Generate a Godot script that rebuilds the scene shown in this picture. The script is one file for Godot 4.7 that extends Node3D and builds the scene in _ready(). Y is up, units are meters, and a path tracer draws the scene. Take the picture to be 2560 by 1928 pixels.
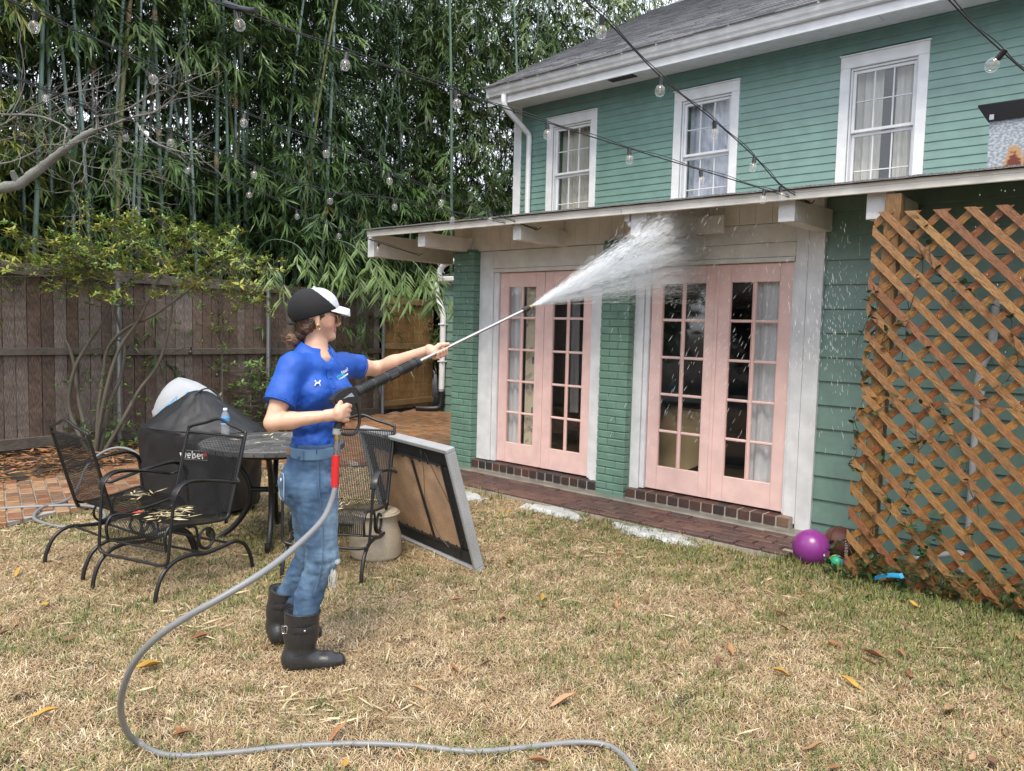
extends Node3D
# A back garden: a woman rinses the green house with a pressure washer.
# Axes: the house front lies along x at z = 0 and faces +z; y is up; metres.

var rng := RandomNumberGenerator.new()
var taken := {}
var mesh_cache := {}
var tex_cache := {}
var FONT: SystemFont

# ------------------------------------------------------------------ helpers
func lin(r: float, g: float, b: float) -> Color:          # linear reflectance -> sRGB albedo
	return Color(r, g, b).linear_to_srgb()

func rr(a: float, b: float) -> float:
	return rng.randf_range(a, b)

func numbered(n: String) -> String:
	if not taken.has(n):
		taken[n] = 0
		return n
	taken[n] += 1
	return "%s_%03d" % [n, taken[n]]

func tag(o: Node, label: String, category := "", group := "", kind := "") -> void:
	if label != "": o.set_meta("label", label)
	if category != "": o.set_meta("category", category)
	if group != "": o.set_meta("group", group)
	if kind != "": o.set_meta("kind", kind)

func thing(called: String, label: String, category: String, at := Vector3.ZERO, turn := 0.0, group := "") -> Node3D:
	var o := Node3D.new()
	o.name = numbered(called)
	add_child(o)
	o.position = at
	o.rotation.y = turn
	tag(o, label, category, group)
	return o

func part(called: String, m: Mesh, material: Material, parent: Node = self, xf := Transform3D()) -> MeshInstance3D:
	var o := MeshInstance3D.new()
	o.mesh = m
	o.material_override = material
	o.transform = xf
	if parent == self:
		o.name = numbered(called)
		add_child(o)
	else:
		o.name = called
		parent.add_child(o, true)
	return o

func group_node(called: String, parent: Node, at := Vector3.ZERO) -> Node3D:
	var o := Node3D.new()
	o.name = called
	parent.add_child(o, true)
	o.position = at
	return o

func structure(called: String, m: Mesh, material: Material, xf := Transform3D()) -> MeshInstance3D:
	var o := part(called, m, material, self, xf)
	o.set_meta("kind", "structure")
	return o

func many(called: String, m: Mesh, material: Material, parent: Node, xfs: Array, cols := []) -> MultiMeshInstance3D:
	var mm := MultiMesh.new()
	mm.transform_format = MultiMesh.TRANSFORM_3D
	mm.use_colors = cols.size() > 0
	mm.mesh = m
	mm.instance_count = xfs.size()
	for i in xfs.size():
		mm.set_instance_transform(i, xfs[i])
		if cols.size() > 0:
			mm.set_instance_color(i, cols[i])
	var o := MultiMeshInstance3D.new()
	o.multimesh = mm
	o.material_override = material
	if parent == self:
		o.name = numbered(called)
		add_child(o)
	else:
		o.name = called
		parent.add_child(o, true)
	return o

func TR(p: Vector3, e := Vector3.ZERO) -> Transform3D:    # place + euler (radians)
	return Transform3D(Basis.from_euler(e), p)

# -------------------------------------------------------------- mesh builder
class MB:
	var v := PackedVector3Array()
	var n := PackedVector3Array()
	var c := PackedColorArray()
	var uv := PackedVector2Array()
	var ix := PackedInt32Array()
	var col := Color.WHITE

	func vert(p: Vector3, nn: Vector3, t := Vector2.ZERO) -> int:
		v.append(p); n.append(nn); c.append(col); uv.append(t)
		return v.size() - 1

	func tri(a: Vector3, b: Vector3, d: Vector3) -> void:      # counter-clockwise seen from outside
		var nn := (b - a).cross(d - a).normalized()
		var i := vert(a, nn); vert(b, nn); vert(d, nn)
		ix.append_array([i, i + 2, i + 1])

	func quad(a: Vector3, b: Vector3, d: Vector3, e: Vector3) -> void:
		var nn := (b - a).cross(e - a).normalized()
		if nn.length() < 0.5: nn = (d - b).cross(e - b).normalized()
		var i := vert(a, nn, Vector2(0, 0)); vert(b, nn, Vector2(1, 0)); vert(d, nn, Vector2(1, 1)); vert(e, nn, Vector2(0, 1))
		ix.append_array([i, i + 2, i + 1, i, i + 3, i + 2])

	func box(lo: Vector3, hi: Vector3, b := 0.0, xf := Transform3D()) -> void:
		var s := [lo, hi]
		if b <= 0.0:
			var p := []
			for k in 8:
				p.append(xf * Vector3(s[k & 1].x, s[(k >> 1) & 1].y, s[(k >> 2) & 1].z))
			quad(p[4], p[5], p[7], p[6]); quad(p[1], p[0], p[2], p[3])
			quad(p[5], p[1], p[3], p[7]); quad(p[0], p[4], p[6], p[2])
			quad(p[6], p[7], p[3], p[2]); quad(p[0], p[1], p[5], p[4])
			return
		b = minf(b, 0.45 * minf(hi.x - lo.x, minf(hi.y - lo.y, hi.z - lo.z)))
		# three inset points per corner
		var q := {}
		for k in 8:
			var o := Vector3(s[k & 1].x, s[(k >> 1) & 1].y, s[(k >> 2) & 1].z)
			var d := Vector3(b if (k & 1) == 0 else -b, b if (k & 2) == 0 else -b, b if (k & 4) == 0 else -b)
			q[k * 3] = xf * (o + Vector3(0, d.y, d.z))      # on an x face
			q[k * 3 + 1] = xf * (o + Vector3(d.x, 0, d.z))  # on a y face
			q[k * 3 + 2] = xf * (o + Vector3(d.x, d.y, 0))  # on a z face
		var f := func(k, a): return q[k * 3 + a]
		quad(f.call(4, 2), f.call(5, 2), f.call(7, 2), f.call(6, 2))
		quad(f.call(1, 2), f.call(0, 2), f.call(2, 2), f.call(3, 2))
		quad(f.call(5, 0), f.call(1, 0), f.call(3, 0), f.call(7, 0))
		quad(f.call(0, 0), f.call(4, 0), f.call(6, 0), f.call(2, 0))
		quad(f.call(6, 1), f.call(7, 1), f.call(3, 1), f.call(2, 1))
		quad(f.call(0, 1), f.call(1, 1), f.call(5, 1), f.call(4, 1))
		# twelve edges
		for e in [[6, 7, 2, 1], [4, 5, 1, 2], [2, 3, 1, 2], [0, 1, 2, 1]]:
			quad(f.call(e[0], e[2]), f.call(e[1], e[2]), f.call(e[1], e[3]), f.call(e[0], e[3]))
		for e in [[4, 6, 0, 2], [5, 7, 2, 0], [0, 2, 2, 0], [1, 3, 0, 2]]:
			quad(f.call(e[0], e[2]), f.call(e[0], e[3]), f.call(e[1], e[3]), f.call(e[1], e[2]))
		for e in [[0, 4, 0, 1], [1, 5, 1, 0], [2, 6, 1, 0], [3, 7, 0, 1]]:
			quad(f.call(e[0], e[2]), f.call(e[0], e[3]), f.call(e[1], e[3]), f.call(e[1], e[2]))
		for k in 8:
			var odd: bool = ((k & 1) + ((k >> 1) & 1) + ((k >> 2) & 1)) % 2 == 1
			if odd: tri(f.call(k, 0), f.call(k, 1), f.call(k, 2))
			else: tri(f.call(k, 0), f.call(k, 2), f.call(k, 1))

	# a smooth tube along points; r is a number or an array of radii
	func tube(pts: Array, r, sides := 8, caps := true) -> void:
		var m := pts.size()
		if m < 2: return
		var up := Vector3.UP
		var t0: Vector3 = (pts[1] - pts[0]).normalized()
		if absf(t0.dot(up)) > 0.95: up = Vector3.RIGHT
		var side := t0.cross(up).normalized()
		var first := v.size()
		var run := 0.0
		for i in m:
			var t: Vector3
			if i == 0: t = pts[1] - pts[0]
			elif i == m - 1: t = pts[i] - pts[i - 1]
			else: t = (pts[i + 1] - pts[i]).normalized() + (pts[i] - pts[i - 1]).normalized()
			t = t.normalized()
			if i > 0: run += (pts[i] - pts[i - 1]).length()
			side = (side - t * side.dot(t)).normalized()
			var oth := t.cross(side).normalized()
			var rad: float = r[i] if r is Array else r
			for k in sides:
				var a := TAU * k / sides
				var d := side * cos(a) + oth * sin(a)
				vert(pts[i] + d * rad, d, Vector2(float(k) / sides, run))
		for i in m - 1:
			for k in sides:
				var a0 := first + i * sides + k
				var a1 := first + i * sides + (k + 1) % sides
				var b0 := a0 + sides
				var b1 := a1 + sides
				ix.append_array([a0, b1, a1, a0, b0, b1])
		if caps:
			for e in [0, m - 1]:
				var nn: Vector3 = (pts[0] - pts[1]).normalized() if e == 0 else (pts[m - 1] - pts[m - 2]).normalized()
				var cc := vert(pts[e], nn)
				var s0 := v.size()
				for k in sides: vert(v[first + e * sides + k], nn)
				for k in sides:
					if e == 0: ix.append_array([cc, s0 + k, s0 + (k + 1) % sides])
					else: ix.append_array([cc, s0 + (k + 1) % sides, s0 + k])

	# smooth surface through rings of equal length (closed rings)
	func loft(rings: Array, caps := true, closed := true) -> void:
		var m := rings.size()
		var k: int = rings[0].size()
		var first := v.size()
		for i in m:
			for j in k:
				var pj: Vector3
				var nj: Vector3
				if closed:
					pj = rings[i][(j + k - 1) % k]; nj = rings[i][(j + 1) % k]
				else:
					pj = rings[i][maxi(j - 1, 0)]; nj = rings[i][mini(j + 1, k - 1)]
				var du: Vector3 = nj - pj
				var dv: Vector3 = rings[mini(i + 1, m - 1)][j] - rings[maxi(i - 1, 0)][j]
				vert(rings[i][j], du.cross(dv).normalized(), Vector2(float(j) / k, float(i) / maxi(m - 1, 1)))
		for i in m - 1:
			for j in (k if closed else k - 1):
				var a0 := first + i * k + j
				var a1 := first + i * k + (j + 1) % k
				ix.append_array([a0, a1 + k, a1, a0, a0 + k, a1 + k])
		if caps and closed:
			for e in [0, m - 1]:
				var cen := Vector3.ZERO
				for p in rings[e]: cen += p
				cen /= k
				for j in k:
					if e == 0: tri(cen, rings[e][(j + 1) % k], rings[e][j])
					else: tri(cen, rings[e][j], rings[e][(j + 1) % k])

	# profile: array of Vector2(radius, height); axis y
	func lathe(profile: Array, sides := 24, xf := Transform3D()) -> void:
		var rings := []
		for p in profile:
			var ring := []
			for k in sides:
				var a := -TAU * k / sides
				ring.append(xf * Vector3(p.x * cos(a), p.y, p.x * sin(a)))
			rings.append(ring)
		loft(rings, true)

	func ball(cn: Vector3, r: float, rows := 12, sides := 20, sc := Vector3.ONE) -> void:
		var rings := []
		for i in rows + 1:
			var t := PI * (float(i) / rows - 0.5)
			var ring := []
			for k in sides:
				var a := -TAU * k / sides
				ring.append(cn + Vector3(cos(t) * cos(a), sin(t), cos(t) * sin(a)) * maxf(r, 0.0001) * sc)
			rings.append(ring)
		var first := v.size()
		loft(rings, false)
		for i in range(first, v.size()):
			n[i] = ((v[i] - cn) / (sc * sc)).normalized()

	# flat outline (x, y) pushed out along z from z0 to z1; outline counter-clockwise
	func prism(poly: PackedVector2Array, z0: float, z1: float, xf := Transform3D()) -> void:
		var t := Geometry2D.triangulate_polygon(poly)
		if Geometry2D.is_polygon_clockwise(poly):
			poly = poly.duplicate(); poly.reverse()
			t = Geometry2D.triangulate_polygon(poly)
		for i in range(0, t.size(), 3):
			var a := poly[t[i]]; var b := poly[t[i + 1]]; var d := poly[t[i + 2]]
			if (b - a).cross(d - a) < 0.0:
				var s := b; b = d; d = s
			tri(xf * Vector3(a.x, a.y, z1), xf * Vector3(b.x, b.y, z1), xf * Vector3(d.x, d.y, z1))
			tri(xf * Vector3(a.x, a.y, z0), xf * Vector3(d.x, d.y, z0), xf * Vector3(b.x, b.y, z0))
		for i in poly.size():
			var a := poly[i]; var b := poly[(i + 1) % poly.size()]
			quad(xf * Vector3(a.x, a.y, z0), xf * Vector3(b.x, b.y, z0), xf * Vector3(b.x, b.y, z1), xf * Vector3(a.x, a.y, z1))

	func done() -> ArrayMesh:
		var a := []
		a.resize(Mesh.ARRAY_MAX)
		a[Mesh.ARRAY_VERTEX] = v
		a[Mesh.ARRAY_NORMAL] = n
		a[Mesh.ARRAY_COLOR] = c
		a[Mesh.ARRAY_TEX_UV] = uv
		a[Mesh.ARRAY_INDEX] = ix
		var m := ArrayMesh.new()
		m.add_surface_from_arrays(Mesh.PRIMITIVE_TRIANGLES, a)
		return m

func cbox(w: float, h: float, d: float, b := 0.0) -> ArrayMesh:      # centred (bevelled) box, shared
	var key := "%.4f_%.4f_%.4f_%.4f" % [w, h, d, b]
	if not mesh_cache.has(key):
		var m := MB.new()
		m.box(-Vector3(w, h, d) / 2, Vector3(w, h, d) / 2, b)
		mesh_cache[key] = m.done()
	return mesh_cache[key]

func slab(lo: Vector3, hi: Vector3, b := 0.0) -> ArrayMesh:
	var m := MB.new()
	m.box(lo, hi, b)
	return m.done()

func put_box(called: String, lo: Vector3, hi: Vector3, material: Material, parent: Node, b := 0.0) -> MeshInstance3D:
	var s := hi - lo
	return part(called, cbox(s.x, s.y, s.z, b), material, parent, TR((lo + hi) / 2))

func bent(pts: Array, n := 8) -> Array:          # Catmull-Rom through points
	var out := []
	for i in pts.size() - 1:
		var p0: Vector3 = pts[maxi(i - 1, 0)]
		var p1: Vector3 = pts[i]
		var p2: Vector3 = pts[i + 1]
		var p3: Vector3 = pts[mini(i + 2, pts.size() - 1)]
		for k in n:
			out.append(p1.cubic_interpolate(p2, p0, p3, float(k) / n))
	out.append(pts[-1])
	return out

func tube_mesh(pts: Array, r, sides := 8) -> ArrayMesh:
	var m := MB.new()
	m.tube(pts, r, sides)
	return m.done()

# ---------------------------------------------------------------- materials
func noise_tex(freq: float, stops: Array, seed_ := 1, octaves := 4, size := 512, kind := FastNoiseLite.TYPE_SIMPLEX_SMOOTH) -> NoiseTexture2D:
	var key := "%f_%s_%d_%d_%d_%d" % [freq, str(stops), seed_, octaves, size, kind]
	if tex_cache.has(key): return tex_cache[key]
	var nz := FastNoiseLite.new()
	nz.noise_type = kind
	nz.seed = seed_
	nz.frequency = freq
	nz.fractal_octaves = octaves
	var g := Gradient.new()
	var offs := PackedFloat32Array()
	var cols := PackedColorArray()
	for s in stops:
		offs.append(s[0]); cols.append(s[1])
	g.offsets = offs
	g.colors = cols
	var t := NoiseTexture2D.new()
	t.width = size; t.height = size
	t.seamless = true
	t.seamless_blend_skirt = 0.15
	t.noise = nz
	t.color_ramp = g
	tex_cache[key] = t
	return t

func plain(col: Color, rough := 0.7, metal := 0.0) -> StandardMaterial3D:
	var m := StandardMaterial3D.new()
	m.albedo_color = col
	m.roughness = rough
	m.metallic = metal
	m.cull_mode = BaseMaterial3D.CULL_DISABLED
	return m

# a surface with fine grain (ca..cb, noise of scale sc repeats per metre) and coarse patches (strength) and relief in cm
func grain(ca: Color, cb: Color, rough := 0.8, sc := Vector3.ONE, freq := 0.03, relief := 0.0, world := true, coarse := 0.0, seed_ := 1, mid := 0.5) -> StandardMaterial3D:
	# the hue is the albedo colour; a shared grey noise carries the grain
	var m := StandardMaterial3D.new()
	m.cull_mode = BaseMaterial3D.CULL_DISABLED
	var ratio := clampf(snappedf(ca.get_luminance() / maxf(cb.get_luminance(), .001), .05), .3, .95)
	var sd := seed_ % 2
	m.albedo_color = Color(cb.r, cb.g, cb.b)
	m.albedo_texture = noise_tex(freq, [[0.15, Color(ratio, ratio, ratio)], [mid, Color(1, 1, 1) * (ratio + 1.0) / 2.0], [0.85, Color.WHITE]], sd)
	m.roughness = rough
	m.uv1_triplanar = true
	m.uv1_world_triplanar = world
	m.uv1_scale = sc
	m.uv1_offset = Vector3(seed_ * .37, seed_ * .71, seed_ * .53)
	if relief > 0.0:
		m.heightmap_enabled = true
		m.heightmap_scale = relief
		m.heightmap_texture = noise_tex(freq, [[0.1, Color.BLACK], [0.9, Color.WHITE]], sd)
	if coarse > 0.0:
		m.detail_enabled = true
		m.detail_blend_mode = BaseMaterial3D.BLEND_MODE_MUL
		m.detail_uv_layer = BaseMaterial3D.DETAIL_UV_2
		m.uv2_triplanar = true
		m.uv2_world_triplanar = world
		m.uv2_scale = Vector3(0.9, 0.9, 0.9)
		m.uv2_offset = Vector3(seed_ * .61, seed_ * .29, seed_ * .83)
		var k := 1.0 - clampf(snappedf(coarse * .6, .04), .04, .3)
		m.detail_albedo = noise_tex(0.008, [[0.1, Color(k, k, k)], [0.9, Color.WHITE]], 50, 5)
	return m

func tinted(base: StandardMaterial3D, f: Color, off := Vector3.ZERO) -> StandardMaterial3D:
	var m: StandardMaterial3D = base.duplicate()
	m.albedo_color = f
	m.uv1_offset = off
	return m


# ------------------------------------------------------------------- scene
func _ready() -> void:
	rng.seed = 20240611
	set_camera_and_light()
	make_materials()
	make_ground()
	make_house()
	make_fence()
	make_bamboo()
	make_shrubs()
	make_bare_tree()
	make_trees_behind()
	make_interior()
	make_lattice()
	make_garden_things()
	make_furniture()
	make_string_lights()
	make_person()
	make_washer()
	make_spray()
	make_litter()
	make_grass()

func set_camera_and_light() -> void:
	var cam := Camera3D.new()
	cam.name = "camera"
	add_child(cam)
	cam.fov = 52.47
	cam.near = 0.05
	cam.far = 400.0
	cam.position = Vector3(0, 1.62, 6.107)
	cam.basis = Basis(Vector3.UP, deg_to_rad(42.24)) * Basis(Vector3.RIGHT, deg_to_rad(-4.29)) * Basis(Vector3.BACK, deg_to_rad(1.42))
	cam.current = true
	var sky_mat := ProceduralSkyMaterial.new()
	sky_mat.sky_top_color = Color(0.80, 0.84, 0.90)
	sky_mat.sky_horizon_color = Color(0.93, 0.94, 0.96)
	sky_mat.sky_curve = 0.25
	sky_mat.ground_bottom_color = Color(0.30, 0.27, 0.22)
	sky_mat.ground_horizon_color = Color(0.45, 0.44, 0.42)
	sky_mat.sky_energy_multiplier = 1.0
	var sky := Sky.new()
	sky.sky_material = sky_mat
	var env := Environment.new()
	env.background_mode = Environment.BG_SKY
	env.sky = sky
	env.tonemap_mode = Environment.TONE_MAPPER_LINEAR
	env.tonemap_exposure = 2.8
	env.sdfgi_enabled = true
	env.ssao_enabled = true
	env.ssil_enabled = true
	var we := WorldEnvironment.new()
	we.name = "environment"
	we.environment = env
	add_child(we)
	var sun := DirectionalLight3D.new()
	sun.name = "sun"
	sun.light_energy = 0.5
	sun.light_angular_distance = 24.0
	sun.light_color = Color(1.0, 0.965, 0.91)
	sun.shadow_enabled = true
	sun.rotation = Vector3(deg_to_rad(-58), deg_to_rad(28), 0)
	add_child(sun)

var M := {}
func make_materials() -> void:
	FONT = SystemFont.new()
	FONT.font_names = PackedStringArray(["Droid Sans"])
	FONT.font_weight = 700
	M.green = grain(lin(.152, .248, .208), lin(.174, .278, .236), 0.40, Vector3(2, 2, 2), 0.012, 0.0, true, 0.12, 3)
	M.green_up = grain(lin(.160, .278, .242), lin(.184, .312, .274), 0.30, Vector3(.5, 7, 7), 0.012, 0.03, true, 0.10, 4)
	M.green_brick = grain(lin(.135, .255, .195), lin(.170, .310, .242), 0.5, Vector3(6, 6, 6), 0.04, 0.25, true, 0.18, 5)
	M.mortar_green = grain(lin(.075, .16, .118), lin(.10, .20, .15), 0.7, Vector3(5, 5, 5), 0.04, 0.2, true, 0.1, 6)
	M.white = grain(lin(.74, .745, .77), lin(.80, .805, .83), 0.5, Vector3(1, 1, 1), 0.008, 0.0, true, 0.05, 7)
	M.white_worn = grain(lin(.68, .685, .70), lin(.76, .765, .785), 0.5, Vector3(1, 1, 1), 0.012, 0.0, true, 0.10, 8)
	M.primer = grain(lin(.76, .76, .78), lin(.85, .85, .87), 0.8, Vector3(8, 8, 8), 0.05, 0.3, true, 0.05, 9)
	M.beige = grain(lin(.73, .69, .63), lin(.78, .74, .68), 0.6, Vector3(1, 1, 1), 0.010, 0.0, true, 0.10, 10)
	M.offwhite = grain(lin(.70, .68, .64), lin(.75, .73, .69), 0.55, Vector3(1, 1, 1), 0.010, 0.0, true, 0.12, 11)
	M.pink = grain(lin(.76, .52, .48), lin(.82, .57, .53), 0.42, Vector3(1, 1, 1), 0.010, 0.0, true, 0.06, 12)
	M.pink_dark = plain(lin(.66, .41, .37), 0.5)
	M.soffit = grain(lin(.70, .71, .74), lin(.76, .77, .80), 0.55, Vector3(1, 1, 1), 0.010, 0.0, true, 0.06, 13)
	M.gutter = grain(lin(.64, .635, .64), lin(.78, .78, .79), 0.4, Vector3(.6, 5, .6), 0.02, 0.0, true, 0.12, 14)
	M.concrete = grain(lin(.19, .17, .145), lin(.30, .275, .24), 0.38, Vector3(3, 3, 3), 0.05, 0.25, true, 0.3, 15)
	M.mortar = grain(lin(.34, .31, .27), lin(.50, .46, .40), 0.6, Vector3(5, 5, 5), 0.05, 0.3, true, 0.2, 16)
	M.soil = grain(lin(.045, .032, .022), lin(.10, .072, .048), 0.85, Vector3(2, 2, 2), 0.05, 0.8, true, 0.35, 17)
	M.thatch = grain(lin(.085, .058, .034), lin(.19, .135, .080), 0.95, Vector3(4, 4, 4), 0.09, 0.9, true, 0.3, 18)
	M.dark = plain(lin(.012, .012, .014), 0.8)
	M.roof_edge = grain(lin(.05, .05, .055), lin(.30, .30, .31), 0.5, Vector3(3, 3, 3), 0.05, 0.3, true, 0.0, 19)
	M.glass = StandardMaterial3D.new()
	M.glass.transparency = BaseMaterial3D.TRANSPARENCY_ALPHA
	M.glass.albedo_color = Color(0.10, 0.11, 0.12, 0.03)
	M.glass.roughness = 0.03
	M.glass.metallic_specular = 0.5
	M.sill_brick = []
	for k in 4:
		var d: Color = [lin(.070, .034, .028), lin(.055, .028, .025), lin(.030, .022, .022), lin(.085, .042, .032)][k]
		M.sill_brick.append(grain(d * 0.75, d * 1.35, 0.35, Vector3(9, 9, 9), 0.05, 0.3, true, 0.2, 20 + k))
	M.walk_brick = []
	for k in 4:
		var d: Color = [lin(.125, .066, .054), lin(.105, .056, .048), lin(.150, .082, .066), lin(.092, .054, .050)][k]
		M.walk_brick.append(grain(d * 0.8, d * 1.25, 0.24, Vector3(6, 6, 6), 0.05, 0.25, true, 0.3, 25 + k))
	M.patio_brick = []
	for k in 5:
		var d: Color = [lin(.38, .185, .092), lin(.46, .245, .125), lin(.33, .155, .085), lin(.50, .31, .18), lin(.29, .175, .115)][k]
		M.patio_brick.append(grain(d * 0.75, d * 1.2, 0.3, Vector3(6, 6, 6), 0.05, 0.25, true, 0.3, 30 + k))
	M.shingle = []
	for k in 4:
		var d: Color = [lin(.130, .130, .146), lin(.165, .165, .182), lin(.098, .098, .112), lin(.20, .198, .21)][k]
		M.shingle.append(grain(d * 0.8, d * 1.2, 0.8, Vector3(10, 10, 10), 0.09, 0.3, true, 0.0, 36 + k))
	M.board = []
	for k in 6:
		var d: Color = [lin(.180, .132, .108), lin(.225, .176, .148), lin(.145, .100, .078), lin(.255, .210, .184), lin(.165, .112, .086), lin(.205, .148, .118)][k]
		M.board.append(grain(d * 0.55, d * 1.4, 0.75, Vector3(11, 0.7, 11), 0.03, 0.35, true, 0.35, 41 + k))
	M.rail = grain(lin(.09, .073, .058), lin(.22, .182, .150), 0.8, Vector3(11, 11, 0.7), 0.03, 0.35, true, 0.35, 48)
	M.gate = []
	for k in 3:
		var d: Color = [lin(.48, .285, .115), lin(.42, .235, .095), lin(.54, .34, .15)][k]
		M.gate.append(grain(d * 0.6, d * 1.3, 0.7, Vector3(11, 0.8, 11), 0.03, 0.3, true, 0.25, 51 + k))
	M.gate_rail = grain(lin(.25, .15, .065), lin(.46, .30, .14), 0.7, Vector3(1, 11, 11), 0.03, 0.3, true, 0.2, 55)
	M.galv = grain(lin(.30, .32, .35), lin(.46, .48, .50), 0.38, Vector3(3, 3, 3), 0.04, 0.0, true, 0.2, 56)
	M.galv.metallic = 0.75
	M.black_iron = grain(lin(.008, .008, .009), lin(.016, .016, .017), 0.38, Vector3(6, 6, 6), 0.05, 0.05, true, 0.0, 57)
	M.black_plastic = plain(lin(.013, .013, .015), 0.42)
	M.steel = plain(lin(.55, .54, .54), 0.22, 1.0)

# ------------------------------------------------------------------- ground
const PATIO := [Vector2(-5.2, 9.5), Vector2(-6.10, 6.9), Vector2(-6.78, 4.38), Vector2(-7.02, 3.69), Vector2(-7.25, 3.1), Vector2(-7.75, 1.5), Vector2(-7.2, 0.75), Vector2(-6.95, 0.2), Vector2(-6.5, 0.0), Vector2(-6.5, -3.58), Vector2(-11.2, -3.95), Vector2(-10.62, -1.8), Vector2(-9.3, 0.95), Vector2(-8.68, 2.55), Vector2(-8.4, 4.0), Vector2(-7.7, 6.9), Vector2(-6.8, 9.5)]

func make_ground() -> void:
	var m := MB.new()
	m.quad(Vector3(-90, -0.012, 90), Vector3(90, -0.012, 90), Vector3(90, -0.012, -90), Vector3(-90, -0.012, -90))
	structure("ground", m.done(), M.soil)
	# the lawn: a thatch sheet that follows small bumps
	m = MB.new()
	var nz := FastNoiseLite.new()
	nz.seed = 5; nz.frequency = 0.9
	var lawn := PackedVector2Array([Vector2(-6.2, 8.5), Vector2(-6.70, 4.45), Vector2(-7.15, 3.1), Vector2(-7.66, 1.5), Vector2(-7.1, 0.8), Vector2(-6.85, 0.74), Vector2(-2.2, 0.74), Vector2(-2.2, 0.1), Vector2(4.0, 0.1), Vector2(4.0, 8.5)])
	var step := 0.12
	var inside := func(x, z): return Geometry2D.is_point_in_polygon(Vector2(x, z), lawn)
	var x := -7.8
	while x < 4.0:
		var z := 0.0
		while z < 8.6:
			if inside.call(x + step / 2, z + step / 2):
				var p := []
				for d in [Vector2(0, step), Vector2(step, step), Vector2(step, 0), Vector2(0, 0)]:
					var q: Vector2 = Vector2(x, z) + d
					p.append(Vector3(q.x, 0.004 + 0.010 * (nz.get_noise_2d(q.x, q.y) - 0.35), q.y))
				m.quad(p[0], p[1], p[2], p[3])
			z += step
		x += step
	structure("lawn", m.done(), M.thatch)
	make_patio()
	make_walk()

func make_patio() -> void:
	var poly := PackedVector2Array(PATIO)
	var m := MB.new()
	m.prism(poly, 0.0, 0.030, Transform3D(Basis(Vector3(1, 0, 0), Vector3(0, 0, 1), Vector3(0, 1, 0)), Vector3.ZERO))
	var bed := structure("brick_path", m.done(), M.mortar)
	# bricks in running bond, rows square to the path
	var turn := deg_to_rad(-14.0)
	var spots := []
	for i in range(-70, 71):
		for j in range(-45, 46):
			var u := (j + (0.5 if posmod(i, 2) == 1 else 0.0)) * 0.212
			var q := Vector2(u, i * 0.109).rotated(-turn) + Vector2(-8.0, 1.5)
			if not Geometry2D.is_point_in_polygon(q, poly): continue
			if q.y > 6.4: continue
			spots.append(q)
	spots.sort_custom(func(a, b): return a.distance_to(Vector2(0, 6.1)) < b.distance_to(Vector2(0, 6.1)))
	var rest := MB.new()
	for i in spots.size():
		var q: Vector2 = spots[i]
		var at := Vector3(q.x, 0.022 + rr(-0.004, 0.004), q.y)
		var xf := TR(at, Vector3(rr(-.01, .01), turn + rr(-.025, .025), rr(-.01, .01)))
		if i < 300:
			part("brick", cbox(0.200, 0.05, 0.097, 0.006), M.patio_brick[rng.randi() % 5], bed, xf)
		else:
			var dcol: Array = [Vector3(.9, .85, .8), Vector3(1.15, 1.1, 1.05), Vector3(.75, .7, .75), Vector3(1.2, 1.3, 1.45), Vector3(.7, .8, 1.0)]
			var dk: Vector3 = dcol[rng.randi() % 5]
			rest.col = Color(dk.x, dk.y, dk.z)
			rest.box(Vector3(-.1, -.025, -.0485), Vector3(.1, .025, .0485), 0.006, xf)
	if rest.v.size() > 0:
		var o := part("far_bricks", rest.done(), tinted(M.patio_brick[1], M.patio_brick[1].albedo_color), bed)
		o.material_override.vertex_color_use_as_albedo = true
		o.set_meta("kind", "stuff")

func make_walk() -> void:
	var m := MB.new()
	m.box(Vector3(-6.95, -0.02, 0.20), Vector3(-2.22, 0.036, 0.735))
	var walk := structure("brick_walk", m.done(), M.mortar)
	for r in 5:
		for k in range(0, 24):
			var w := 0.196
			var x0 := -6.93 + k * 0.206 + (0.103 if r % 2 == 1 else 0.0)
			if x0 + w > -2.2: continue
			var y := 0.048 + rr(-.004, .004)
			part("brick", cbox(w, 0.055, 0.097, 0.006), M.walk_brick[rng.randi() % 4], walk, TR(Vector3(x0 + w / 2, y - 0.0275 + .01, 0.265 + r * 0.105), Vector3(rr(-.015, .015), rr(-.015, .015), rr(-.02, .02))))
	# concrete ledge under the door sills
	m = MB.new()
	m.box(Vector3(-6.5, -0.02, -0.1), Vector3(-2.28, 0.066, 0.205), 0.012)
	structure("ledge", m.done(), M.concrete)


# -------------------------------------------------------------------- house
func wedge_board(x0: float, x1: float, h: float, t0: float, t1: float) -> ArrayMesh:   # lap board: thicker at its lower edge
	var key := "w%.3f_%.3f_%.3f" % [x1 - x0, h, t0]
	if not mesh_cache.has(key):
		var m := MB.new()
		var w := (x1 - x0) / 2
		var pr := [Vector2(0, 0), Vector2(t0 - .003, 0), Vector2(t0, 0.004), Vector2(t1, h), Vector2(0, h)]   # (z, y)
		for i in pr.size():
			var a: Vector2 = pr[i]; var b: Vector2 = pr[(i + 1) % pr.size()]
			m.quad(Vector3(-w, a.y, a.x), Vector3(w, a.y, a.x), Vector3(w, b.y, b.x), Vector3(-w, b.y, b.x))
		for s in [-1, 1]:
			for i in range(1, 4):
				var a := Vector3(s * w, pr[0].y, pr[0].x); var b := Vector3(s * w, pr[i].y, pr[i].x); var c := Vector3(s * w, pr[i + 1].y, pr[i + 1].x)
				if s < 0: m.tri(a, b, c)
				else: m.tri(a, c, b)
		mesh_cache[key] = m.done()
	return mesh_cache[key]

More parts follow.
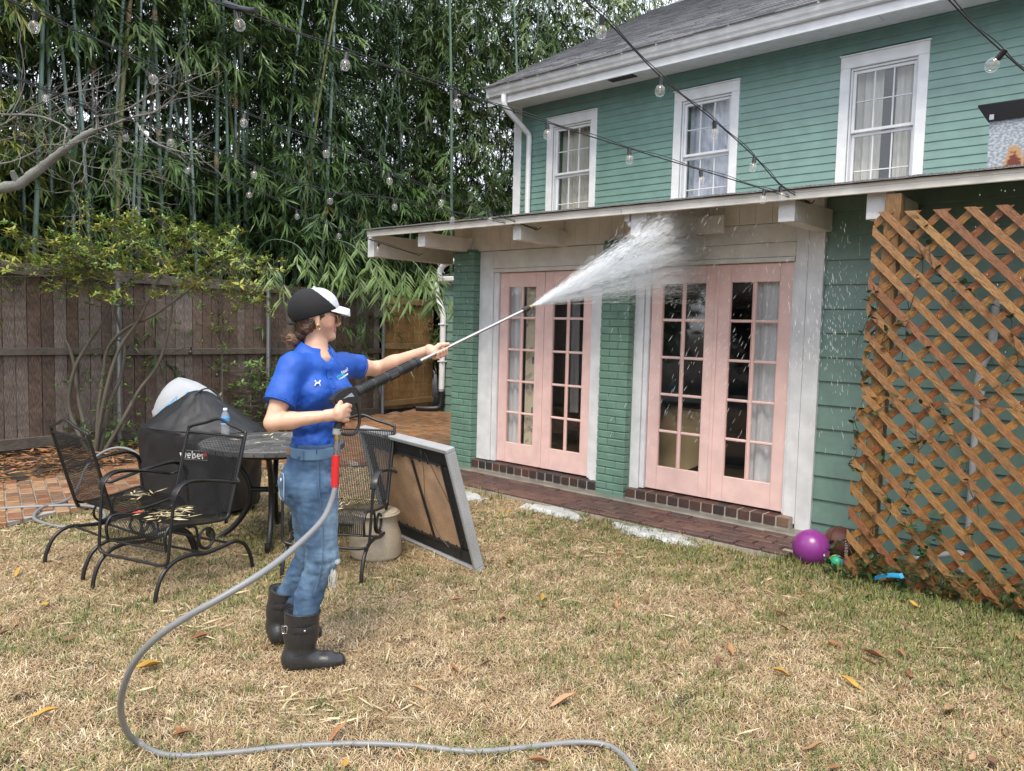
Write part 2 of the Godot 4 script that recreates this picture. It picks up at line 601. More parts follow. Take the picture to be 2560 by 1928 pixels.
func siding(parent: Node, called: String, x0: float, x1: float, y0: float, y1: float, z: float, lap: float, thick: float, material: Material, holes := []) -> void:
	var y := y0
	while y < y1 - 0.01:
		var h := minf(lap + 0.012, y1 - y)
		var cuts := []
		for hole in holes:
			if y + lap * 0.5 > hole[2] and y + lap * 0.5 < hole[3]:
				cuts.append([hole[0], hole[1]])
		var x := x0
		for cgap in cuts:
			if cgap[0] > x + 0.01:
				part(called, wedge_board(x, cgap[0], h, thick, 0.004), material, parent, TR(Vector3((x + cgap[0]) / 2, y, z), Vector3(0, 0, rr(-.0006, .0006))))
			x = cgap[1]
		if x1 > x + 0.01:
			part(called, wedge_board(x, x1, h, thick, 0.004), material, parent, TR(Vector3((x + x1) / 2, y, z)))
		y += lap

func make_house() -> void:
	var house := thing("house", "two storey green clapboard house with pink french doors and grey shingle roof", "house", Vector3(-4, 0, 0))
	house.position = Vector3.ZERO
	# ---- lower front: sheathing, lap siding, openings
	var shell := group_node("lower_wall", house)
	put_box("sheathing", Vector3(-2.40, -.02, -.16), Vector3(3.0, 2.75, -.03), M.mortar_green, shell)
	siding(shell, "lap_board", -2.33, 3.0, -0.044, 2.66, -.03, 0.186, 0.022, M.green)
	put_box("sheathing", Vector3(-6.40, 2.20, -.16), Vector3(-2.40, 2.75, -.03), M.offwhite, shell)
	put_box("sheathing", Vector3(-6.40, -.02, -.16), Vector3(-5.80, 2.20, -.03), M.offwhite, shell)
	put_box("sheathing", Vector3(-4.52, -.02, -.16), Vector3(-3.90, 2.20, -.03), M.mortar_green, shell)
	put_box("sheathing", Vector3(-2.56, -.02, -.16), Vector3(-2.40, 2.20, -.03), M.offwhite, shell)
	put_box("side_wall", Vector3(-6.40, -.02, -3.5), Vector3(-6.26, 2.75, -.16), M.green, shell)
	put_box("side_wall", Vector3(2.86, -.02, -3.5), Vector3(3.0, 2.75, -.16), M.green, shell)
	# room behind the doors
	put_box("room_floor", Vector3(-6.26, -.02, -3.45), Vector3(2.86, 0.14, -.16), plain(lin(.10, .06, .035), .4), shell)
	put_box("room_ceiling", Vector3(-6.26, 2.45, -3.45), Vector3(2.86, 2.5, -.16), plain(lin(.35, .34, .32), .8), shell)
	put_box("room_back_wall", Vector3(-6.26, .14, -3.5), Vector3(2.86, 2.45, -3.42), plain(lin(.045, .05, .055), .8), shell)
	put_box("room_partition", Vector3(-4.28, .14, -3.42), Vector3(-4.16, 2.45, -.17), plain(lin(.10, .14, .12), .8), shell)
	# ---- trim round the doors
	var trim := group_node("door_trim", house)
	put_box("casing", Vector3(-6.045, .165, -.03), Vector3(-5.845, 2.42, .012), M.white_worn, trim, .003)
	put_box("jamb", Vector3(-5.842, .165, -.12), Vector3(-5.775, 2.19, -.004), M.white_worn, trim, .003)
	put_box("casing", Vector3(-4.500, .12, -.03), Vector3(-4.345, 2.42, .010), M.white_worn, trim, .003)
	put_box("jamb", Vector3(-4.535, .165, -.12), Vector3(-4.503, 2.19, -.004), M.white_worn, trim, .003)
	put_box("head_casing", Vector3(-5.842, 2.235, -.03), Vector3(-4.503, 2.42, .008), M.offwhite, trim, .003)
	put_box("head_stop", Vector3(-5.842, 2.193, -.12), Vector3(-4.503, 2.232, .016), M.offwhite, trim, .003)
	put_box("casing", Vector3(-4.085, .12, -.03), Vector3(-3.935, 2.42, .012), M.white_worn, trim, .003)
	put_box("jamb", Vector3(-3.932, .165, -.12), Vector3(-3.885, 2.19, -.004), M.white_worn, trim, .003)
	put_box("jamb", Vector3(-2.568, .165, -.12), Vector3(-2.552, 2.19, -.002), M.white_worn, trim, .002)
	put_box("casing", Vector3(-2.549, .10, -.03), Vector3(-2.452, 2.50, .012), M.white_worn, trim, .003)
	put_box("corner_board", Vector3(-2.449, .02, -.03), Vector3(-2.325, 2.50, .016), M.white_worn, trim, .004)
	put_box("head_casing", Vector3(-3.932, 2.232, -.03), Vector3(-2.552, 2.345, .008), M.offwhite, trim, .003)
	put_box("head_board", Vector3(-3.932, 2.348, -.03), Vector3(-2.552, 2.50, .005), M.offwhite, trim, .003)
	put_box("head_stop", Vector3(-3.932, 2.193, -.12), Vector3(-2.552, 2.229, .018), M.offwhite, trim, .003)
	# frieze boards above the trim, up to the awning
	var fx := -6.44
	while fx < -2.34:
		var w := minf(0.142, -2.335 - fx)
		put_box("frieze_board", Vector3(fx, 2.425 if fx < -3.95 else 2.503, -.03), Vector3(fx + w - .0025, 2.70, .030), M.beige, trim, .002)
		fx += 0.142
	# ---- painted brick piers
	make_pier(house, -6.365, -6.045, 0.045, 2.44)
	make_pier(house, -4.345, -4.030, 0.045, 2.44)
	# ---- sills of bricks on edge
	make_sill(house, -6.04, -4.36, 16)
	make_sill(house, -4.02, -2.46, 14)
	# ---- french doors
	make_leaf(house, -5.770, -5.158, "left", .40)
	make_leaf(house, -5.154, -4.540, "right", .40)
	make_leaf(house, -3.880, -3.228, "left", .40)
	make_leaf(house, -3.224, -2.572, "right", .40)
	make_awning(house)
	make_upper(house)
	make_wing(house)

func make_pier(house: Node, x0: float, x1: float, y0: float, y1: float) -> void:
	var pier := part("brick_pier", slab(Vector3(x0 + .008, y0, -.03), Vector3(x1 - .008, y1, .100)), M.mortar_green, house)
	var h := 0.0695
	var n := int((y1 - y0) / h)
	var w := x1 - x0
	for r in n:
		var cut := w * (0.66 if r % 2 == 0 else 0.36) + rr(-.012, .012)
		for k in 2:
			var a := x0 if k == 0 else x0 + cut + .003
			var b := x0 + cut - .003 if k == 0 else x1
			var hh := h - .006
			var z := .109 + rr(-.003, .003)
			part("brick", cbox(snappedf(b - a, .004), hh, .10, .006), M.green_brick, pier, TR(Vector3((a + b) / 2, y0 + (r + .5) * h, z - .05), Vector3(rr(-.008, .008), rr(-.012, .012), rr(-.008, .008))))
	# the side courses that return to the wall
	for r in n:
		part("brick", cbox(.006, h - .007, .075, .002), M.green_brick, pier, TR(Vector3(x1 - .001, y0 + (r + .5) * h, .018), Vector3(0, rr(-.02, .02), 0)))

func make_sill(house: Node, x0: float, x1: float, n: int) -> void:
	var sill := part("door_sill", slab(Vector3(x0 + .004, .05, -.10), Vector3(x1 - .004, .152, .082)), M.mortar, house)
	var p := (x1 - x0) / n
	for k in n:
		var m: Material = M.sill_brick[rng.randi() % 4]
		if k == n - 1 and x1 > -2.6: m = M.patio_brick[4]
		part("brick", cbox(snappedf(p - .013, .001), .078, .20, .006), m, sill, TR(Vector3(x0 + (k + .5) * p, .120 + rr(-.003, .003), -.006 + rr(-.004, .004)), Vector3(rr(-.01, .01), rr(-.015, .015), rr(-.015, .015))))

func make_leaf(house: Node, x0: float, x1: float, hand: String, _k: float) -> void:
	var y0 := .172
	var y1 := 2.188
	var leaf := group_node("french_door", house)
	var st := .112
	var zf := -.030
	var zb := -.072
	put_box("stile", Vector3(x0, y0, zb), Vector3(x0 + st, y1, zf), M.pink, leaf, .003)
	put_box("stile", Vector3(x1 - st, y0, zb), Vector3(x1, y1, zf), M.pink, leaf, .003)
	put_box("bottom_rail", Vector3(x0 + st + .001, y0, zb), Vector3(x1 - st - .001, y0 + .215, zf - .002), M.pink, leaf, .003)
	put_box("top_rail", Vector3(x0 + st + .001, y1 - .150, zb), Vector3(x1 - st - .001, y1, zf - .002), M.pink, leaf, .003)
	if hand == "left":
		put_box("astragal", Vector3(x1 - .022, y0 + .004, zf + .001), Vector3(x1 + .010, y1 - .004, zf + .012), M.pink, leaf, .004)
	var gx0 := x0 + st
	var gx1 := x1 - st
	var gy0 := y0 + .215
	var gy1 := y1 - .150
	var mw := .024
	var cx := (gx0 + gx1) / 2
	put_box("muntin", Vector3(cx - mw / 2, gy0, zb + .006), Vector3(cx + mw / 2, gy1, zf - .006), M.pink, leaf, .006)
	var ph := (gy1 - gy0 - 4 * mw) / 5
	for r in 5:
		var a := gy0 + r * (ph + mw)
		if r > 0:
			for s in [[gx0, cx - mw / 2 - .001], [cx + mw / 2 + .001, gx1]]:
				put_box("muntin", Vector3(s[0], a - mw, zb + .007), Vector3(s[1], a, zf - .007), M.pink, leaf, .006)
		for s in [[gx0, cx - mw / 2], [cx + mw / 2, gx1]]:
			var pw: float = s[1] - s[0]
			# thin putty stops round each pane
			for t in [0, 1]:
				var sx: float = s[0] if t == 0 else s[1] - .007
				put_box("glazing_bead", Vector3(sx, a, -.047), Vector3(sx + .007, a + ph, -.039), M.pink_dark, leaf)
			part("pane", cbox(pw, ph, .004), M.glass, leaf, TR(Vector3((s[0] + s[1]) / 2, a + ph / 2, -.052)))

func make_awning(house: Node) -> void:
	var aw := group_node("awning", house)
	var slope := 0.135
	# decking and roofing, one long sloped slab each
	var m := MB.new()
	var x0 := -7.02
	var x1 := 3.0
	var zf := .80
	var zb := -3.58
	var ye := 2.605
	var yb := ye + (zf - zb) * slope
	for t in [[0.0, 0.022]]:
		var a := [Vector3(x0, ye + t[0], zf), Vector3(x1, ye + t[0] - .05, zf), Vector3(x1, yb + t[0] - .05, zb), Vector3(x0, yb + t[0], zb)]
		var up := Vector3(0, t[1], 0)
		m.quad(a[3], a[2], a[1], a[0])
		m.quad(a[0] + up, a[1] + up, a[2] + up, a[3] + up)
		for i in 4:
			m.quad(a[i], a[(i + 1) % 4], a[(i + 1) % 4] + up, a[i] + up)
	part("decking", m.done(), M.beige, aw)
	m = MB.new()
	var nz := FastNoiseLite.new(); nz.seed = 9; nz.frequency = 1.6
	var n := 90
	for i in n:
		var xa := x0 - .03 + (x1 - x0 + .06) * i / n
		var xb := x0 - .03 + (x1 - x0 + .06) * (i + 1) / n
		var ya := ye + .024 - .05 * (xa - x0) / (x1 - x0)
		var yb2 := ye + .024 - .05 * (xb - x0) / (x1 - x0)
		var fa := .035 + .012 * nz.get_noise_1d(xa * 3)
		var fb := .035 + .012 * nz.get_noise_1d(xb * 3)
		var da := .004 * nz.get_noise_1d(xa * 7 + 40)
		var db := .004 * nz.get_noise_1d(xb * 7 + 40)
		var top := Vector3(0, .012, 0)
		var A := Vector3(xa, ya + da, zf + fa); var B := Vector3(xb, yb2 + db, zf + fb)
		var C := Vector3(xb, yb2 + (zf - zb) * slope, zb); var D := Vector3(xa, ya + (zf - zb) * slope, zb)
		m.quad(A + top, B + top, C + top, D + top)
		m.quad(A, B, B + top, A + top)
		m.quad(D, C, B, A)
	part("roofing_felt", m.done(), M.roof_edge, aw)
	for k in 3:                                            # three lengths of board, following the eave
		var xa := lerpf(x0, x1, k / 3.0)
		var xb := lerpf(x0, x1, (k + 1) / 3.0) - .003
		var cy := ye - .022 - .05 * ((xa + xb) / 2 - x0) / (x1 - x0)
		part("fascia", cbox(xb - xa, .046, .020, .004), M.beige, aw, TR(Vector3((xa + xb) / 2, cy, zf - .012), Vector3(0, 0, -.05 / (x1 - x0))))
	# rafters with freshly primed ends
	for r in [[-7.06, .105, 2.352], [-6.215, .105, 2.425], [-4.885, .095, 2.42], [-3.595, .10, 2.41], [-2.340, .115, 2.405], [-1.740, .12, 2.38], [-0.55, .11, 2.40], [0.8, .11, 2.40]]:
		var y0: float = r[2]
		var raf := put_box("rafter", Vector3(r[0] - r[1] / 2, y0, -.0), Vector3(r[0] + r[1] / 2, ye - .035, .705), M.beige, aw, .004)
		if is_equal_approx(r[0], -7.06):
			raf.mesh = cbox(.105, ye - .01 - y0, 1.2, .004)
			raf.position = Vector3(r[0], (y0 + ye) / 2, .105)
		var e := put_box("primed_end", Vector3(r[0] - r[1] / 2 - .001, y0 - .001, .7055), Vector3(r[0] + r[1] / 2 + .001, ye - .045, .712), M.primer, aw, .002)
		if is_equal_approx(r[0], -3.595):
			e.mesh = cbox(.085, .20, .01, .002)
			put_box("primed_end", Vector3(-3.70, 2.50, .66), Vector3(-3.655, 2.585, .72), M.primer, aw, .004)
			put_box("primed_end", Vector3(-3.675, 2.455, .68), Vector3(-3.64, 2.497, .715), M.primer, aw, .010)
			put_box("primed_end", Vector3(-3.552, 2.485, .70), Vector3(-3.495, 2.585, .722), M.primer, aw, .004)
	# soffit lining between the rafters and a joint batten
	put_box("blocking", Vector3(-3.545, 2.43, .15), Vector3(-3.10, 2.575, .17), M.beige, aw, .003)

func make_upper(house: Node) -> void:
	var up := group_node("upper_wall", house)
	var z := -3.6
	var x0 := -8.865
	var x1 := 3.0
	put_box("sheathing", Vector3(x0, 2.2, z - .30), Vector3(-8.06, 5.25, z - .004), M.mortar_green, up)
	var wins := [-7.69, -5.397, -3.135, -0.70]
	var hw := .485
	var holes := []
	var last := -8.06
	for cx in wins:
		holes.append([cx - hw, cx + hw, 3.10, 4.92])
		var a: float = cx - hw + .115
		var b: float = cx + hw - .115
		put_box("sheathing", Vector3(last, 2.2, z - .30), Vector3(a, 5.25, z - .004), M.mortar_green, up)
		put_box("sheathing", Vector3(a, 4.81, z - .30), Vector3(b, 5.25, z - .004), M.mortar_green, up)
		put_box("sheathing", Vector3(a, 2.2, z - .30), Vector3(b, 3.15, z - .004), M.mortar_green, up)
		last = b
	put_box("sheathing", Vector3(last, 2.2, z - .30), Vector3(x1, 5.25, z - .004), M.mortar_green, up)
	siding(up, "clapboard", x0 + .14, x1, 3.02, 5.19, z, 0.0965, 0.016, M.green_up, holes)
	put_box("corner_board", Vector3(x0 - .02, 2.6, z - .10), Vector3(x0 + .138, 5.19, z + .024), M.white, up, .004)
	put_box("end_wall", Vector3(x0, 0, -10.5), Vector3(x0 + .15, 5.25, z - .30), M.green_up, up)
	# upper room box
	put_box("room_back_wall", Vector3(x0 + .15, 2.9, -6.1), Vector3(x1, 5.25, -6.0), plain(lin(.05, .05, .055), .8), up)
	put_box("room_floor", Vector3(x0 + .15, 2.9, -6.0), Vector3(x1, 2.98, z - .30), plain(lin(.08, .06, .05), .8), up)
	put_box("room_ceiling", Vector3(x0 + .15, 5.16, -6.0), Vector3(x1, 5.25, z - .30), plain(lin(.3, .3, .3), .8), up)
	for cx in wins:
		make_window(house, cx, z)
	# soffit boards, fascia, gutter
	var roof := group_node("roof", house)
	var sy := 5.185
	var bx := x0 - .05
	put_box("soffit", Vector3(bx, sy, z - .05), Vector3(x1, sy + .03, -3.0), M.soffit, roof)
	for k in 9:
		put_box("soffit_board", Vector3(bx, sy - .012, -3.585 + k * .0645), Vector3(x1, sy - .001, -3.585 + k * .0645 + .0605), M.soffit, roof, .003)
	put_box("fascia", Vector3(bx, 5.085, -3.0), Vector3(x1, 5.30, -2.972), M.white, roof, .004)
	var dark_vent := put_box("vent", Vector3(-6.78, sy - .022, -3.36), Vector3(-6.36, sy - .013, -3.14), M.dark, roof)
	for k in 7:
		part("louvre", cbox(.40, .006, .018), plain(lin(.10, .10, .10), .6), dark_vent, TR(Vector3(0, -.004, -.09 + k * .03), Vector3(.6, 0, 0)))
	put_box("vent_patch", Vector3(-3.75, sy - .024, -3.40), Vector3(-3.10, sy - .013, -3.14), M.soffit, roof, .003)
	# gutter: ogee profile swept along x
	var pr := [Vector2(-2.968, 5.20), Vector2(-2.93, 5.195), Vector2(-2.905, 5.205), Vector2(-2.893, 5.235), Vector2(-2.872, 5.262), Vector2(-2.862, 5.30), Vector2(-2.862, 5.322), Vector2(-2.850, 5.326), Vector2(-2.850, 5.345), Vector2(-2.868, 5.345), Vector2(-2.874, 5.30), Vector2(-2.90, 5.24), Vector2(-2.93, 5.21), Vector2(-2.964, 5.21)]
	var m := MB.new()
	var gx0 := x0 + .03
	for i in pr.size():
		var a: Vector2 = pr[i]; var b: Vector2 = pr[(i + 1) % pr.size()]
		m.quad(Vector3(gx0, a.y, a.x), Vector3(x1, a.y, a.x), Vector3(x1, b.y, b.x), Vector3(gx0, b.y, b.x))
	m.box(Vector3(gx0 - .003, 5.195, -2.968), Vector3(gx0, 5.34, -2.856))
	part("gutter", m.done(), M.gutter, roof)
	# downspout at the corner
	var dsp := bent([Vector3(-8.52, 5.20, -2.93), Vector3(-8.52, 5.08, -2.93), Vector3(-8.52, 4.98, -3.02), Vector3(-8.52, 4.78, -3.40), Vector3(-8.52, 4.70, -3.53), Vector3(-8.52, 4.55, -3.54)], 5)
	dsp.append(Vector3(-8.52, 3.0, -3.54))
	part("downspout", tube_mesh(dsp, .045, 10), M.white, roof)
	# roof planes: pitch .557 over a gable end
	var pitch := .557
	var ey := 5.352
	var ez := -2.87
	var rz := -8.6
	var ry := ey + (ez - rz) * pitch
	m = MB.new()
	m.quad(Vector3(x0, ey - .03, ez), Vector3(x1 + .3, ey - .03, ez), Vector3(x1 + .3, ry - .03, rz), Vector3(x0, ry - .03, rz))
	m.quad(Vector3(x1 + .3, ey - .03, -14.3), Vector3(x0, ey - .03, -14.3), Vector3(x0, ry - .03, rz), Vector3(x1 + .3, ry - .03, rz))
	m.tri(Vector3(x0 + .04, 5.25, -14.0), Vector3(x0 + .04, 5.25, -3.1), Vector3(x0 + .04, ry - .05, rz))
	part("roof_deck", m.done(), M.shingle[2], roof)
	put_box("rake_board", Vector3(x0 - .03, 5.20, -3.02), Vector3(x0 + .0, 5.33, -2.94), M.white, roof, .003)
	# shingle courses
	var ang := atan(pitch)
	var spots := []
	var rows := 44
	for r in rows:
		var sdist := .02 + r * .125
		var x := x0 - .02 - rr(0, .25)
		while x < x1 + .2:
			var w := rr(.19, .33)
			spots.append([r, x, w, sdist])
			x += w
	spots.sort_custom(func(a, b): return a[0] * .55 + absf(a[1] + 5.5) < b[0] * .55 + absf(b[1] + 5.5))
	var rest := MB.new()
	var done_parts := 0
	for s in spots:
		var w: float = snappedf(s[2], .03)
		var sd: float = s[3] + rr(-.004, .004)
		var xa: float = maxf(s[1], x0 - .03)
		if s[1] + s[2] <= x0: continue
		var at := Vector3(xa + w / 2, ey + sd * sin(ang) + .004, ez - sd * cos(ang))
		var xf := Transform3D(Basis(Vector3.RIGHT, ang - .075), at + Vector3(0, rr(0, .004), 0))
		if done_parts < 300:
			part("shingle", cbox(w - .008, .016, .15, .002), M.shingle[rng.randi() % 4], roof, xf)
			done_parts += 1
		else:
			rest.col = Color(1, 1, 1) * [.6, .8, 1.0, 1.25][rng.randi() % 4]
			rest.box(Vector3(-w / 2 + .004, -.008, -.075), Vector3(w / 2 - .004, .008, .075), 0, xf)
	var o := part("far_shingles", rest.done(), tinted(M.shingle[1], M.shingle[1].albedo_color), roof)
	o.material_override.vertex_color_use_as_albedo = true
	o.set_meta("kind", "stuff")

func make_window(house: Node, cx: float, z: float) -> void:
	var w := group_node("window", house)
	var hw := .485
	var top := 4.92
	var bot := 3.12
	var cw := .112
	put_box("casing", Vector3(cx - hw, bot, z - .01), Vector3(cx - hw + cw, top - .15, z + .026), M.white, w, .004)
	put_box("casing", Vector3(cx + hw - cw, bot, z - .01), Vector3(cx + hw, top - .15, z + .026), M.white, w, .004)
	put_box("head_casing", Vector3(cx - hw, top - .149, z - .01), Vector3(cx + hw, top - .012, z + .027), M.white, w, .004)
	put_box("drip_cap", Vector3(cx - hw - .012, top - .011, z - .01), Vector3(cx + hw + .012, top + .005, z + .045), M.white, w, .003)
	put_box("sill", Vector3(cx - hw - .02, bot - .05, z - .04), Vector3(cx + hw + .02, bot - .001, z + .06), M.white, w, .005)
	for s in [-1, 1]:
		var xa: float = cx + s * (hw - cw)
		put_box("jamb", Vector3(minf(xa, xa - s * .022), bot, z - .14), Vector3(maxf(xa, xa - s * .022), top - .15, z - .012), M.white, w)
	put_box("head_jamb", Vector3(cx - hw + cw + .023, top - .175, z - .14), Vector3(cx + hw - cw - .023, top - .151, z - .012), M.white, w)
	var ix0 := cx - hw + cw + .024
	var ix1 := cx + hw - cw - .024
	# two sashes: the upper one outside
	for s in 2:
		var y0 := 4.02 if s == 0 else bot + .01
		var y1 := top - .18 if s == 0 else 4.015
		var zz := z - .055 if s == 0 else z - .092
		var f := .034
		put_box("sash_stile", Vector3(ix0, y0, zz - .017), Vector3(ix0 + f, y1, zz + .017), M.white, w, .003)
		put_box("sash_stile", Vector3(ix1 - f, y0, zz - .017), Vector3(ix1, y1, zz + .017), M.white, w, .003)
		put_box("sash_rail", Vector3(ix0 + f, y1 - f, zz - .016), Vector3(ix1 - f, y1, zz + .016), M.white, w, .003)
		put_box("sash_rail", Vector3(ix0 + f, y0, zz - .016), Vector3(ix1 - f, y0 + f, zz + (.016 if s == 1 else .022)), M.white, w, .003)
		var gx0 := ix0 + f
		var gx1 := ix1 - f
		var gy0 := y0 + f
		var gy1 := y1 - f
		var pw := (gx1 - gx0) / 3
		for k in [1, 2]:
			put_box("muntin", Vector3(gx0 + pw * k - .008, gy0, zz - .010), Vector3(gx0 + pw * k + .008, gy1, zz + .012), M.white, w, .003)
		var my := (gy0 + gy1) / 2
		for k in 3:
			put_box("muntin", Vector3(gx0 + pw * k + .009, my - .007, zz - .010), Vector3(gx0 + pw * (k + 1) - .009, my + .007, zz + .011), M.white, w, .003)
			for r in 2:
				var ya := gy0 if r == 0 else my
				var yb := my if r == 0 else gy1
				part("pane", cbox(pw - .012, yb - ya - .008, .003), M.glass, w, TR(Vector3(gx0 + pw * (k + .5), (ya + yb) / 2, zz - .004), Vector3(rr(-.006, .006), rr(-.006, .006), 0)))

func make_wing(house: Node) -> void:
	var wg := group_node("side_wing", house)
	var z := -3.6
	put_box("sheathing", Vector3(-10.60, -.02, -7.0), Vector3(-8.88, 2.40, z - .03), M.mortar_green, wg)
	siding(wg, "lap_board", -10.60, -6.41, 0.02, 2.38, z - .03, 0.165, 0.02, M.green)
	put_box("fascia", Vector3(-10.74, 2.36, z - .05), Vector3(-8.88, 2.40, z + .02), M.white_worn, wg, .003)
	put_box("gutter", Vector3(-10.78, 2.395, z + .02), Vector3(-8.88, 2.49, z + .12), M.gutter, wg, .02)
	var m := MB.new()
	m.quad(Vector3(-10.8, 2.48, z + .06), Vector3(-8.88, 2.48, z + .06), Vector3(-8.88, 3.3, -7.0), Vector3(-10.8, 3.3, -7.0))
	part("roof_deck", m.done(), M.shingle[2], wg)
	# the upper downspout comes across and empties into the gutter
	part("downspout", tube_mesh(bent([Vector3(-9.3, 2.78, z + .10), Vector3(-10.1, 2.76, z + .09), Vector3(-10.42, 2.72, z + .08), Vector3(-10.56, 2.60, z + .08), Vector3(-10.58, 2.48, z + .08)], 6), .055, 10), M.white_worn, wg)
	var d := bent([Vector3(-10.66, 2.40, z + .07), Vector3(-10.66, 2.28, z + .07), Vector3(-10.62, 2.12, z + .07), Vector3(-10.52, 1.90, z + .06), Vector3(-10.49, 1.75, z + .05)], 5)
	d.append(Vector3(-10.50, .42, z + .05))
	part("downspout", tube_mesh(d, .055, 10), M.white, wg)
	for y in [1.62, .95]:
		put_box("strap", Vector3(-10.558, y, z - .01), Vector3(-10.434, y + .025, z + .112), M.white_worn, wg, .004)
	# black corrugated drain
	var pts := bent([Vector3(-10.50, .46, z + .05), Vector3(-10.50, .26, z + .05), Vector3(-10.52, .12, z + .09), Vector3(-10.66, .095, z + .22), Vector3(-10.85, .095, z + .34)], 14)
	var rad := []
	for i in pts.size(): rad.append(.060 if i % 2 == 0 else .050)
	part("drain_pipe", tube_mesh(pts, rad, 12), M.black_plastic, wg)


# -------------------------------------------------------------------- fence
func make_fence() -> void:
	# runs along the back of the garden; the far end next to the wing is newer wood
	var a := Vector3(-9.75, 0, 7.2)
	var b := Vector3(-10.98, 0, -2.52)
	var c := Vector3(-11.22, 0, -3.98)
	var fence := thing("wooden_fence", "tall weathered brown board fence along the back of the garden", "fence", a)
	fence.position = Vector3.ZERO
	var dir := (b - a).normalized()
	var len_ := a.distance_to(b)
	var turn := atan2(-dir.z, dir.x)
	var inward := Vector3(-dir.z, 0, dir.x) * -1.0
	if inward.x < 0: inward = -inward
	var x := 0.0
	while x < len_ - .07:
		var w: float = [.128, .138, .148][rng.randi() % 3]
		var h := 2.24 + rr(-.012, .012) - .012 * x
		var p := a + dir * (x + w / 2)
		part("board", cbox(w - .006, snappedf(h, .02), .019, .002), M.board[rng.randi() % 6], fence, TR(p + Vector3(0, h / 2 + .02, 0) + inward * rr(-.004, .004), Vector3(0, turn + rr(-.02, .02), rr(-.004, .004))))
		x += w + rr(.001, .004)
	for r in [[2.16, .095, .045], [1.235, .085, .045], [.17, .13, .045]]:
		var n := 4
		for k in n:
			var p := a + dir * len_ * (k + .5) / n + Vector3(0, r[0] - .010 * len_ * (k + .5) / n * 1.0, 0) + inward * .036
			part("rail", cbox(len_ / n - .006, r[1], r[2], .004), M.rail, fence, TR(p, Vector3(0, turn, -.010 if r[0] > 2 else -.004)))
	for s in [Vector3(-10.218, 0, 2.153), Vector3(-10.47, 0, -.10), Vector3(-10.903, 0.02, -2.5)]:
		var q: Vector3 = s
		q.x = lerpf(a.x, b.x, (q.z - a.z) / (b.z - a.z)) + .095
		part("post", tube_mesh([q, q + Vector3(0, 2.10, 0)], .031, 14), M.galv, fence)
	# newer boards: a gate beside the wing
	var gate := thing("wooden_gate", "newer honey brown board gate between grey post and house wing", "gate", b)
	gate.position = Vector3.ZERO
	dir = (c - b).normalized()
	turn = atan2(-dir.z, dir.x)
	len_ = b.distance_to(c)
	x = .05
	while x < len_ - .04:
		var p := b + dir * (x + .07)
		part("board", cbox(.137, 2.0, .019, .002), M.gate[rng.randi() % 3], gate, TR(p + Vector3(0, 1.09 + rr(-.01, .01), 0), Vector3(0, turn + rr(-.015, .015), 0)))
		x += .141
	for y in [2.02, 1.22, .20]:
		var p := b + dir * len_ / 2 + Vector3(0, y, 0) + inward * .035
		part("rail", cbox(len_ - .06, .10, .04, .004), M.gate_rail, gate, TR(p, Vector3(0, turn, 0)))
	for y in [1.22, .20]:
		part("hinge", cbox(.05, .07, .012, .003), M.galv, gate, TR(b + dir * .06 + Vector3(0, y, 0) + inward * .062, Vector3(0, turn, 0)))

# ------------------------------------------------------------------- leaves
func leaf_into(m: MB, at: Vector3, dir: Vector3, up: Vector3, length: float, width: float, droop: float) -> void:
	# pointed blade in two folds, slightly keeled
	var side := dir.cross(up).normalized()
	var nn := side.cross(dir).normalized()
	var p1 := at + dir * length * .42 - Vector3(0, droop * length * .18, 0)
	var p2 := at + dir * length * .95 - Vector3(0, droop * length * .75, 0)
	var k := nn * width * .12
	var i := m.vert(at, nn)
	m.vert(p1 - side * width * .5 + k, (nn - side * .25).normalized()); m.vert(p1 + side * width * .5 + k, (nn + side * .25).normalized()); m.vert(p2, nn); m.vert(p1 - k, nn)
	m.ix.append_array([i, i + 1, i + 4, i, i + 4, i + 2, i + 1, i + 3, i + 4, i + 4, i + 3, i + 2])

func sprig_mesh(seed_: int, leaves: int, ll: float, lw: float, spread: float) -> ArrayMesh:     # a drooping twig with a fan of leaves, along +x
	var r := RandomNumberGenerator.new()
	r.seed = seed_
	var m := MB.new()
	var pts := []
	for i in 5:
		var t := i / 4.0
		pts.append(Vector3(t * .30, -.10 * t * t, r.randf_range(-.01, .01)))
	m.col = Color(.75, .8, .6)
	m.tube(pts, .0022, 3, false)
	for k in leaves:
		var t := r.randf_range(.25, 1.0) if k < leaves - 4 else 1.0
		var p: Vector3 = Vector3(t * .30, -.10 * t * t, 0)
		var a := r.randf_range(-spread, spread)
		var d := Vector3(cos(a), r.randf_range(-.75, .25), sin(a)).normalized()
		var g := r.randf_range(.7, 1.25)
		m.col = Color(g, g * r.randf_range(.92, 1.06), g * r.randf_range(.8, 1.0))
		leaf_into(m, p, d, Vector3(r.randf_range(-.5, .5), 1, r.randf_range(-.5, .5)).normalized(), ll * r.randf_range(.7, 1.25), lw * r.randf_range(.8, 1.2), r.randf_range(.1, .8))
	return m.done()

func leaf_mat(c: Color, rough := .45, back := .35) -> StandardMaterial3D:
	var m := plain(c, rough)
	m.vertex_color_use_as_albedo = true
	m.backlight_enabled = true
	m.backlight = Color(back, back, back)
	return m

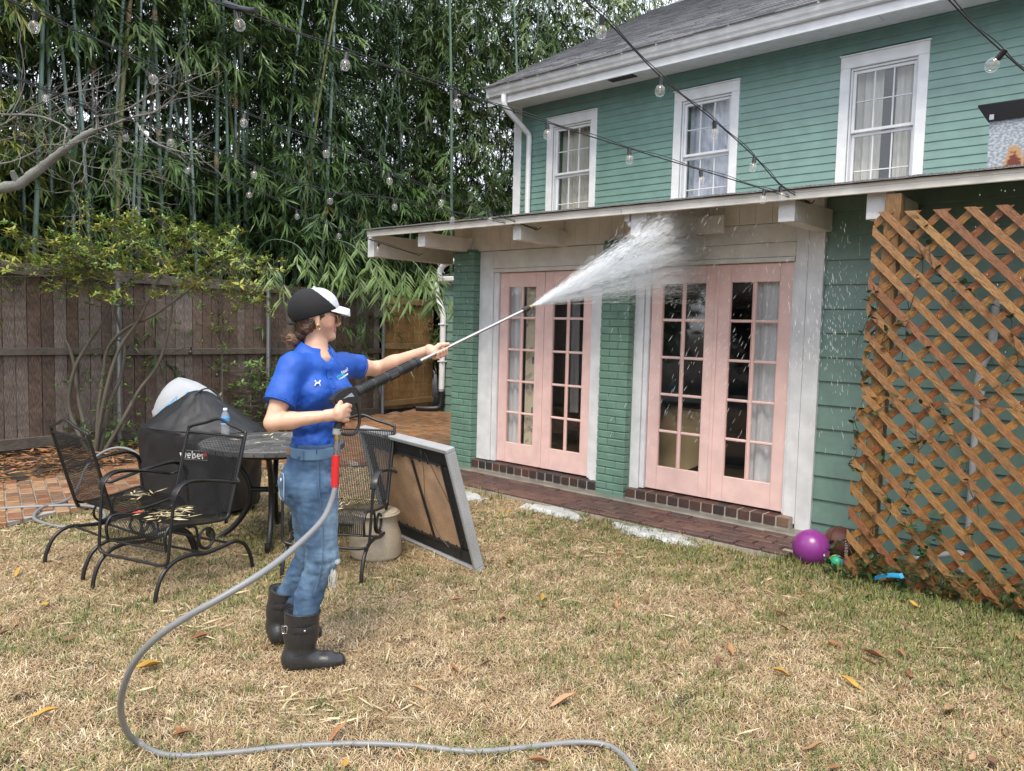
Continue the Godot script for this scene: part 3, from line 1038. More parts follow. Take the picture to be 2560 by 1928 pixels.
func culm_mesh(seed_: int, height: float, r0: float) -> Array:
	var r := RandomNumberGenerator.new()
	r.seed = seed_
	var pts := []
	var rad := []
	var lean := Vector3(r.randf_range(-.05, .05), 0, r.randf_range(-.07, .07))
	var bow := Vector3(r.randf_range(-.5, .9), 0, r.randf_range(-.8, .8))
	var y := -0.05
	var k := 0
	var spine := func(t): return Vector3(0, t, 0) + lean * t + bow * pow(maxf(t, 0.0) / height, 2.4) * 1.3
	while y < height:
		var q := r0 * (1.0 - .75 * pow(maxf(y, 0) / height, 1.3))
		pts.append(spine.call(y)); rad.append(q)
		pts.append(spine.call(y + .012)); rad.append(q * 1.16)
		pts.append(spine.call(y + .024)); rad.append(q * .97)
		y += .20 + .018 * minf(k, 9) + r.randf_range(-.01, .01)
		k += 1
	var m := MB.new()
	m.tube(pts, rad, 7)
	return [m.done(), spine]

func make_bamboo() -> void:
	var culm_mats := [plain(lin(.19, .27, .235), .45), plain(lin(.13, .20, .155), .5), plain(lin(.25, .33, .285), .45), plain(lin(.24, .25, .10), .5)]
	var leaf_mats := [leaf_mat(lin(.072, .132, .040)), leaf_mat(lin(.108, .172, .050)), leaf_mat(lin(.056, .108, .040)), leaf_mat(lin(.25, .27, .060)), leaf_mat(lin(.19, .25, .080))]
	var sheath_mat := grain(lin(.30, .19, .10), lin(.48, .33, .20), .8, Vector3(8, 2, 8), .03, .1, true, 0, 61)
	var sprigs := [sprig_mesh(1, 11, .205, .027, 1.2), sprig_mesh(2, 9, .225, .029, .9), sprig_mesh(3, 12, .185, .025, 1.5)]
	# foliage of a whole culm, a few patterns: [lowest leaf, share of low leaves, number]
	var fol := []
	for pat in [[1.2, .75, 380], [1.6, .55, 330], [3.0, .2, 260], [1.0, .5, 460], [5.2, 0.0, 110], [1.0, 1.0, 260]]:
		var r := RandomNumberGenerator.new()
		r.seed = 77 + fol.size()
		var per := [[], [], []]
		var cols := [[], [], []]
		for i in int(pat[2]):
			var y: float
			if r.randf() < pat[1]: y = r.randf_range(pat[0], 4.6)
			else: y = r.randf_range(maxf(pat[0], 3.2), 10.4)
			var a := r.randf() * TAU
			var far := pow(r.randf(), .6) * (1.05 if y < 5.0 else .8)
			var at := Vector3(cos(a) * far, y - far * far * .35, sin(a) * far)
			var b := Basis(Vector3.UP, -a + r.randf_range(-.8, .8)) * Basis(Vector3.BACK, r.randf_range(-.7, .25)) * Basis(Vector3.RIGHT, r.randf_range(-.6, .6))
			var s := r.randf_range(.8, 1.25)
			var which := r.randi() % 3
			per[which].append(Transform3D(b.scaled(Vector3.ONE * s), at))
			var g := r.randf_range(.45, 1.5)
			var yel := 1.0
			if r.randf() < .03: yel = 2.4
			cols[which].append(Color(g * yel, g * (1.0 if yel == 1.0 else 1.3), g * .95))
		var fm := MB.new()
		for w in 3:
			for i in per[w].size(): bake(fm, sprigs[w], per[w][i], cols[w][i])
		fol.append(fm.done())
	var n := 0
	var spots := []
	# front rows that can be told apart, then deeper ones
	for i in 46:
		spots.append([Vector3(rr(-12.6, -11.5), 0, lerpf(6.6, -3.4, (i + rr(.1, .9)) / 46.0)), 0])
	for i in 34:                                            # clean stems right behind the fence
		spots.append([Vector3(rr(-11.75, -11.25), 0, lerpf(6.4, -1.6, (i + rr(.05, .95)) / 34.0)), 4])
	for i in 44:
		spots.append([Vector3(rr(-14.6, -12.8), 0, lerpf(5.6, -6.5, (i + rr(.1, .9)) / 44.0)), 1])
	for i in 30:
		spots.append([Vector3(rr(-17.5, -14.8), 0, lerpf(4.5, -9.0, (i + rr(.1, .9)) / 30.0)), 2])
	for i in 60:                                            # beyond the wing
		spots.append([Vector3(rr(-13.4, -11.2), 0, lerpf(-4.2, -17.0, (i + rr(.1, .9)) / 60.0)), 3])
	var shared := {}
	for s in spots:
		var at: Vector3 = s[0]
		var row: int = s[1]
		var variant := n % 9
		if not shared.has(variant):
			shared[variant] = culm_mesh(300 + variant, 9.2 + (variant % 4) * .8, [.034, .029, .041, .025, .036, .031, .038, .027, .034][variant])
		var label := "slender blue green bamboo culm rising behind the weathered fence"
		if row == 1: label = "bamboo culm in the thicket behind the front culms"
		if row == 2: label = "far bamboo culm at the back of the thicket"
		if row == 4: label = "clean pale bamboo stem standing closest behind the fence"
		if row == 3: label = "leafy bamboo culm standing beyond the house wing"
		var b := thing("bamboo", label, "bamboo", at, rr(0, TAU), ["front culms of the bamboo thicket", "culms inside the bamboo thicket", "farthest culms of the bamboo thicket", "bamboo beyond the house wing", "clean stems behind the fence"][row])
		var cm: Material = culm_mats[rng.randi() % 3]
		if rng.randf() < .06: cm = culm_mats[3]
		part("culm", shared[variant][0], cm, b)
		var pat := 0
		if row == 0: pat = [0, 4, 2, 4, 5, 4][n % 6]
		elif row == 1: pat = [0, 1, 3, 1][n % 4]
		elif row == 2: pat = [1, 3, 2][n % 3]
		elif row == 4: pat = 4
		else: pat = 3
		if row == 0 and at.z < -.8: pat = [0, 3, 1][n % 3]
		var lm: int = [0, 1, 2, 0, 2][rng.randi() % 5]
		if at.z > 2.6 and rng.randf() < .55: lm = 3
		if row == 3: lm = [1, 0, 2, 4][rng.randi() % 4] if at.z > -9.0 else [4, 1, 4][rng.randi() % 3]
		part("foliage", fol[pat], leaf_mats[lm], b)
		if row in [0, 4] and n % 4 == 1:
			for k in 2:
				var y := rr(3.4, 6.4)
				var mm := MB.new()
				var p: Vector3 = shared[variant][1].call(y)
				mm.loft([_ring(p, .034, 8), _ring(p + Vector3(.01, .12, 0), .040, 8), _ring(p + Vector3(.02, .26, .01), .010, 8)], false)
				part("sheath", mm.done(), sheath_mat, b)
		n += 1
	# sprays that hang over the gate
	for s in [[Vector3(-9.056, 2.281, -1.585), 10], [Vector3(-8.656, 2.358, -1.55), 11], [Vector3(-9.988, 2.523, -1.17), 10], [Vector3(-9.677, 2.59, -1.73), 14], [Vector3(-10.085, 2.445, -0.261), 8]]:
		var b := thing("bamboo", "arching bamboo spray hanging over the top of the fence", "bamboo", s[0], 0, "bamboo sprays over the fence")
		var xs := []
		var cs := []
		for i in int(s[1]):
			var q := Vector3(rr(-.45, .35), rr(-.22, .40), rr(-.6, .6))
			xs.append(Transform3D((Basis(Vector3.UP, rr(-.9, .9)) * Basis(Vector3.BACK, rr(-1.0, -.2))).scaled(Vector3.ONE * rr(.9, 1.35)), q))
			var g := rr(.8, 1.5)
			cs.append(Color(g, g, g))
		var fm := MB.new()
		for i in xs.size(): bake(fm, sprigs[1], xs[i], cs[i])
		part("foliage", fm.done(), leaf_mats[1], b)
		part("stem", tube_mesh(bent([Vector3(-1.4, -.6, .2), Vector3(-.8, .3, .1), Vector3(-.1, .32, 0), Vector3(.3, .0, -.05)], 6), .006, 5), culm_mats[1], b)

func _ring(c: Vector3, r: float, n: int) -> Array:
	var out := []
	for k in n:
		var a := -TAU * k / n
		out.append(c + Vector3(cos(a) * r, 0, sin(a) * r))
	return out

# ------------------------------------------------------------------- shrubs
func whorl_mesh(seed_: int, n: int, ll: float) -> ArrayMesh:
	var r := RandomNumberGenerator.new()
	r.seed = seed_
	var m := MB.new()
	for k in n:
		var a := TAU * k / n + r.randf_range(-.3, .3)
		var g := r.randf_range(.7, 1.3)
		m.col = Color(g * r.randf_range(.9, 1.15), g, g * .85)
		var d := Vector3(cos(a), r.randf_range(.0, .9), sin(a)).normalized()
		leaf_into(m, d * .004, d, Vector3.UP, ll * r.randf_range(.7, 1.2), ll * .36, r.randf_range(.0, .5))
	return m.done()

func twiggy(m: MB, from: Vector3, to: Vector3, r0: float, r1: float, wob: float) -> Array:
	var pts := []
	var rad := []
	for i in 6:
		var t := i / 5.0
		pts.append(from.lerp(to, t) + Vector3(rr(-1, 1), rr(-1, 1), rr(-1, 1)) * wob * sin(PI * t))
		rad.append(lerpf(r0, r1, t))
	m.tube(pts, rad, 5, false)
	return pts

func make_shrubs() -> void:
	var bark := grain(lin(.09, .075, .055), lin(.26, .235, .19), .9, Vector3(9, 9, 9), .05, .4, true, .2, 62)
	var lm := [leaf_mat(lin(.19, .26, .060), .5, .45), leaf_mat(lin(.31, .33, .075), .5, .45), leaf_mat(lin(.11, .20, .05), .4, .4)]
	var whorls := [whorl_mesh(11, 7, .062), whorl_mesh(12, 6, .070), whorl_mesh(13, 8, .056)]
	# the big leggy shrub in front of the fence
	var d := 9.35
	var stems := [
		[Vector3(-9.903, 0.114, 2.655), Vector3(-10.102, 0.509, 2.795), Vector3(-10.039, 0.98, 2.758), Vector3(-9.922, 1.34, 2.615), Vector3(-9.771, 1.573, 2.522), Vector3(-9.617, 1.86, 2.488), Vector3(-9.615, 2.226, 2.586)],
		[Vector3(-9.839, 0.127, 2.595), Vector3(-9.738, 0.557, 2.595), Vector3(-9.728, 0.883, 2.553), Vector3(-9.659, 1.234, 2.522), Vector3(-9.363, 1.485, 2.432), Vector3(-9.037, 1.651, 2.254), Vector3(-8.719, 1.877, 2.078), Vector3(-8.409, 2.128, 1.906), Vector3(-8.101, 2.287, 1.746)],
		[Vector3(-9.783, 0.14, 2.543), Vector3(-9.502, 0.467, 2.389), Vector3(-9.401, 0.769, 2.268), Vector3(-9.264, 1.062, 2.114), Vector3(-9.202, 1.445, 2.018), Vector3(-9.192, 1.88, 1.965), Vector3(-9.31, 2.312, 2.029)],
		[Vector3(-9.872, 0.132, 2.624), Vector3(-10.074, 0.567, 2.696), Vector3(-10.205, 1.025, 2.701), Vector3(-10.309, 1.327, 2.764), Vector3(-10.478, 1.394, 2.911), Vector3(-10.637, 1.483, 3.046)],
		[Vector3(-9.811, 0.134, 2.569), Vector3(-9.81, 0.542, 2.459), Vector3(-9.779, 0.928, 2.323), Vector3(-9.781, 1.317, 2.286), Vector3(-9.885, 1.758, 2.336), Vector3(-9.748, 2.152, 2.171), Vector3(-9.626, 2.477, 2.163)],
		[Vector3(-9.803, 0.14, 2.628), Vector3(-9.591, 0.677, 2.585), Vector3(-9.408, 1.222, 2.499), Vector3(-9.154, 1.6, 2.365), Vector3(-8.91, 2.073, 2.232), Vector3(-8.624, 2.434, 2.071)]]
	var shrub := thing("azalea_bush", "leggy yellow green azalea bush with bare stems in front of the fence", "bush", Vector3(-9.843, 0.122, 2.599))
	var base: Vector3 = shrub.position
	base.y = 0
	shrub.position = base
	var wood := MB.new()
	var tips := []
	for s in stems:
		var p := []
		for q in s: p.append(q - base)
		p[0].y = -.02
		var bp := bent(p, 5)
		var rad := []
		for i in bp.size(): rad.append(lerpf(.027, .009, float(i) / bp.size()) * rr(.9, 1.1))
		wood.tube(bp, rad, 7)
		for i in range(bp.size() / 2, bp.size(), 2): tips.append(bp[i])
	# canopy targets
	var xs := [[], [], []]
	var cs := [[], [], []]
	var right := Vector3(.740, 0, -.672)
	var fore := Vector3(.672, 0, .740)
	for i in 250:
		var along := rr(-1.08, 2.22)
		var top := 2.50 + .32 * sin(PI * clampf((along + .8) / 2.85, 0, 1))
		var local := right * along + fore * rr(-.4, .9) + Vector3(0, lerpf(top, 1.80, pow(rr(0, 1), 1.25)) - (.14 if along > 1.7 else 0.0), 0)
		var from: Vector3 = tips[0]
		var best := 1e9
		for t in tips:
			var dd: float = t.distance_to(local) + rr(0, .25)
			if dd < best: best = dd; from = t
		var tw := twiggy(wood, from, local, .0045, .0016, .05)
		for j in rng.randi_range(4, 8):
			var at: Vector3 = tw[rng.randi_range(2, 5)] + Vector3(rr(-.09, .09), rr(-.05, .09), rr(-.09, .09))
			if j == 0: at = local
			var k := rng.randi() % 3
			xs[k].append(Transform3D((Basis(Vector3.UP, rr(0, TAU)) * Basis(Vector3.RIGHT, rr(-.8, .8))).scaled(Vector3.ONE * rr(.75, 1.25)), at))
			var g := rr(.75, 1.4)
			var ye := rng.randf() < .05
			cs[k].append(Color(g * (2.6 if ye else 1.0), g * (1.7 if ye else 1.0), g * .8))
	# sprouts low on the stems
	for i in 70:
		var t: Vector3 = tips[rng.randi() % tips.size()] * rr(.25, .9) + Vector3(rr(-.25, .25), rr(-.2, .1), rr(-.2, .2))
		t.y = maxf(t.y, .08)
		xs[2].append(Transform3D(Basis(Vector3.UP, rr(0, TAU)).scaled(Vector3.ONE * rr(.8, 1.4)), t))
		cs[2].append(Color(.9, .95, .8))
	part("stems", wood.done(), bark, shrub)
	for k in 3:
		var fm := MB.new()
		for i in xs[k].size(): bake(fm, whorls[k], xs[k][i], cs[k][i])
		part("foliage", fm.done(), lm[k], shrub)
	# smaller bushes
	for s in [[Vector3(-10.333, 0, 0.335), 1.05, .55, 150, "small dense green azalea bush behind the covered grill", 2], [Vector3(-9.075, 0.876, 1.419), 2.2, .35, 34, "thin stemmed sapling with few leaves in front of the fence", 0], [Vector3(-10.167, 0, 2.388), .34, .42, 46, "low leafy seedlings at the foot of the bare stems", 2]]:
		var b := thing("azalea_bush", s[4], "bush", Vector3(s[0].x, 0, s[0].z))
		var w := MB.new()
		var xx := []
		var cc := []
		var hgt: float = s[1]
		var wid: float = s[2]
		var trunk := bent([Vector3(.1, -.02, 0), Vector3(.06, hgt * .3, .02), Vector3(-.02, hgt * .55, -.02), Vector3(-.06, hgt * .75, 0), Vector3(.02, hgt, 0)], 4)
		w.tube(trunk, .010, 6)
		for i in int(s[3]):
			var a := rr(0, TAU)
			var f := sqrt(rr(0.02, 1)) * wid
			var q := Vector3(cos(a) * f, hgt * (rr(.15, 1.0) if hgt < 1.5 else rr(.55, 1.05)), sin(a) * f)
			twiggy(w, trunk[clampi(int(q.y / hgt * trunk.size() * .8), 0, trunk.size() - 1)], q, .004, .0015, .03)
			xx.append(Transform3D((Basis(Vector3.UP, rr(0, TAU)) * Basis(Vector3.RIGHT, rr(-.6, .6))).scaled(Vector3.ONE * rr(.9, 1.5)), q))
			var g := rr(.7, 1.4)
			cc.append(Color(g, g, g))
		part("stems", w.done(), bark, b)
		var fm := MB.new()
		for i in xx.size(): bake(fm, whorls[1], xx[i], cc[i])
		part("foliage", fm.done(), lm[s[5]], b)

# ---------------------------------------------------------------- bare tree
func make_bare_tree() -> void:
	var bark := grain(lin(.14, .14, .12), lin(.50, .51, .47), .95, Vector3(7, 7, 7), .045, .7, true, .3, 63)
	var twig := grain(lin(.10, .086, .072), lin(.34, .32, .29), .9, Vector3(9, 9, 9), .05, .2, true, .2, 64)
	var t := thing("bare_tree", "bare lichen covered tree branches reaching in front of the bamboo", "tree", Vector3(-7.397, 0, 5.421))
	var base: Vector3 = t.position
	var dd := 6.5
	var trunk := [Vector3(-7.397, 0, 5.421), Vector3(-8.619, 0.734, 5.219), Vector3(-8.489, 1.737, 4.999), Vector3(-8.242, 2.284, 4.719), Vector3(-7.945, 2.524, 4.425), Vector3(-7.724, 2.628, 4.214), Vector3(-7.613, 2.662, 4.109), Vector3(-7.499, 2.7, 4.002), Vector3(-7.438, 2.768, 3.94), Vector3(-7.353, 2.863, 3.853), Vector3(-7.221, 2.944, 3.793), Vector3(-7.097, 3.011, 3.741), Vector3(-7.022, 3.093, 3.664), Vector3(-6.96, 3.137, 3.604)]
	var m := MB.new()
	var p := [Vector3(.05, -.25, 0)]
	for q in trunk: p.append(q - base)
	var bp := bent(p, 6)
	var rad := []
	for i in bp.size(): rad.append(lerpf(.115, .022, pow(float(i) / bp.size(), .42)) * rr(.86, 1.14))
	m.tube(bp, rad, 12)
	m.tube(bent([p[8], p[8] + Vector3(.0, .05, .03), p[8] + Vector3(.01, .10, .05)], 3), [.03, .028, .027, .026, .025, .022, .018], 8)
	part("trunk", m.done(), bark, t)
	var br := MB.new()
	var lines := [
		[[Vector3(-6.96, 3.137, 3.604), Vector3(-6.95, 3.228, 3.585), Vector3(-6.957, 3.296, 3.585), Vector3(-6.981, 3.325, 3.604)], .018],
		[[Vector3(-6.96, 3.137, 3.604), Vector3(-6.791, 3.163, 3.516), Vector3(-6.632, 3.217, 3.433), Vector3(-6.416, 3.273, 3.367), Vector3(-6.203, 3.365, 3.299), Vector3(-6.013, 3.4, 3.259), Vector3(-5.764, 3.494, 3.159)], .015],
		[[Vector3(-6.632, 3.217, 3.433), Vector3(-6.424, 3.078, 3.394), Vector3(-6.236, 2.953, 3.371), Vector3(-6.017, 2.885, 3.315), Vector3(-5.827, 2.867, 3.279)], .011],
		[[Vector3(-6.96, 3.137, 3.604), Vector3(-6.963, 3.076, 3.478), Vector3(-6.979, 2.918, 3.44), Vector3(-7.034, 2.815, 3.432), Vector3(-6.943, 2.591, 3.373)], .009],
		[[Vector3(-7.034, 2.815, 3.432), Vector3(-6.92, 2.674, 3.343), Vector3(-6.853, 2.625, 3.287)], .006],
		[[Vector3(-7.438, 2.81, 4.342), Vector3(-7.276, 2.833, 4.193), Vector3(-7.106, 2.883, 4.033), Vector3(-7.013, 2.948, 3.942), Vector3(-6.743, 2.976, 3.829), Vector3(-6.479, 3.015, 3.721)], .011],
		[[Vector3(-8.175, 3.173, 4.161), Vector3(-8.001, 3.248, 3.996), Vector3(-7.878, 3.368, 3.872), Vector3(-7.756, 3.453, 3.753), Vector3(-7.588, 3.519, 3.593), Vector3(-7.429, 3.6, 3.441), Vector3(-7.253, 3.683, 3.273)], .012],
		[[Vector3(-8.07, 3.368, 4.182), Vector3(-7.892, 3.35, 4.022), Vector3(-7.663, 3.346, 3.814), Vector3(-7.407, 3.235, 3.729), Vector3(-7.222, 3.113, 3.709), Vector3(-7.097, 3.011, 3.741)], .016],
		[[Vector3(-6.952, 3.258, 3.584), Vector3(-6.703, 3.282, 3.491), Vector3(-6.588, 3.372, 3.377), Vector3(-6.411, 3.441, 3.345), Vector3(-6.304, 3.511, 3.241)], .010],
		[[Vector3(-7.022, 3.093, 3.664), Vector3(-6.976, 2.917, 3.64), Vector3(-6.959, 2.747, 3.642), Vector3(-7.048, 2.669, 3.732), Vector3(-7.021, 2.594, 3.714)], .007],
		[[Vector3(-8.348, 3.139, 4.052), Vector3(-8.227, 3.163, 3.939), Vector3(-8.048, 3.231, 3.769), Vector3(-7.948, 3.338, 3.668)], .008],
		[[Vector3(-7.74, 3.244, 4.03), Vector3(-7.675, 3.566, 3.939), Vector3(-7.656, 3.917, 3.886)], .007],
		[[Vector3(-7.221, 2.944, 3.793), Vector3(-7.004, 2.84, 3.674), Vector3(-6.836, 2.838, 3.521), Vector3(-6.665, 2.806, 3.37), Vector3(-6.435, 2.762, 3.301)], .006]]
	for l in lines:
		var q := []
		for s in l[0]: q.append(s - base + Vector3(rr(-.02, .02), rr(-.02, .02), rr(-.05, .05)))
		var b := bent(q, 6)
		var rd := []
		for i in b.size(): rd.append(.78 * lerpf(l[1], l[1] * .26, float(i) / b.size()) * rr(.85, 1.15))
		br.tube(b, rd, 7)
		for i in range(3, b.size(), 2):               # twigs
			for rep in 1:
				var dir: Vector3 = (b[i] - b[i - 1]).normalized()
				var off := Vector3(rr(-1, 1), rr(-.6, 1), rr(-1, 1)).normalized()
				var d2 := (dir * .8 + off * .8).normalized()
				var L := rr(.12, .45)
				var e: Vector3 = b[i] + d2 * L + Vector3(0, rr(-.06, .10), 0)
				var w := twiggy(br, b[i], e, .0032, .0011, .025)
				for z in 1:
					var o := Vector3(rr(-1, 1), rr(-.7, 1), rr(-1, 1)).normalized()
					twiggy(br, w[rng.randi_range(2, 4)], w[4] + (d2 + o * .9).normalized() * L * rr(.3, .6), .0024, .001, .012)
	part("branches", br.done(), twig, t)


# trees at the near end of the garden, behind the camera: the door panes mirror them
func make_trees_behind() -> void:
	var bark := plain(lin(.10, .08, .06), .9)
	var lm := leaf_mat(lin(.05, .09, .03), .5, .3)
	var clump := MB.new()
	var r := RandomNumberGenerator.new(); r.seed = 90
	for i in 60:
		var d := Vector3(r.randf_range(-1, 1), r.randf_range(-1, 1), r.randf_range(-1, 1))
		leaf_into(clump, d * .5, (d + Vector3(r.randf_range(-.6, .6), r.randf_range(-.6, .6), r.randf_range(-.6, .6))).normalized(), Vector3.UP, r.randf_range(.22, .42), r.randf_range(.10, .2), .3)
	var cm := clump.done()
	for s in [[Vector3(-9.5, 0, 16.5), 5.5, "broad tree behind the camera at the left"], [Vector3(-4.0, 0, 19.0), 6.0, "tall tree behind the camera near the middle"], [Vector3(2.5, 0, 18.0), 6.0, "dense tree behind the camera on the right"], [Vector3(9.5, 0, 14.5), 5.5, "spreading tree behind the camera at the far right"], [Vector3(14.0, 0, 8.0), 5.0, "tree beyond the right end of the garden"], [Vector3(-13.5, 0, 13.0), 6.5, "leafy tree beyond the left end of the fence"], [Vector3(-16.5, 0, 18.0), 6.5, "far tree beyond the left end of the fence"]]:
		var t := thing("garden_tree", s[2], "tree", s[0])
		var h: float = s[1]
		var m := MB.new()
		m.tube([Vector3(0, -.1, 0), Vector3(.1, h * .3, .05), Vector3(-.05, h * .6, 0), Vector3(.1, h * .85, .1)], [.24, .19, .13, .05], 9)
		for k in 9:
			var a := r.randf() * TAU
			var y := h * r.randf_range(.25, .7)
			m.tube([Vector3(0, y, 0), Vector3(cos(a) * h * .15, y + h * .06, sin(a) * h * .15), Vector3(cos(a) * h * .3, y + h * .10, sin(a) * h * .3)], [.08, .05, .02], 6)
		part("trunk", m.done(), bark, t)
		var fm := MB.new()
		for k in 210:
			var a := r.randf() * TAU
			var v := r.randf()
			var rad := h * .36 * sqrt(r.randf()) * sin(PI * clampf(.18 + v * .8, 0, 1))
			var g := r.randf_range(.6, 1.3)
			bake(fm, cm, Transform3D(Basis.from_euler(Vector3(r.randf() * TAU, r.randf() * TAU, 0)).scaled(Vector3.ONE * r.randf_range(.7, 1.2)), Vector3(cos(a) * rad, h * (.12 + .9 * v), sin(a) * rad)), Color(g, g, g))
		part("crown", fm.done(), lm, t)


func V(x: float, y: float, z: float) -> Vector3: return Vector3(x, y, z)

# flat lettering with a little thickness, centred
func letters(called: String, words: String, height: float, material: Material, parent: Node, xf: Transform3D, depth := .002) -> MeshInstance3D:
	var t := TextMesh.new()
	t.text = words
	t.font = FONT
	t.font_size = 32
	t.pixel_size = height / 24.0
	t.depth = depth
	t.curve_step = 1.5
	return part(called, t, material, parent, xf)

func bake(m: MB, src: ArrayMesh, xf: Transform3D, tint := Color.WHITE) -> void:
	var a := src.surface_get_arrays(0)
	var first := m.v.size()
	m.v.append_array(xf * (a[Mesh.ARRAY_VERTEX] as PackedVector3Array))
	var nb := Transform3D(xf.basis.orthonormalized(), Vector3.ZERO)
	m.n.append_array(nb * (a[Mesh.ARRAY_NORMAL] as PackedVector3Array))
	var cc: PackedColorArray = a[Mesh.ARRAY_COLOR]
	for i in cc.size(): cc[i] = cc[i] * tint
	m.c.append_array(cc)
	m.uv.append_array(a[Mesh.ARRAY_TEX_UV])
	var ii: PackedInt32Array = a[Mesh.ARRAY_INDEX]
	for i in ii.size(): ii[i] += first
	m.ix.append_array(ii)

# ------------------------------------------------------------------ interior
func curtain(label: String, x0: float, x1: float, y0: float, y1: float, z: float, folds: float, amp: float, material: Material, flare := 0.0) -> void:
	var o := thing("curtain", label, "curtain", V((x0 + x1) / 2, y0, z))
	var m := MB.new()
	var rings := []
	var n := int(folds * 10)
	var rows := 10
	var ph := rr(0, TAU)
	for r in rows + 1:
		var t := float(r) / rows
		var y := t * (y1 - y0)
		var ring := []
		var side := []
		for k in n + 1:
			var u := float(k) / n
			var x := lerpf(x0, x1, u) - (x0 + x1) / 2
			x += flare * (1.0 - t) * (u - .5)
			var zz := amp * (sin(u * folds * TAU + ph + .35 * sin(t * 3.0 + ph)) + .35 * sin(u * folds * TAU * 2.3 + t * 2.0)) * lerpf(1.15, .8, t)
			ring.append(V(x, y, zz))
			side.append(V(x, y, zz - .003))
		side.reverse()
		ring.append_array(side)
		rings.append(ring)
	m.loft(rings, true)
	part("cloth", m.done(), material, o)

func make_interior() -> void:
	var cream := grain(lin(.62, .60, .53), lin(.72, .70, .63), .9, Vector3(20, 20, 20), .05, .05, true, .08, 71)
	var white := grain(lin(.66, .67, .68), lin(.76, .77, .79), .9, Vector3(20, 20, 20), .05, .05, true, .08, 72)
	var pale_blue := grain(lin(.58, .63, .74), lin(.68, .73, .84), .9, Vector3(20, 20, 20), .05, .05, true, .08, 73)
	for m in [cream, white, pale_blue]:
		m.backlight_enabled = true
		m.backlight = Color(.4, .4, .4)
	curtain("white curtain behind the left pink door beside the brick pier", -5.76, -5.50, .2, 2.2, -.115, 2.6, .018, white)
	# the edge of a printed curtain: blue dots and grey leaves on cream
	var img := Image.create(128, 512, false, Image.FORMAT_RGB8)
	img.fill(Color(.80, .77, .68))
	var r := RandomNumberGenerator.new(); r.seed = 4
	for k in 46:
		var c := Vector2(r.randf() * 128, r.randf() * 512)
		var dot := r.randf() < .6
		var rad := r.randf_range(7, 14)
		for y in range(-18, 19):
			for x in range(-18, 19):
				var hit := Vector2(x, y).length() < rad if dot else absf(x * .6 + y * .25) + absf(y * .42) < rad * .55
				if hit: img.set_pixel(posmod(int(c.x) + x, 128), posmod(int(c.y) + y, 512), Color(.25, .33, .48) if dot else Color(.52, .50, .44))
	var prt := StandardMaterial3D.new()
	prt.albedo_texture = ImageTexture.create_from_image(img)
	prt.roughness = .9
	prt.cull_mode = BaseMaterial3D.CULL_DISABLED
	prt.uv1_triplanar = true; prt.uv1_world_triplanar = true; prt.uv1_scale = V(2.6, .65, 2.6)
	curtain("cream printed curtain with blue dots behind the left pink door", -5.49, -5.33, .2, 2.2, -.125, 1.7, .022, prt)
	curtain("grey sheer curtain behind the second pink door leaf", -5.02, -4.90, .75, 2.2, -.30, 1.2, .02, grain(lin(.22, .22, .22), lin(.30, .30, .30), .9, Vector3(20, 20, 20), .05, 0, true, 0, 74))
	curtain("white gathered curtain at the right edge of the right pink doors", -2.91, -2.66, .2, 2.2, -.115, 2.2, .020, white, .05)
	curtain("cream curtain covering the leftmost upstairs window", -8.08, -7.30, 3.02, 4.86, -3.86, 6.5, .026, cream)
	curtain("pale blue curtain covering the middle upstairs window", -5.79, -5.01, 3.02, 4.86, -3.86, 6.5, .022, pale_blue)
	curtain("cream curtain on the left of the right upstairs window", -3.53, -3.20, 3.02, 4.86, -3.86, 3.5, .026, cream)
	curtain("cream curtain on the right of the right upstairs window", -3.06, -2.74, 3.02, 4.86, -3.86, 3.5, .026, cream)
	# an armchair under a herringbone throw, seen through the right doors
	var hb := Image.create(64, 64, false, Image.FORMAT_RGB8)
	for y in 64:
		for x in 64:
			var d := (x % 32) if (x / 32) % 2 == 0 else 31 - (x % 32)
			hb.set_pixel(x, y, Color(.82, .74, .58) if ((d + y) / 4) % 2 == 0 else Color(.66, .57, .42))
	var throw_mat := StandardMaterial3D.new()
	throw_mat.albedo_texture = ImageTexture.create_from_image(hb)
	throw_mat.roughness = .95
	throw_mat.uv1_triplanar = true; throw_mat.uv1_scale = V(9, 9, 9)
	throw_mat.cull_mode = BaseMaterial3D.CULL_DISABLED
	var ch := thing("armchair", "dark armchair under a cream herringbone throw behind the right doors", "chair", V(-3.87, .14, -.60))
	var m := MB.new()
	m.box(V(-.24, .08, -.24), V(.24, .36, .16), .05)
	m.box(V(-.20, .40, -.18), V(.20, .62, -.02), .05)
	part("frame", m.done(), plain(lin(.05, .045, .04), .8), ch)
	for s in [-1, 1]:
		for t in [-1, 1]:
			part("leg", cbox(.04, .10, .04, .004), M.dark, ch, TR(V(s * .25, .05, t * .22)))
	m = MB.new()
	var rings := []
	for i in 13:
		var t := i / 12.0
		var ring := []
		for k in 28:
			var a := -TAU * k / 28
			var w := lerpf(.36, .22, pow(t, 2.2)) * (1.0 + .05 * sin(a * 3 + t * 3))
			var dd := lerpf(.26, .12, pow(t, 1.6)) * (1.0 + .04 * sin(a * 4 + 1))
			var ca := signf(cos(a)) * pow(absf(cos(a)), .6)
			var sa := signf(sin(a)) * pow(absf(sin(a)), .6)
			ring.append(V(ca * w * .85 + .03, .20 + t * .52 + (.12 * (1 - t) * cos(a + .6)), sa * dd - .05))
		rings.append(ring)
	m.loft(rings, true)
	part("throw", m.done(), throw_mat, ch)
	var sofa := thing("sofa", "grey sofa with round cushions deep behind the right doors", "sofa", V(-3.40, .14, -1.60))
	m = MB.new(); m.box(V(-.75, .1, -.4), V(.75, .45, .4), .06); part("seat", m.done(), plain(lin(.075, .078, .085), .9), sofa)
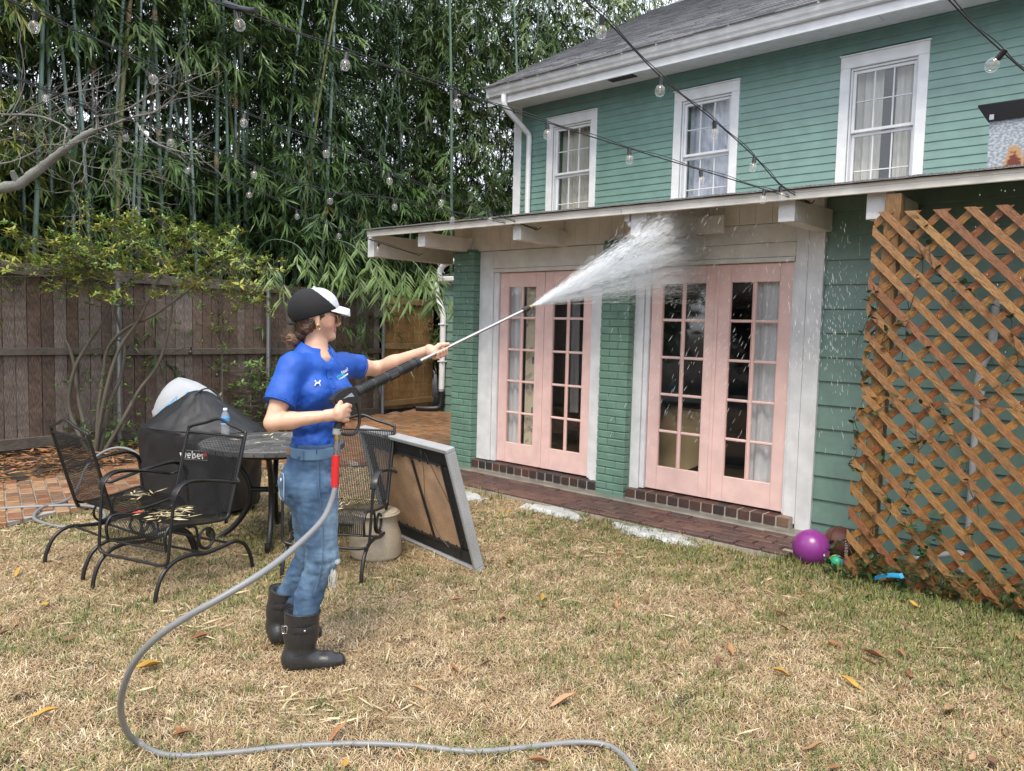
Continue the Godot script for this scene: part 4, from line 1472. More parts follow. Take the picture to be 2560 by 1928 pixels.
	m = MB.new(); m.box(V(-.75, .1, -.45), V(.75, .78, -.2), .06); part("backrest", m.done(), plain(lin(.08, .083, .09), .9), sofa)
	for k in 3:
		m = MB.new(); m.ball(V(-.4 + k * .42, .62, -.08), .19, 10, 16, V(1, 1, .5)); part("cushion", m.done(), plain(lin(.12, .12, .125), .9), sofa)
	var tb := thing("side_table", "dark side table holding papers behind the left pink doors", "table", V(-4.72, .14, -.75))
	part("top", cbox(.5, .03, .5, .004), plain(lin(.05, .03, .02), .4), tb, TR(V(0, .42, 0)))
	for s in [-1, 1]:
		for t in [-1, 1]: part("leg", cbox(.04, .42, .04), plain(lin(.05, .03, .02), .4), tb, TR(V(s * .22, .20, t * .22)))
	var pap := part("paper_stack", cbox(.30, .03, .22, .002), plain(lin(.55, .56, .66), .7), self, TR(V(-4.72, .59, -.62), V(0, .2, 0)))
	tag(pap, "stack of pale papers on the dark table behind the left doors", "papers")
	var rc := thing("red_chair", "dark red upholstered chair behind the left pink doors", "chair", V(-5.05, .14, -1.0))
	part("seat", cbox(.45, .10, .45, .03), plain(lin(.16, .01, .012), .8), rc, TR(V(0, .42, 0)))
	part("backrest", cbox(.45, .5, .08, .03), plain(lin(.16, .01, .012), .8), rc, TR(V(0, .72, -.2)))
	for s in [-1, 1]:
		for t in [-1, 1]: part("leg", cbox(.035, .37, .035), M.dark, rc, TR(V(s * .19, .185, t * .19)))

# ------------------------------------------------------------------- lattice
func make_lattice() -> void:
	var cols := [lin(.36, .165, .042), lin(.41, .205, .058), lin(.33, .142, .038), lin(.29, .105, .032), lin(.385, .185, .048), lin(.345, .16, .044)]
	var mats := []
	for k in 6:
		mats.append(grain(cols[k] * .62, cols[k] * 1.12, .42, V(1.1, 17, 17), .03, .25, false, .2, 80 + k))
	var lat := thing("wooden_lattice", "honey brown diagonal wooden lattice panel on a post before the siding", "lattice", V(-1.665, 0, .80))
	lat.rotation.z = deg_to_rad(-1.1)
	var post := put_box("post", V(-.045, -.05, -.105), V(.050, 2.52, -.012), mats[0], lat, .005)
	post.material_override = grain(lin(.15, .078, .032), lin(.35, .19, .070), .5, V(14, .9, 14), .03, .25, false, .25, 87)
	var pitch := .164
	var w := .045
	for panel in [[-.115, 1.75, -.02, 1.235], [-.10, 1.75, 1.225, 2.405]]:
		var rect := PackedVector2Array([Vector2(panel[0], panel[2]), Vector2(panel[1], panel[2]), Vector2(panel[1], panel[3]), Vector2(panel[0], panel[3])])
		for layer in 2:
			var ang := -PI / 4 if layer == 0 else PI / 4
			var d := Vector2(cos(ang), sin(ang))
			var nrm := Vector2(-d.y, d.x)
			for i in range(-26, 40):
				var c := Vector2(panel[0] + .05 + i * pitch, panel[3] if layer == 0 else panel[2])
				var strip := PackedVector2Array([c - d * 4 - nrm * w / 2, c + d * 4 - nrm * w / 2, c + d * 4 + nrm * w / 2, c - d * 4 + nrm * w / 2])
				var got := Geometry2D.intersect_polygons(strip, rect)
				if got.is_empty(): continue
				var poly: PackedVector2Array = got[0]
				var cen := Vector2.ZERO
				for p in poly: cen += p
				cen /= poly.size()
				var loc := PackedVector2Array()
				var ext := 0.0
				for p in poly:
					var q := (p - cen).rotated(-ang)
					loc.append(q)
					ext = maxf(ext, absf(q.x))
				if ext < .035: continue
				var m := MB.new()
				m.prism(loc, -.0045, .0045)
				part("slat", m.done(), mats[rng.randi() % 6], lat, TR(V(cen.x, cen.y, .0095 * (1 - 2 * layer) + rr(-.001, .001)), V(0, 0, ang + rr(-.006, .006))))
	# climbing vine
	var vine := thing("climbing_vine", "thin climbing vine with glossy oval leaves twining through the lattice", "vine", V(-1.665, 0, .80))
	var stem := MB.new()
	var lv := MB.new()
	var starts := [[0.0, .02, 1.6], [.18, .03, 1.9], [.45, .03, 2.2], [.75, .04, 1.4], [1.05, .03, 1.7], [-.06, .05, 2.1], [.3, .9, 1.2], [.62, 1.2, 1.0], [.0, 1.5, .8], [.9, .9, 1.0], [.5, 1.75, .8]]
	var stem_leaf := []
	for s in starts:
		var p := V(s[0], s[1], .02)
		var dir := V(rr(-.4, .8), 1, 0).normalized()
		var pts := []
		var run := 0.0
		while run < s[2]:
			pts.append(p)
			dir = (dir + V(rr(-.55, .55), rr(-.28, .34), 0)).normalized()
			p += dir * .055
			if p.x < -.10 or p.x > 1.5: dir.x = -dir.x
			if p.y > 2.36: dir.y = -absf(dir.y)
			p.x = clampf(p.x, -.12, 1.55)
			p.y = clampf(p.y, .01, 2.4)
			p.z = .026 * sin(run * 21.0) + rr(-.004, .010)
			run += .055
			if rng.randf() < .42: stem_leaf.append([p, dir])
		stem.tube(bent(pts, 3), .0022, 4)
	for i in 260:                                                  # dense low growth
		var q := V(rr(-.20, 1.15), absf(rng.randfn(0, .10)) + .02, rr(-.05, .09))
		stem_leaf.append([q, V(rr(-1, 1), .5, rr(-.5, 1)).normalized()])
	for i in 40: stem_leaf.append([V(rr(.2, .45), rr(.12, .55), rr(0, .03)), V(rr(-1, 1), .4, 1).normalized()])
	for s in stem_leaf:
		for k in rng.randi_range(1, 2):
			var g := rr(.6, 1.35)
			lv.col = Color(g * (1.7 if rng.randf() < .05 else 1.0), g, g * .9)
			var d: Vector3 = (s[1] * .4 + V(rr(-1, 1), rr(-.5, .5), rr(.1, 1.0))).normalized()
			oval_leaf(lv, s[0] + V(0, 0, rr(.004, .022)), d, rr(.038, .062), rr(.022, .034))
	part("stems", stem.done(), plain(lin(.05, .04, .022), .7), vine)
	part("leaves", lv.done(), leaf_mat(lin(.028, .066, .026), .28, .2), vine)

func oval_leaf(m: MB, at: Vector3, dir: Vector3, length: float, width: float) -> void:
	var side := dir.cross(V(rr(-.4, .4), 1, rr(-.4, .4))).normalized()
	var nn := side.cross(dir).normalized()
	var i := m.vert(at, nn)
	for t in [.3, .7]:
		var q: Vector3 = at + dir * length * t
		var ww: float = width * (.5 if t < .5 else .42)
		m.vert(q - side * ww + nn * width * .10, (nn - side * .3).normalized())
		m.vert(q, nn)
		m.vert(q + side * ww + nn * width * .10, (nn + side * .3).normalized())
	m.vert(at + dir * length - nn * .004, nn)
	m.ix.append_array([i, i + 1, i + 2, i, i + 2, i + 3, i + 1, i + 4, i + 5, i + 1, i + 5, i + 2, i + 2, i + 5, i + 6, i + 2, i + 6, i + 3, i + 4, i + 7, i + 5, i + 5, i + 7, i + 6])

# ------------------------------------------------------------- small things
func make_garden_things() -> void:
	var purple := thing("ball", "large glossy purple rubber ball beside the right door trim", "ball", V(-2.06, 0, .66))
	var m := MB.new()
	m.ball(V(0, .122, 0), .127, 28, 40)
	var pm := plain(lin(.20, .030, .20), .28)
	part("skin", m.done(), pm, purple)
	m = MB.new()
	m.tube([V(0, 0, 0), V(0, .004, 0)], .010, 12)
	part("valve", m.done(), plain(lin(.7, .6, .7), .5), purple, TR(V(.112, .10, .052), V(0, 0, -1.5)))
	# brown basketball with black seams
	var bb := thing("basketball", "brown basketball with black seams half hidden behind the lattice", "ball", Vector3(-1.965, 0, 0.374))
	m = MB.new(); m.ball(V(0, .118, 0), .12, 24, 36)
	part("skin", m.done(), grain(lin(.10, .030, .022), lin(.15, .048, .036), .3, V(30, 30, 30), .06, .1, false, 0, 90), bb)
	for k in 3:
		var pts := []
		for i in 33:
			var a := TAU * i / 32
			var q := V(cos(a), sin(a), 0) * .1195
			if k == 1: q = q.rotated(Vector3.UP, 1.35)
			if k == 2: q = V(cos(a), .42 * sin(2 * a), sin(a)).normalized() * .1195
			pts.append(q.rotated(Vector3.BACK, .12) + V(0, .118, 0))
		part("seam", tube_mesh(pts, .0028, 5), M.dark, bb)
	letters("lettering", "Wilson", .032, plain(lin(.5, .46, .44), .6), bb, Transform3D(Basis(Vector3.UP, .75) * Basis(Vector3.BACK, -PI / 2), V(.082, .125, .091)), .002)
	# little tricolour ball
	var tri := thing("ball", "small green purple and yellow toy ball beside the purple ball", "ball", Vector3(-1.892, 0, 0.629))
	for k in 3:
		m = MB.new()
		var rings := []
		for i in 9:
			var a := lerpf(0, TAU / 3, i / 8.0) + k * TAU / 3 + .5
			var ring := []
			for j in 13:
				var t := PI * j / 12.0
				ring.append(V(sin(t) * cos(a) * .058, cos(t) * .05, sin(t) * sin(a) * .05) + V(0, .048, 0))
			rings.append(ring)
		m.loft(rings, false, false)
		part("panel", m.done(), plain([lin(.30, .13, .46), lin(.02, .32, .17), lin(.72, .48, .05)][k], .4), tri, Transform3D(Basis(Vector3.UP, 2.2), Vector3.ZERO))
	# blue plastic strap caught in the lattice
	var strap := thing("plastic_strap", "bright blue plastic strap at the foot of the lattice", "strap", V(-1.57, .05, .845))
	m = MB.new()
	var rg := []
	for i in 11:
		var t := i / 10.0
		var p := V(t * .155, .05 * sin(t * 1.8) + .01, .01 * sin(t * 3))
		rg.append([p + V(0, .014, 0), p + V(0, .014, .005), p + V(0, -.014, .005), p + V(0, -.014, 0)])
	m.loft(rg, true)
	part("band", m.done(), plain(lin(.03, .33, .62), .35), strap)
	part("buckle", cbox(.024, .034, .012, .003), plain(lin(.10, .48, .75), .35), strap, TR(V(.158, .062, .004), V(0, 0, .5)))
	# pipes on the wall behind the lattice
	var pvc := grain(lin(.50, .50, .52), lin(.64, .64, .66), .45, V(2, 2, 2), .03, 0, true, .2, 91)
	var pipe := thing("drain_pipe", "white plastic pipe rising up the siding behind the lattice", "pipe", V(-1.22, 0, .06))
	part("riser", tube_mesh([V(0, .26, 0), V(0.0, 1.30, 0)], .021, 12), pvc, pipe)
	part("riser", tube_mesh(bent([V(0, 1.30, 0), V(.01, 1.42, 0), V(.06, 1.56, 0), V(.07, 1.66, 0), V(.07, 1.95, 0)], 4), .024, 12), pvc, pipe)
	for y in [.60, .98, 1.31, 1.62]: part("coupling", tube_mesh([V(.0 if y < 1.4 else .065, y, 0), V(.0 if y < 1.4 else .065, y + .05, 0)], .028, 12), pvc, pipe)
	part("bracket", cbox(.07, .03, .05, .004), pvc, pipe, TR(V(0, 1.25, -.03)))
	var low := thing("ground_pipe", "short white pipe lying on the ground behind the lattice", "pipe", V(-1.35, .10, .25))
	part("pipe", tube_mesh([V(-.18, -.02, .05), V(.08, .06, -.04)], .020, 12), pvc, low)
	part("elbow", tube_mesh(bent([V(.08, .06, -.04), V(.12, .065, -.05), V(.135, .04, -.05), V(.135, -.05, -.05)], 4), .023, 12), pvc, low)
	var cond := thing("conduit", "grey conduit with a bracket under the awning at the right edge", "pipe", V(-1.0, 2.05, .03))
	part("pipe", tube_mesh(bent([V(.10, -.02, 0), V(.05, .16, .02), V(.18, .24, .02), V(.60, .25, .02)], 5), .022, 10), M.galv, cond)
	part("rod", tube_mesh([V(-.05, -.18, .03), V(.55, .16, .03)], .007, 8), pvc, cond)
	part("bracket", cbox(.05, .10, .05, .004), M.galv, cond, TR(V(.24, .27, .01)))
	# galvanised hood on the awning roof
	var rust := Image.create(128, 128, false, Image.FORMAT_RGB8)
	var nz := FastNoiseLite.new(); nz.seed = 3; nz.frequency = .16
	var nf := FastNoiseLite.new(); nf.seed = 8; nf.frequency = .05
	for y in 128:
		for x in 128:
			var sp := nz.get_noise_2d(x, y)
			var c := Color(.48, .50, .53).lerp(Color(.66, .68, .71), clampf(sp * 1.6 + .5, 0, 1))
			var v := y / 128.0
			for hump in [[34.0, 15.0, .42], [56.0, 12.0, .38], [96.0, 13.0, .5]]:
				var dx: float = (x - hump[0]) / hump[1]
				var edge: float = hump[2] + dx * dx * .42 + nf.get_noise_2d(x * 2, y * 2) * .12
				if v > edge and absf(dx) < 1.25:
					c = c.lerp(Color(.66, .48, .30), clampf((v - edge) * 9, 0, .8))
				if v > edge + .17:
					c = c.lerp(Color(.36, .14, .07), clampf((v - edge - .17) * 12, 0, .92))
			rust.set_pixel(x, y, c)
	var rm := StandardMaterial3D.new()
	rm.albedo_texture = ImageTexture.create_from_image(rust)
	rm.roughness = .55; rm.metallic = .15
	rm.cull_mode = BaseMaterial3D.CULL_DISABLED
	var hood := thing("metal_vent", "rusty galvanised metal vent box with dark cap on the awning roof", "vent", V(-1.13, 2.86, -.9))
	m = MB.new()
	m.quad(V(-.33, 0, 0), V(.33, 0, 0), V(.33, .44, 0), V(-.33, .44, 0))
	for i in 4: m.uv[i] = [Vector2(0, 1), Vector2(1, 1), Vector2(1, 0), Vector2(0, 0)][i]
	m.quad(V(.33, 0, 0), V(.33, 0, -.4), V(.33, .44, -.4), V(.33, .44, 0))
	m.quad(V(-.33, 0, -.4), V(-.33, 0, 0), V(-.33, .44, 0), V(-.33, .44, -.4))
	m.quad(V(.33, 0, -.4), V(-.33, 0, -.4), V(-.33, .44, -.4), V(.33, .44, -.4))
	part("body", m.done(), rm, hood)
	m = MB.new()
	m.loft([[V(-.34, .425, .02), V(-.34, .425, -.42), V(.34, .425, -.42), V(.34, .425, .02)], [V(-.40, .53, .08), V(-.40, .53, -.48), V(.40, .53, -.48), V(.40, .53, .08)], [V(-.40, .545, .08), V(-.40, .545, -.48), V(.40, .545, -.48), V(.40, .545, .08)]], true)
	part("cap", m.done(), plain(lin(.035, .033, .036), .6), hood)
	part("post", cbox(.03, .06, .03), M.galv, hood, TR(V(-.31, .46, .03)))
	# patches of white foam on the lawn edge
	var foam := grain(lin(.80, .81, .82), lin(.88, .89, .90), .9, V(14, 14, 14), .06, .8, true, .1, 92)
	for f in [[V(-5.30, 0, .98), .34, .13, "small white foam patch by the leaning frame"], [V(-4.25, 0, .86), .36, .12, "white foam patch on the grass below the painted brick pier"], [V(-3.22, 0, .86), .42, .13, "long white foam patch on the grass below the right doors"]]:
		var o := thing("foam_patch", f[3], "foam", f[0])
		var fm := MB.new()
		var n2 := FastNoiseLite.new(); n2.seed = int(f[1] * 100); n2.frequency = 7.0
		var st := .02
		var nx := int(f[1] * 2 / st)
		var nzc := int(f[2] * 2 / st)
		var hgt := func(i, j):
			var x: float = -f[1] + i * st
			var z: float = -f[2] + j * st
			var e: float = 1.0 - Vector2(x / f[1], (z - .25 * x * .3) / f[2]).length()
			return clampf((e + .55 * n2.get_noise_2d(x, z)) * .06, -.02, .028) + .004 * n2.get_noise_2d(x * 5, z * 5)
		for i in nx:
			for j in nzc:
				var h := [hgt.call(i, j + 1), hgt.call(i + 1, j + 1), hgt.call(i + 1, j), hgt.call(i, j)]
				if maxf(maxf(h[0], h[1]), maxf(h[2], h[3])) < .0: continue
				var x := -float(f[1]) + i * st
				var z := -float(f[2]) + j * st
				fm.quad(V(x, h[0], z + st), V(x + st, h[1], z + st), V(x + st, h[2], z), V(x, h[3], z))
		part("foam", fm.done(), foam, o, TR(V(0, .016, 0)))


# ---------------------------------------------------------------- furniture
func diamond_panel(rows: Array, cell_u: float, cell_v: float, wire: float) -> ArrayMesh:
	# expanded metal stretched over a grid of points rows[i][j]: zigzag wires that touch at the knots
	var m := MB.new()
	var len_v := 0.0
	for i in rows.size() - 1: len_v += rows[i][0].distance_to(rows[i + 1][0])
	var len_u: float = rows[0][0].distance_to(rows[0][-1])
	var nu := int(len_u / cell_u)
	var nv := int(len_v / cell_v) * 2
	var at := func(u: float, v: float) -> Vector3:
		var fi := clampf(v * (rows.size() - 1), 0, rows.size() - 1.001)
		var i := int(fi)
		var a: Vector3 = rows[i][0].lerp(rows[i][1], u)
		var b: Vector3 = rows[i + 1][0].lerp(rows[i + 1][1], u)
		return a.lerp(b, fi - i)
	for k in nu:
		for s in 2:                                            # two zigzags per column, mirrored
			var prev := Vector3.ZERO
			for j in nv + 1:
				var off := .5 if (j + s) % 2 == 0 else 0.0
				var p: Vector3 = at.call((k + .25 + off) / nu, float(j) / nv)
				if j > 0:
					var t := (p - prev).normalized()
					var nn: Vector3 = (at.call(clampf((k + .8) / nu, 0, 1), float(j) / nv) - at.call(float(k) / nu, float(j) / nv)).cross(t).normalized()
					if nn.length() < .5: nn = Vector3.BACK
					var side := t.cross(nn).normalized() * wire
					var up := nn * wire * .9
					m.quad(prev - side, prev + up, p + up, p - side)
					m.quad(prev + up, prev + side, p + side, p + up)
					m.quad(prev + side, prev - side, p - side, p + side)
				prev = p
	return m.done()

var chair_parts := []
func patio_chair(label: String, at: Vector3, turn: float) -> Node3D:
	var c := thing("patio_chair", label, "chair", at, turn, "black iron mesh chairs round the table")
	if chair_parts.is_empty():
		var hw := .245
		var back_b := V(hw, .405, -.20)
		var back_t := V(hw + .005, .885, -.335)
		# back frame with a raised crest
		var pts := [V(-hw, .36, -.17), V(-hw, .405, -.20), V(-hw - .005, .86, -.328), V(-hw + .012, .905, -.342), V(-hw + .06, .922, -.347), V(-.11, .940, -.352), V(0, .972, -.36), V(.11, .940, -.352), V(hw - .06, .922, -.347), V(hw - .012, .905, -.342), V(hw + .005, .86, -.328), V(hw, .405, -.20), V(hw, .36, -.17)]
		chair_parts.append(["back_frame", tube_mesh(bent(pts, 5), .0105, 8)])
		chair_parts.append(["top_rail", tube_mesh([V(-hw, .872, -.331), V(hw, .872, -.331)], .008, 7)])
		chair_parts.append(["back_mesh", diamond_panel([[V(-hw + .01, .868, -.33), V(hw - .01, .868, -.33)], [V(-hw + .01, .64, -.266), V(hw - .01, .64, -.266)], [V(-hw + .01, .41, -.20), V(hw - .01, .41, -.20)]], .0125, .026, .0019)])
		for s in [-1, 1]:
			chair_parts.append(["back_rim", tube_mesh([V(s * (hw - .012), .87, -.33), V(s * (hw - .012), .41, -.20)], .004, 6)])
		chair_parts.append(["seat_mesh", diamond_panel([[V(-hw, .405, -.20), V(hw, .405, -.20)], [V(-hw, .385, -.15), V(hw, .385, -.15)], [V(-hw, .40, .05), V(hw, .40, .05)], [V(-hw, .425, .22), V(hw, .425, .22)], [V(-hw, .415, .26), V(hw, .415, .26)], [V(-hw, .36, .285), V(hw, .36, .285)], [V(-hw, .285, .275), V(hw, .285, .275)]], .0125, .026, .0019)])
		for s in [-1, 1]:
			chair_parts.append(["seat_rail", tube_mesh(bent([V(s * hw, .405, -.20), V(s * hw, .378, -.15), V(s * hw, .395, .05), V(s * hw, .423, .21), V(s * hw, .414, .262), V(s * hw, .36, .288), V(s * hw, .28, .276)], 5), .0095, 8)])
		chair_parts.append(["front_rail", tube_mesh([V(-hw, .282, .276), V(hw, .282, .276)], .006, 7)])
		for s in [-1, 1]:
			# arm: flat bar that turns down into the front upright
			var ar := bent([V(s * (hw + .01), .62, -.262), V(s * (hw + .05), .60, -.235), V(s * (hw + .055), .61, -.19), V(s * (hw + .055), .645, -.05), V(s * (hw + .055), .67, .12), V(s * (hw + .055), .665, .20), V(s * (hw + .055), .625, .255), V(s * (hw + .052), .54, .275), V(s * (hw + .045), .30, .300), V(s * (hw + .035), .225, .305), V(s * (hw - .03), .205, .305)], 5)
			chair_parts.append(["arm", tube_mesh(ar, .0095, 8)])
			var pad := MB.new()
			var rings := []
			for q in bent([V(s * (hw + .055), .618, -.15), V(s * (hw + .055), .652, -.02), V(s * (hw + .055), .678, .12), V(s * (hw + .055), .673, .205), V(s * (hw + .055), .632, .262), V(s * (hw + .055), .585, .278)], 4):
				rings.append([q + V(-.021, .004, .002), q + V(.021, .004, .002), q + V(.021, -.004, -.002), q + V(-.021, -.004, -.002)])
			pad.loft(rings, true)
			chair_parts.append(["arm_rest", pad.done()])
		chair_parts.append(["front_bar", tube_mesh([V(-hw + .03, .205, .305), V(hw - .03, .205, .305)], .0095, 8)])
		for s in [-1, 1]:
			# spring base: one bar makes the front leg, the side rail and the back leg
			var lg := bent([V(s * .26, -.01, .375), V(s * .26, .08, .360), V(s * .26, .165, .315), V(s * .26, .215, .235), V(s * .26, .225, .12), V(s * .26, .205, .0), V(s * .26, .215, -.14), V(s * .26, .222, -.24), V(s * .26, .175, -.325), V(s * .26, .08, -.375), V(s * .26, -.01, -.39)], 5)
			chair_parts.append(["leg_rail", tube_mesh(lg, .0125, 9)])
			var coil := []
			for i in 27:
				var a := TAU * 1.25 * i / 26.0 - PI * .6
				coil.append(V(s * (.252 - .016 * i / 26.0), .292 + .062 * sin(a), -.02 + .062 * cos(a)))
			chair_parts.append(["spring", tube_mesh(coil, .0085, 7)])
			chair_parts.append(["spring_arm", tube_mesh(bent([coil[-1], V(s * .24, .375, .06), V(s * .245, .39, .12)], 4), .0085, 7)])
		chair_parts.append(["cross_bar", tube_mesh([V(-.26, .205, .0), V(.26, .205, .0)], .008, 7)])
		chair_parts.append(["cross_bar", tube_mesh([V(-.26, .218, -.2), V(.26, .218, -.2)], .008, 7)])
	for p in chair_parts: part(p[0], p[1], M.black_iron, c)
	return c

func straw_pile(label: String, at: Vector3, n: int, spread: float) -> void:
	var o := thing("leaf_debris", label, "leaves", at)
	var m := MB.new()
	for i in n:
		var g := rr(.7, 1.2)
		m.col = Color(g, g * .97, g * .85)
		var a := rr(0, TAU)
		var d := V(cos(a), rr(-.02, .12), sin(a)).normalized()
		leaf_into(m, V(rng.randfn(0, spread), rr(.004, .03), rng.randfn(0, spread * .8)), d, V(rr(-.7, .7), 1, rr(-.7, .7)).normalized(), rr(.05, .13), rr(.007, .014), rr(-.1, .15))
	part("leaves", m.done(), leaf_mat(lin(.52, .45, .30), .8, .2), o)

func make_furniture() -> void:
	patio_chair("black iron mesh chair facing the house with its back to us", V(-5.36, 0, 4.03), PI + .10)
	patio_chair("black iron mesh chair in front of the covered grill, facing the camera", V(-4.73, 0, 3.97), .30)
	patio_chair("black iron mesh chair behind the woman against the leaning frame", V(-4.285, 0, 3.04), .595)
	straw_pile("dry bamboo leaves piled on the seat of the nearest chair", V(-4.70, .412, 4.02), 46, .09)
	straw_pile("few dry leaves on the seat of the chair facing the house", V(-5.34, .412, 3.93), 22, .07)
	straw_pile("pale dry leaves on the seat of the chair behind the woman", V(-4.22, .412, 3.10), 18, .05)
	make_table()
	make_grill()
	make_frame()
	# beige stool under the far chair
	var st := thing("plastic_drum", "beige rounded plastic drum behind the chair by the frame", "drum", V(-4.26, 0, 2.78))
	st.scale = V(.92, .76, .92)
	var m := MB.new()
	m.lathe([Vector2(.01, .0), Vector2(.17, .0), Vector2(.195, .05), Vector2(.19, .22), Vector2(.155, .34), Vector2(.15, .40), Vector2(.165, .415), Vector2(.168, .435), Vector2(.15, .447), Vector2(.02, .45)], 32)
	part("body", m.done(), grain(lin(.40, .34, .25), lin(.50, .43, .33), .5, V(3, 3, 3), .03, 0, true, .2, 95), st)
	part("rim", tube_mesh(_circle(V(0, .42, 0), .170, 28), .009, 6), plain(lin(.44, .39, .30), .5), st)
	# grey hose lying on the path, with a red end fitting
	var grey := plain(lin(.20, .205, .215), .45)
	var hose := thing("garden_hose", "loose grey hose looping across the brick path behind the chairs", "hose", Vector3(-6.958, 0.04, 4.143))
	var hb: Vector3 = hose.position
	var hp := [Vector3(-7.281, 0.045, 4.713), Vector3(-7.281, 0.045, 4.441), Vector3(-7.263, 0.045, 4.255), Vector3(-7.114, 0.05, 3.997), Vector3(-6.934, 0.055, 3.776), Vector3(-6.713, 0.05, 3.693), Vector3(-6.438, 0.035, 3.759), Vector3(-6.334, 0.03, 3.915), Vector3(-6.412, 0.03, 4.083), Vector3(-6.696, 0.035, 4.155), Vector3(-6.85, 0.05, 4.128), Vector3(-7.062, 0.055, 3.995), Vector3(-7.189, 0.05, 3.798), Vector3(-7.508, 0.063, 3.6), Vector3(-7.777, 0.214, 3.423), Vector3(-7.907, 0.302, 3.261), Vector3(-7.904, 0.351, 3.118), Vector3(-7.79, 0.337, 3.016), Vector3(-7.613, 0.276, 2.997), Vector3(-7.476, 0.164, 3.019), Vector3(-7.285, 0.075, 3.125), Vector3(-6.934, 0.05, 3.289)]
	var q := []
	for p in hp: q.append(p - hb)
	part("tube", tube_mesh(bent(q, 6), .0125, 9), grey, hose)
	var fit := thing("hose_end", "red hose end fitting lying under the chair facing the house", "hose fitting", Vector3(-6.493, 0.03, 3.608))
	part("sleeve", tube_mesh([V(0, .02, 0), V(.17, .022, -.10)], .019, 12), plain(lin(.60, .02, .02), .4), fit)
	part("coupling", tube_mesh([V(.17, .022, -.10), V(.24, .022, -.14)], .015, 12), M.steel, fit)

func _circle(c: Vector3, r: float, n: int) -> Array:
	var out := []
	for k in n + 1:
		var a := TAU * k / n
		out.append(c + V(cos(a) * r, 0, sin(a) * r))
	return out

func make_table() -> void:
	var t := thing("patio_table", "round patio table with slate mosaic top and black curved legs", "table", V(-5.17, 0, 3.03))
	var slate := grain(lin(.10, .10, .105), lin(.25, .245, .245), .6, V(7, 7, 7), .05, .3, true, .3, 96)
	var m := MB.new()
	m.lathe([Vector2(.01, .690), Vector2(.50, .690), Vector2(.512, .694), Vector2(.515, .722), Vector2(.508, .730), Vector2(.01, .730)], 48)
	var top := part("tabletop", m.done(), slate, t)
	# edge tiles and field tiles, slightly proud
	for k in 44:
		var a := TAU * k / 44
		part("tile", cbox(.066, .036, .012, .003), tinted(slate, Color(1, 1, 1) * rr(.7, 1.05) * slate.albedo_color, V(rr(0, 9), rr(0, 9), 0)) if k < 6 else top.get_child(k % 6).material_override, top, Transform3D(Basis(Vector3.UP, a + PI / 2), V(cos(-a) * .514, .710, sin(-a) * .514)))
	for r in [.44, .34, .24, .13]:
		var n := int(TAU * r / .12)
		for k in n:
			var a := TAU * (k + rr(-.08, .08)) / n
			part("tile", cbox(.105, .006, .085, .002), top.get_child(rng.randi() % 6).material_override, top, Transform3D(Basis(Vector3.UP, a + PI / 2 + rr(-.06, .06)), V(cos(-a) * r, .7315, sin(-a) * r)))
	part("apron", tube_mesh(_circle(V(0, .672, 0), .40, 36), .014, 8), M.black_iron, t)
	for k in 4:
		var a := k * PI / 2 + .62
		var d := V(cos(a), 0, sin(a))
		var pts := bent([d * .40 + V(0, .672, 0), d * .30 + V(0, .60, 0), d * .20 + V(0, .48, 0), d * .165 + V(0, .36, 0), d * .185 + V(0, .24, 0), d * .26 + V(0, .12, 0), d * .36 + V(0, .035, 0), d * .42 + V(0, .018, 0), d * .455 + V(0, .045, 0), d * .452 + V(0, .085, 0)], 6)
		part("leg", tube_mesh(pts, .021, 9), M.black_iron, t)
	for k in 2:
		var a := k * PI / 2 + .62
		var d := V(cos(a), 0, sin(a)) * .17
		part("brace", tube_mesh([d + V(0, .37, 0), -d + V(0, .37, 0)], .020, 8), M.black_iron, t)
	# on the table
	var clear := StandardMaterial3D.new()
	clear.transparency = BaseMaterial3D.TRANSPARENCY_ALPHA
	clear.albedo_color = Color(.82, .86, .9, .16)
	clear.roughness = .06
	clear.cull_mode = BaseMaterial3D.CULL_DISABLED
	var b := thing("water_bottle", "clear plastic water bottle with blue label on the round table", "bottle", V(-5.57, .735, 3.20))
	m = MB.new()
	var prof := [Vector2(.004, .0), Vector2(.028, .0), Vector2(.032, .006)]
	for i in 12: prof.append(Vector2(.0315 - (.002 if i % 2 == 0 else 0.0), .012 + i * .007))
	prof.append_array([Vector2(.032, .10), Vector2(.032, .148), Vector2(.030, .160), Vector2(.022, .180), Vector2(.0135, .192), Vector2(.0125, .200)])
	m.lathe(prof, 24)
	part("bottle", m.done(), clear, b)
	m = MB.new(); m.lathe([Vector2(.0325, .098), Vector2(.0327, .146)], 24)
	var lb := part("label", m.done(), plain(lin(.05, .33, .68), .4), b)
	m = MB.new(); m.lathe([Vector2(.0330, .104), Vector2(.0331, .118)], 24)
	part("stripe", m.done(), plain(lin(.02, .09, .34), .4), lb)
	m = MB.new(); m.lathe([Vector2(.0330, .098), Vector2(.0331, .102)], 24)
	part("stripe", m.done(), plain(lin(.6, .7, .8), .4), lb)
	m = MB.new(); m.lathe([Vector2(.004, .198), Vector2(.0148, .198), Vector2(.0152, .202), Vector2(.0152, .214), Vector2(.014, .217), Vector2(.003, .217)], 18)
	part("cap", m.done(), plain(lin(.75, .76, .78), .4), b)
	var tool := thing("pliers", "small steel multi tool lying on the round table near the woman", "tool", V(-4.87, .742, 2.93), .3)
	for k in 3: part("arm", cbox(.15, .008, .012, .003), M.steel, tool, TR(V(.01 * k, .004 + .006 * k, .012 * (k - 1)), V(0, .12 * (k - 1), 0)))
	part("jaw", cbox(.03, .014, .03, .004), M.steel, tool, TR(V(-.085, .006, 0)))
	straw_pile("scattered straw bits on the slate table top", V(-5.20, .738, 3.02), 16, .13)

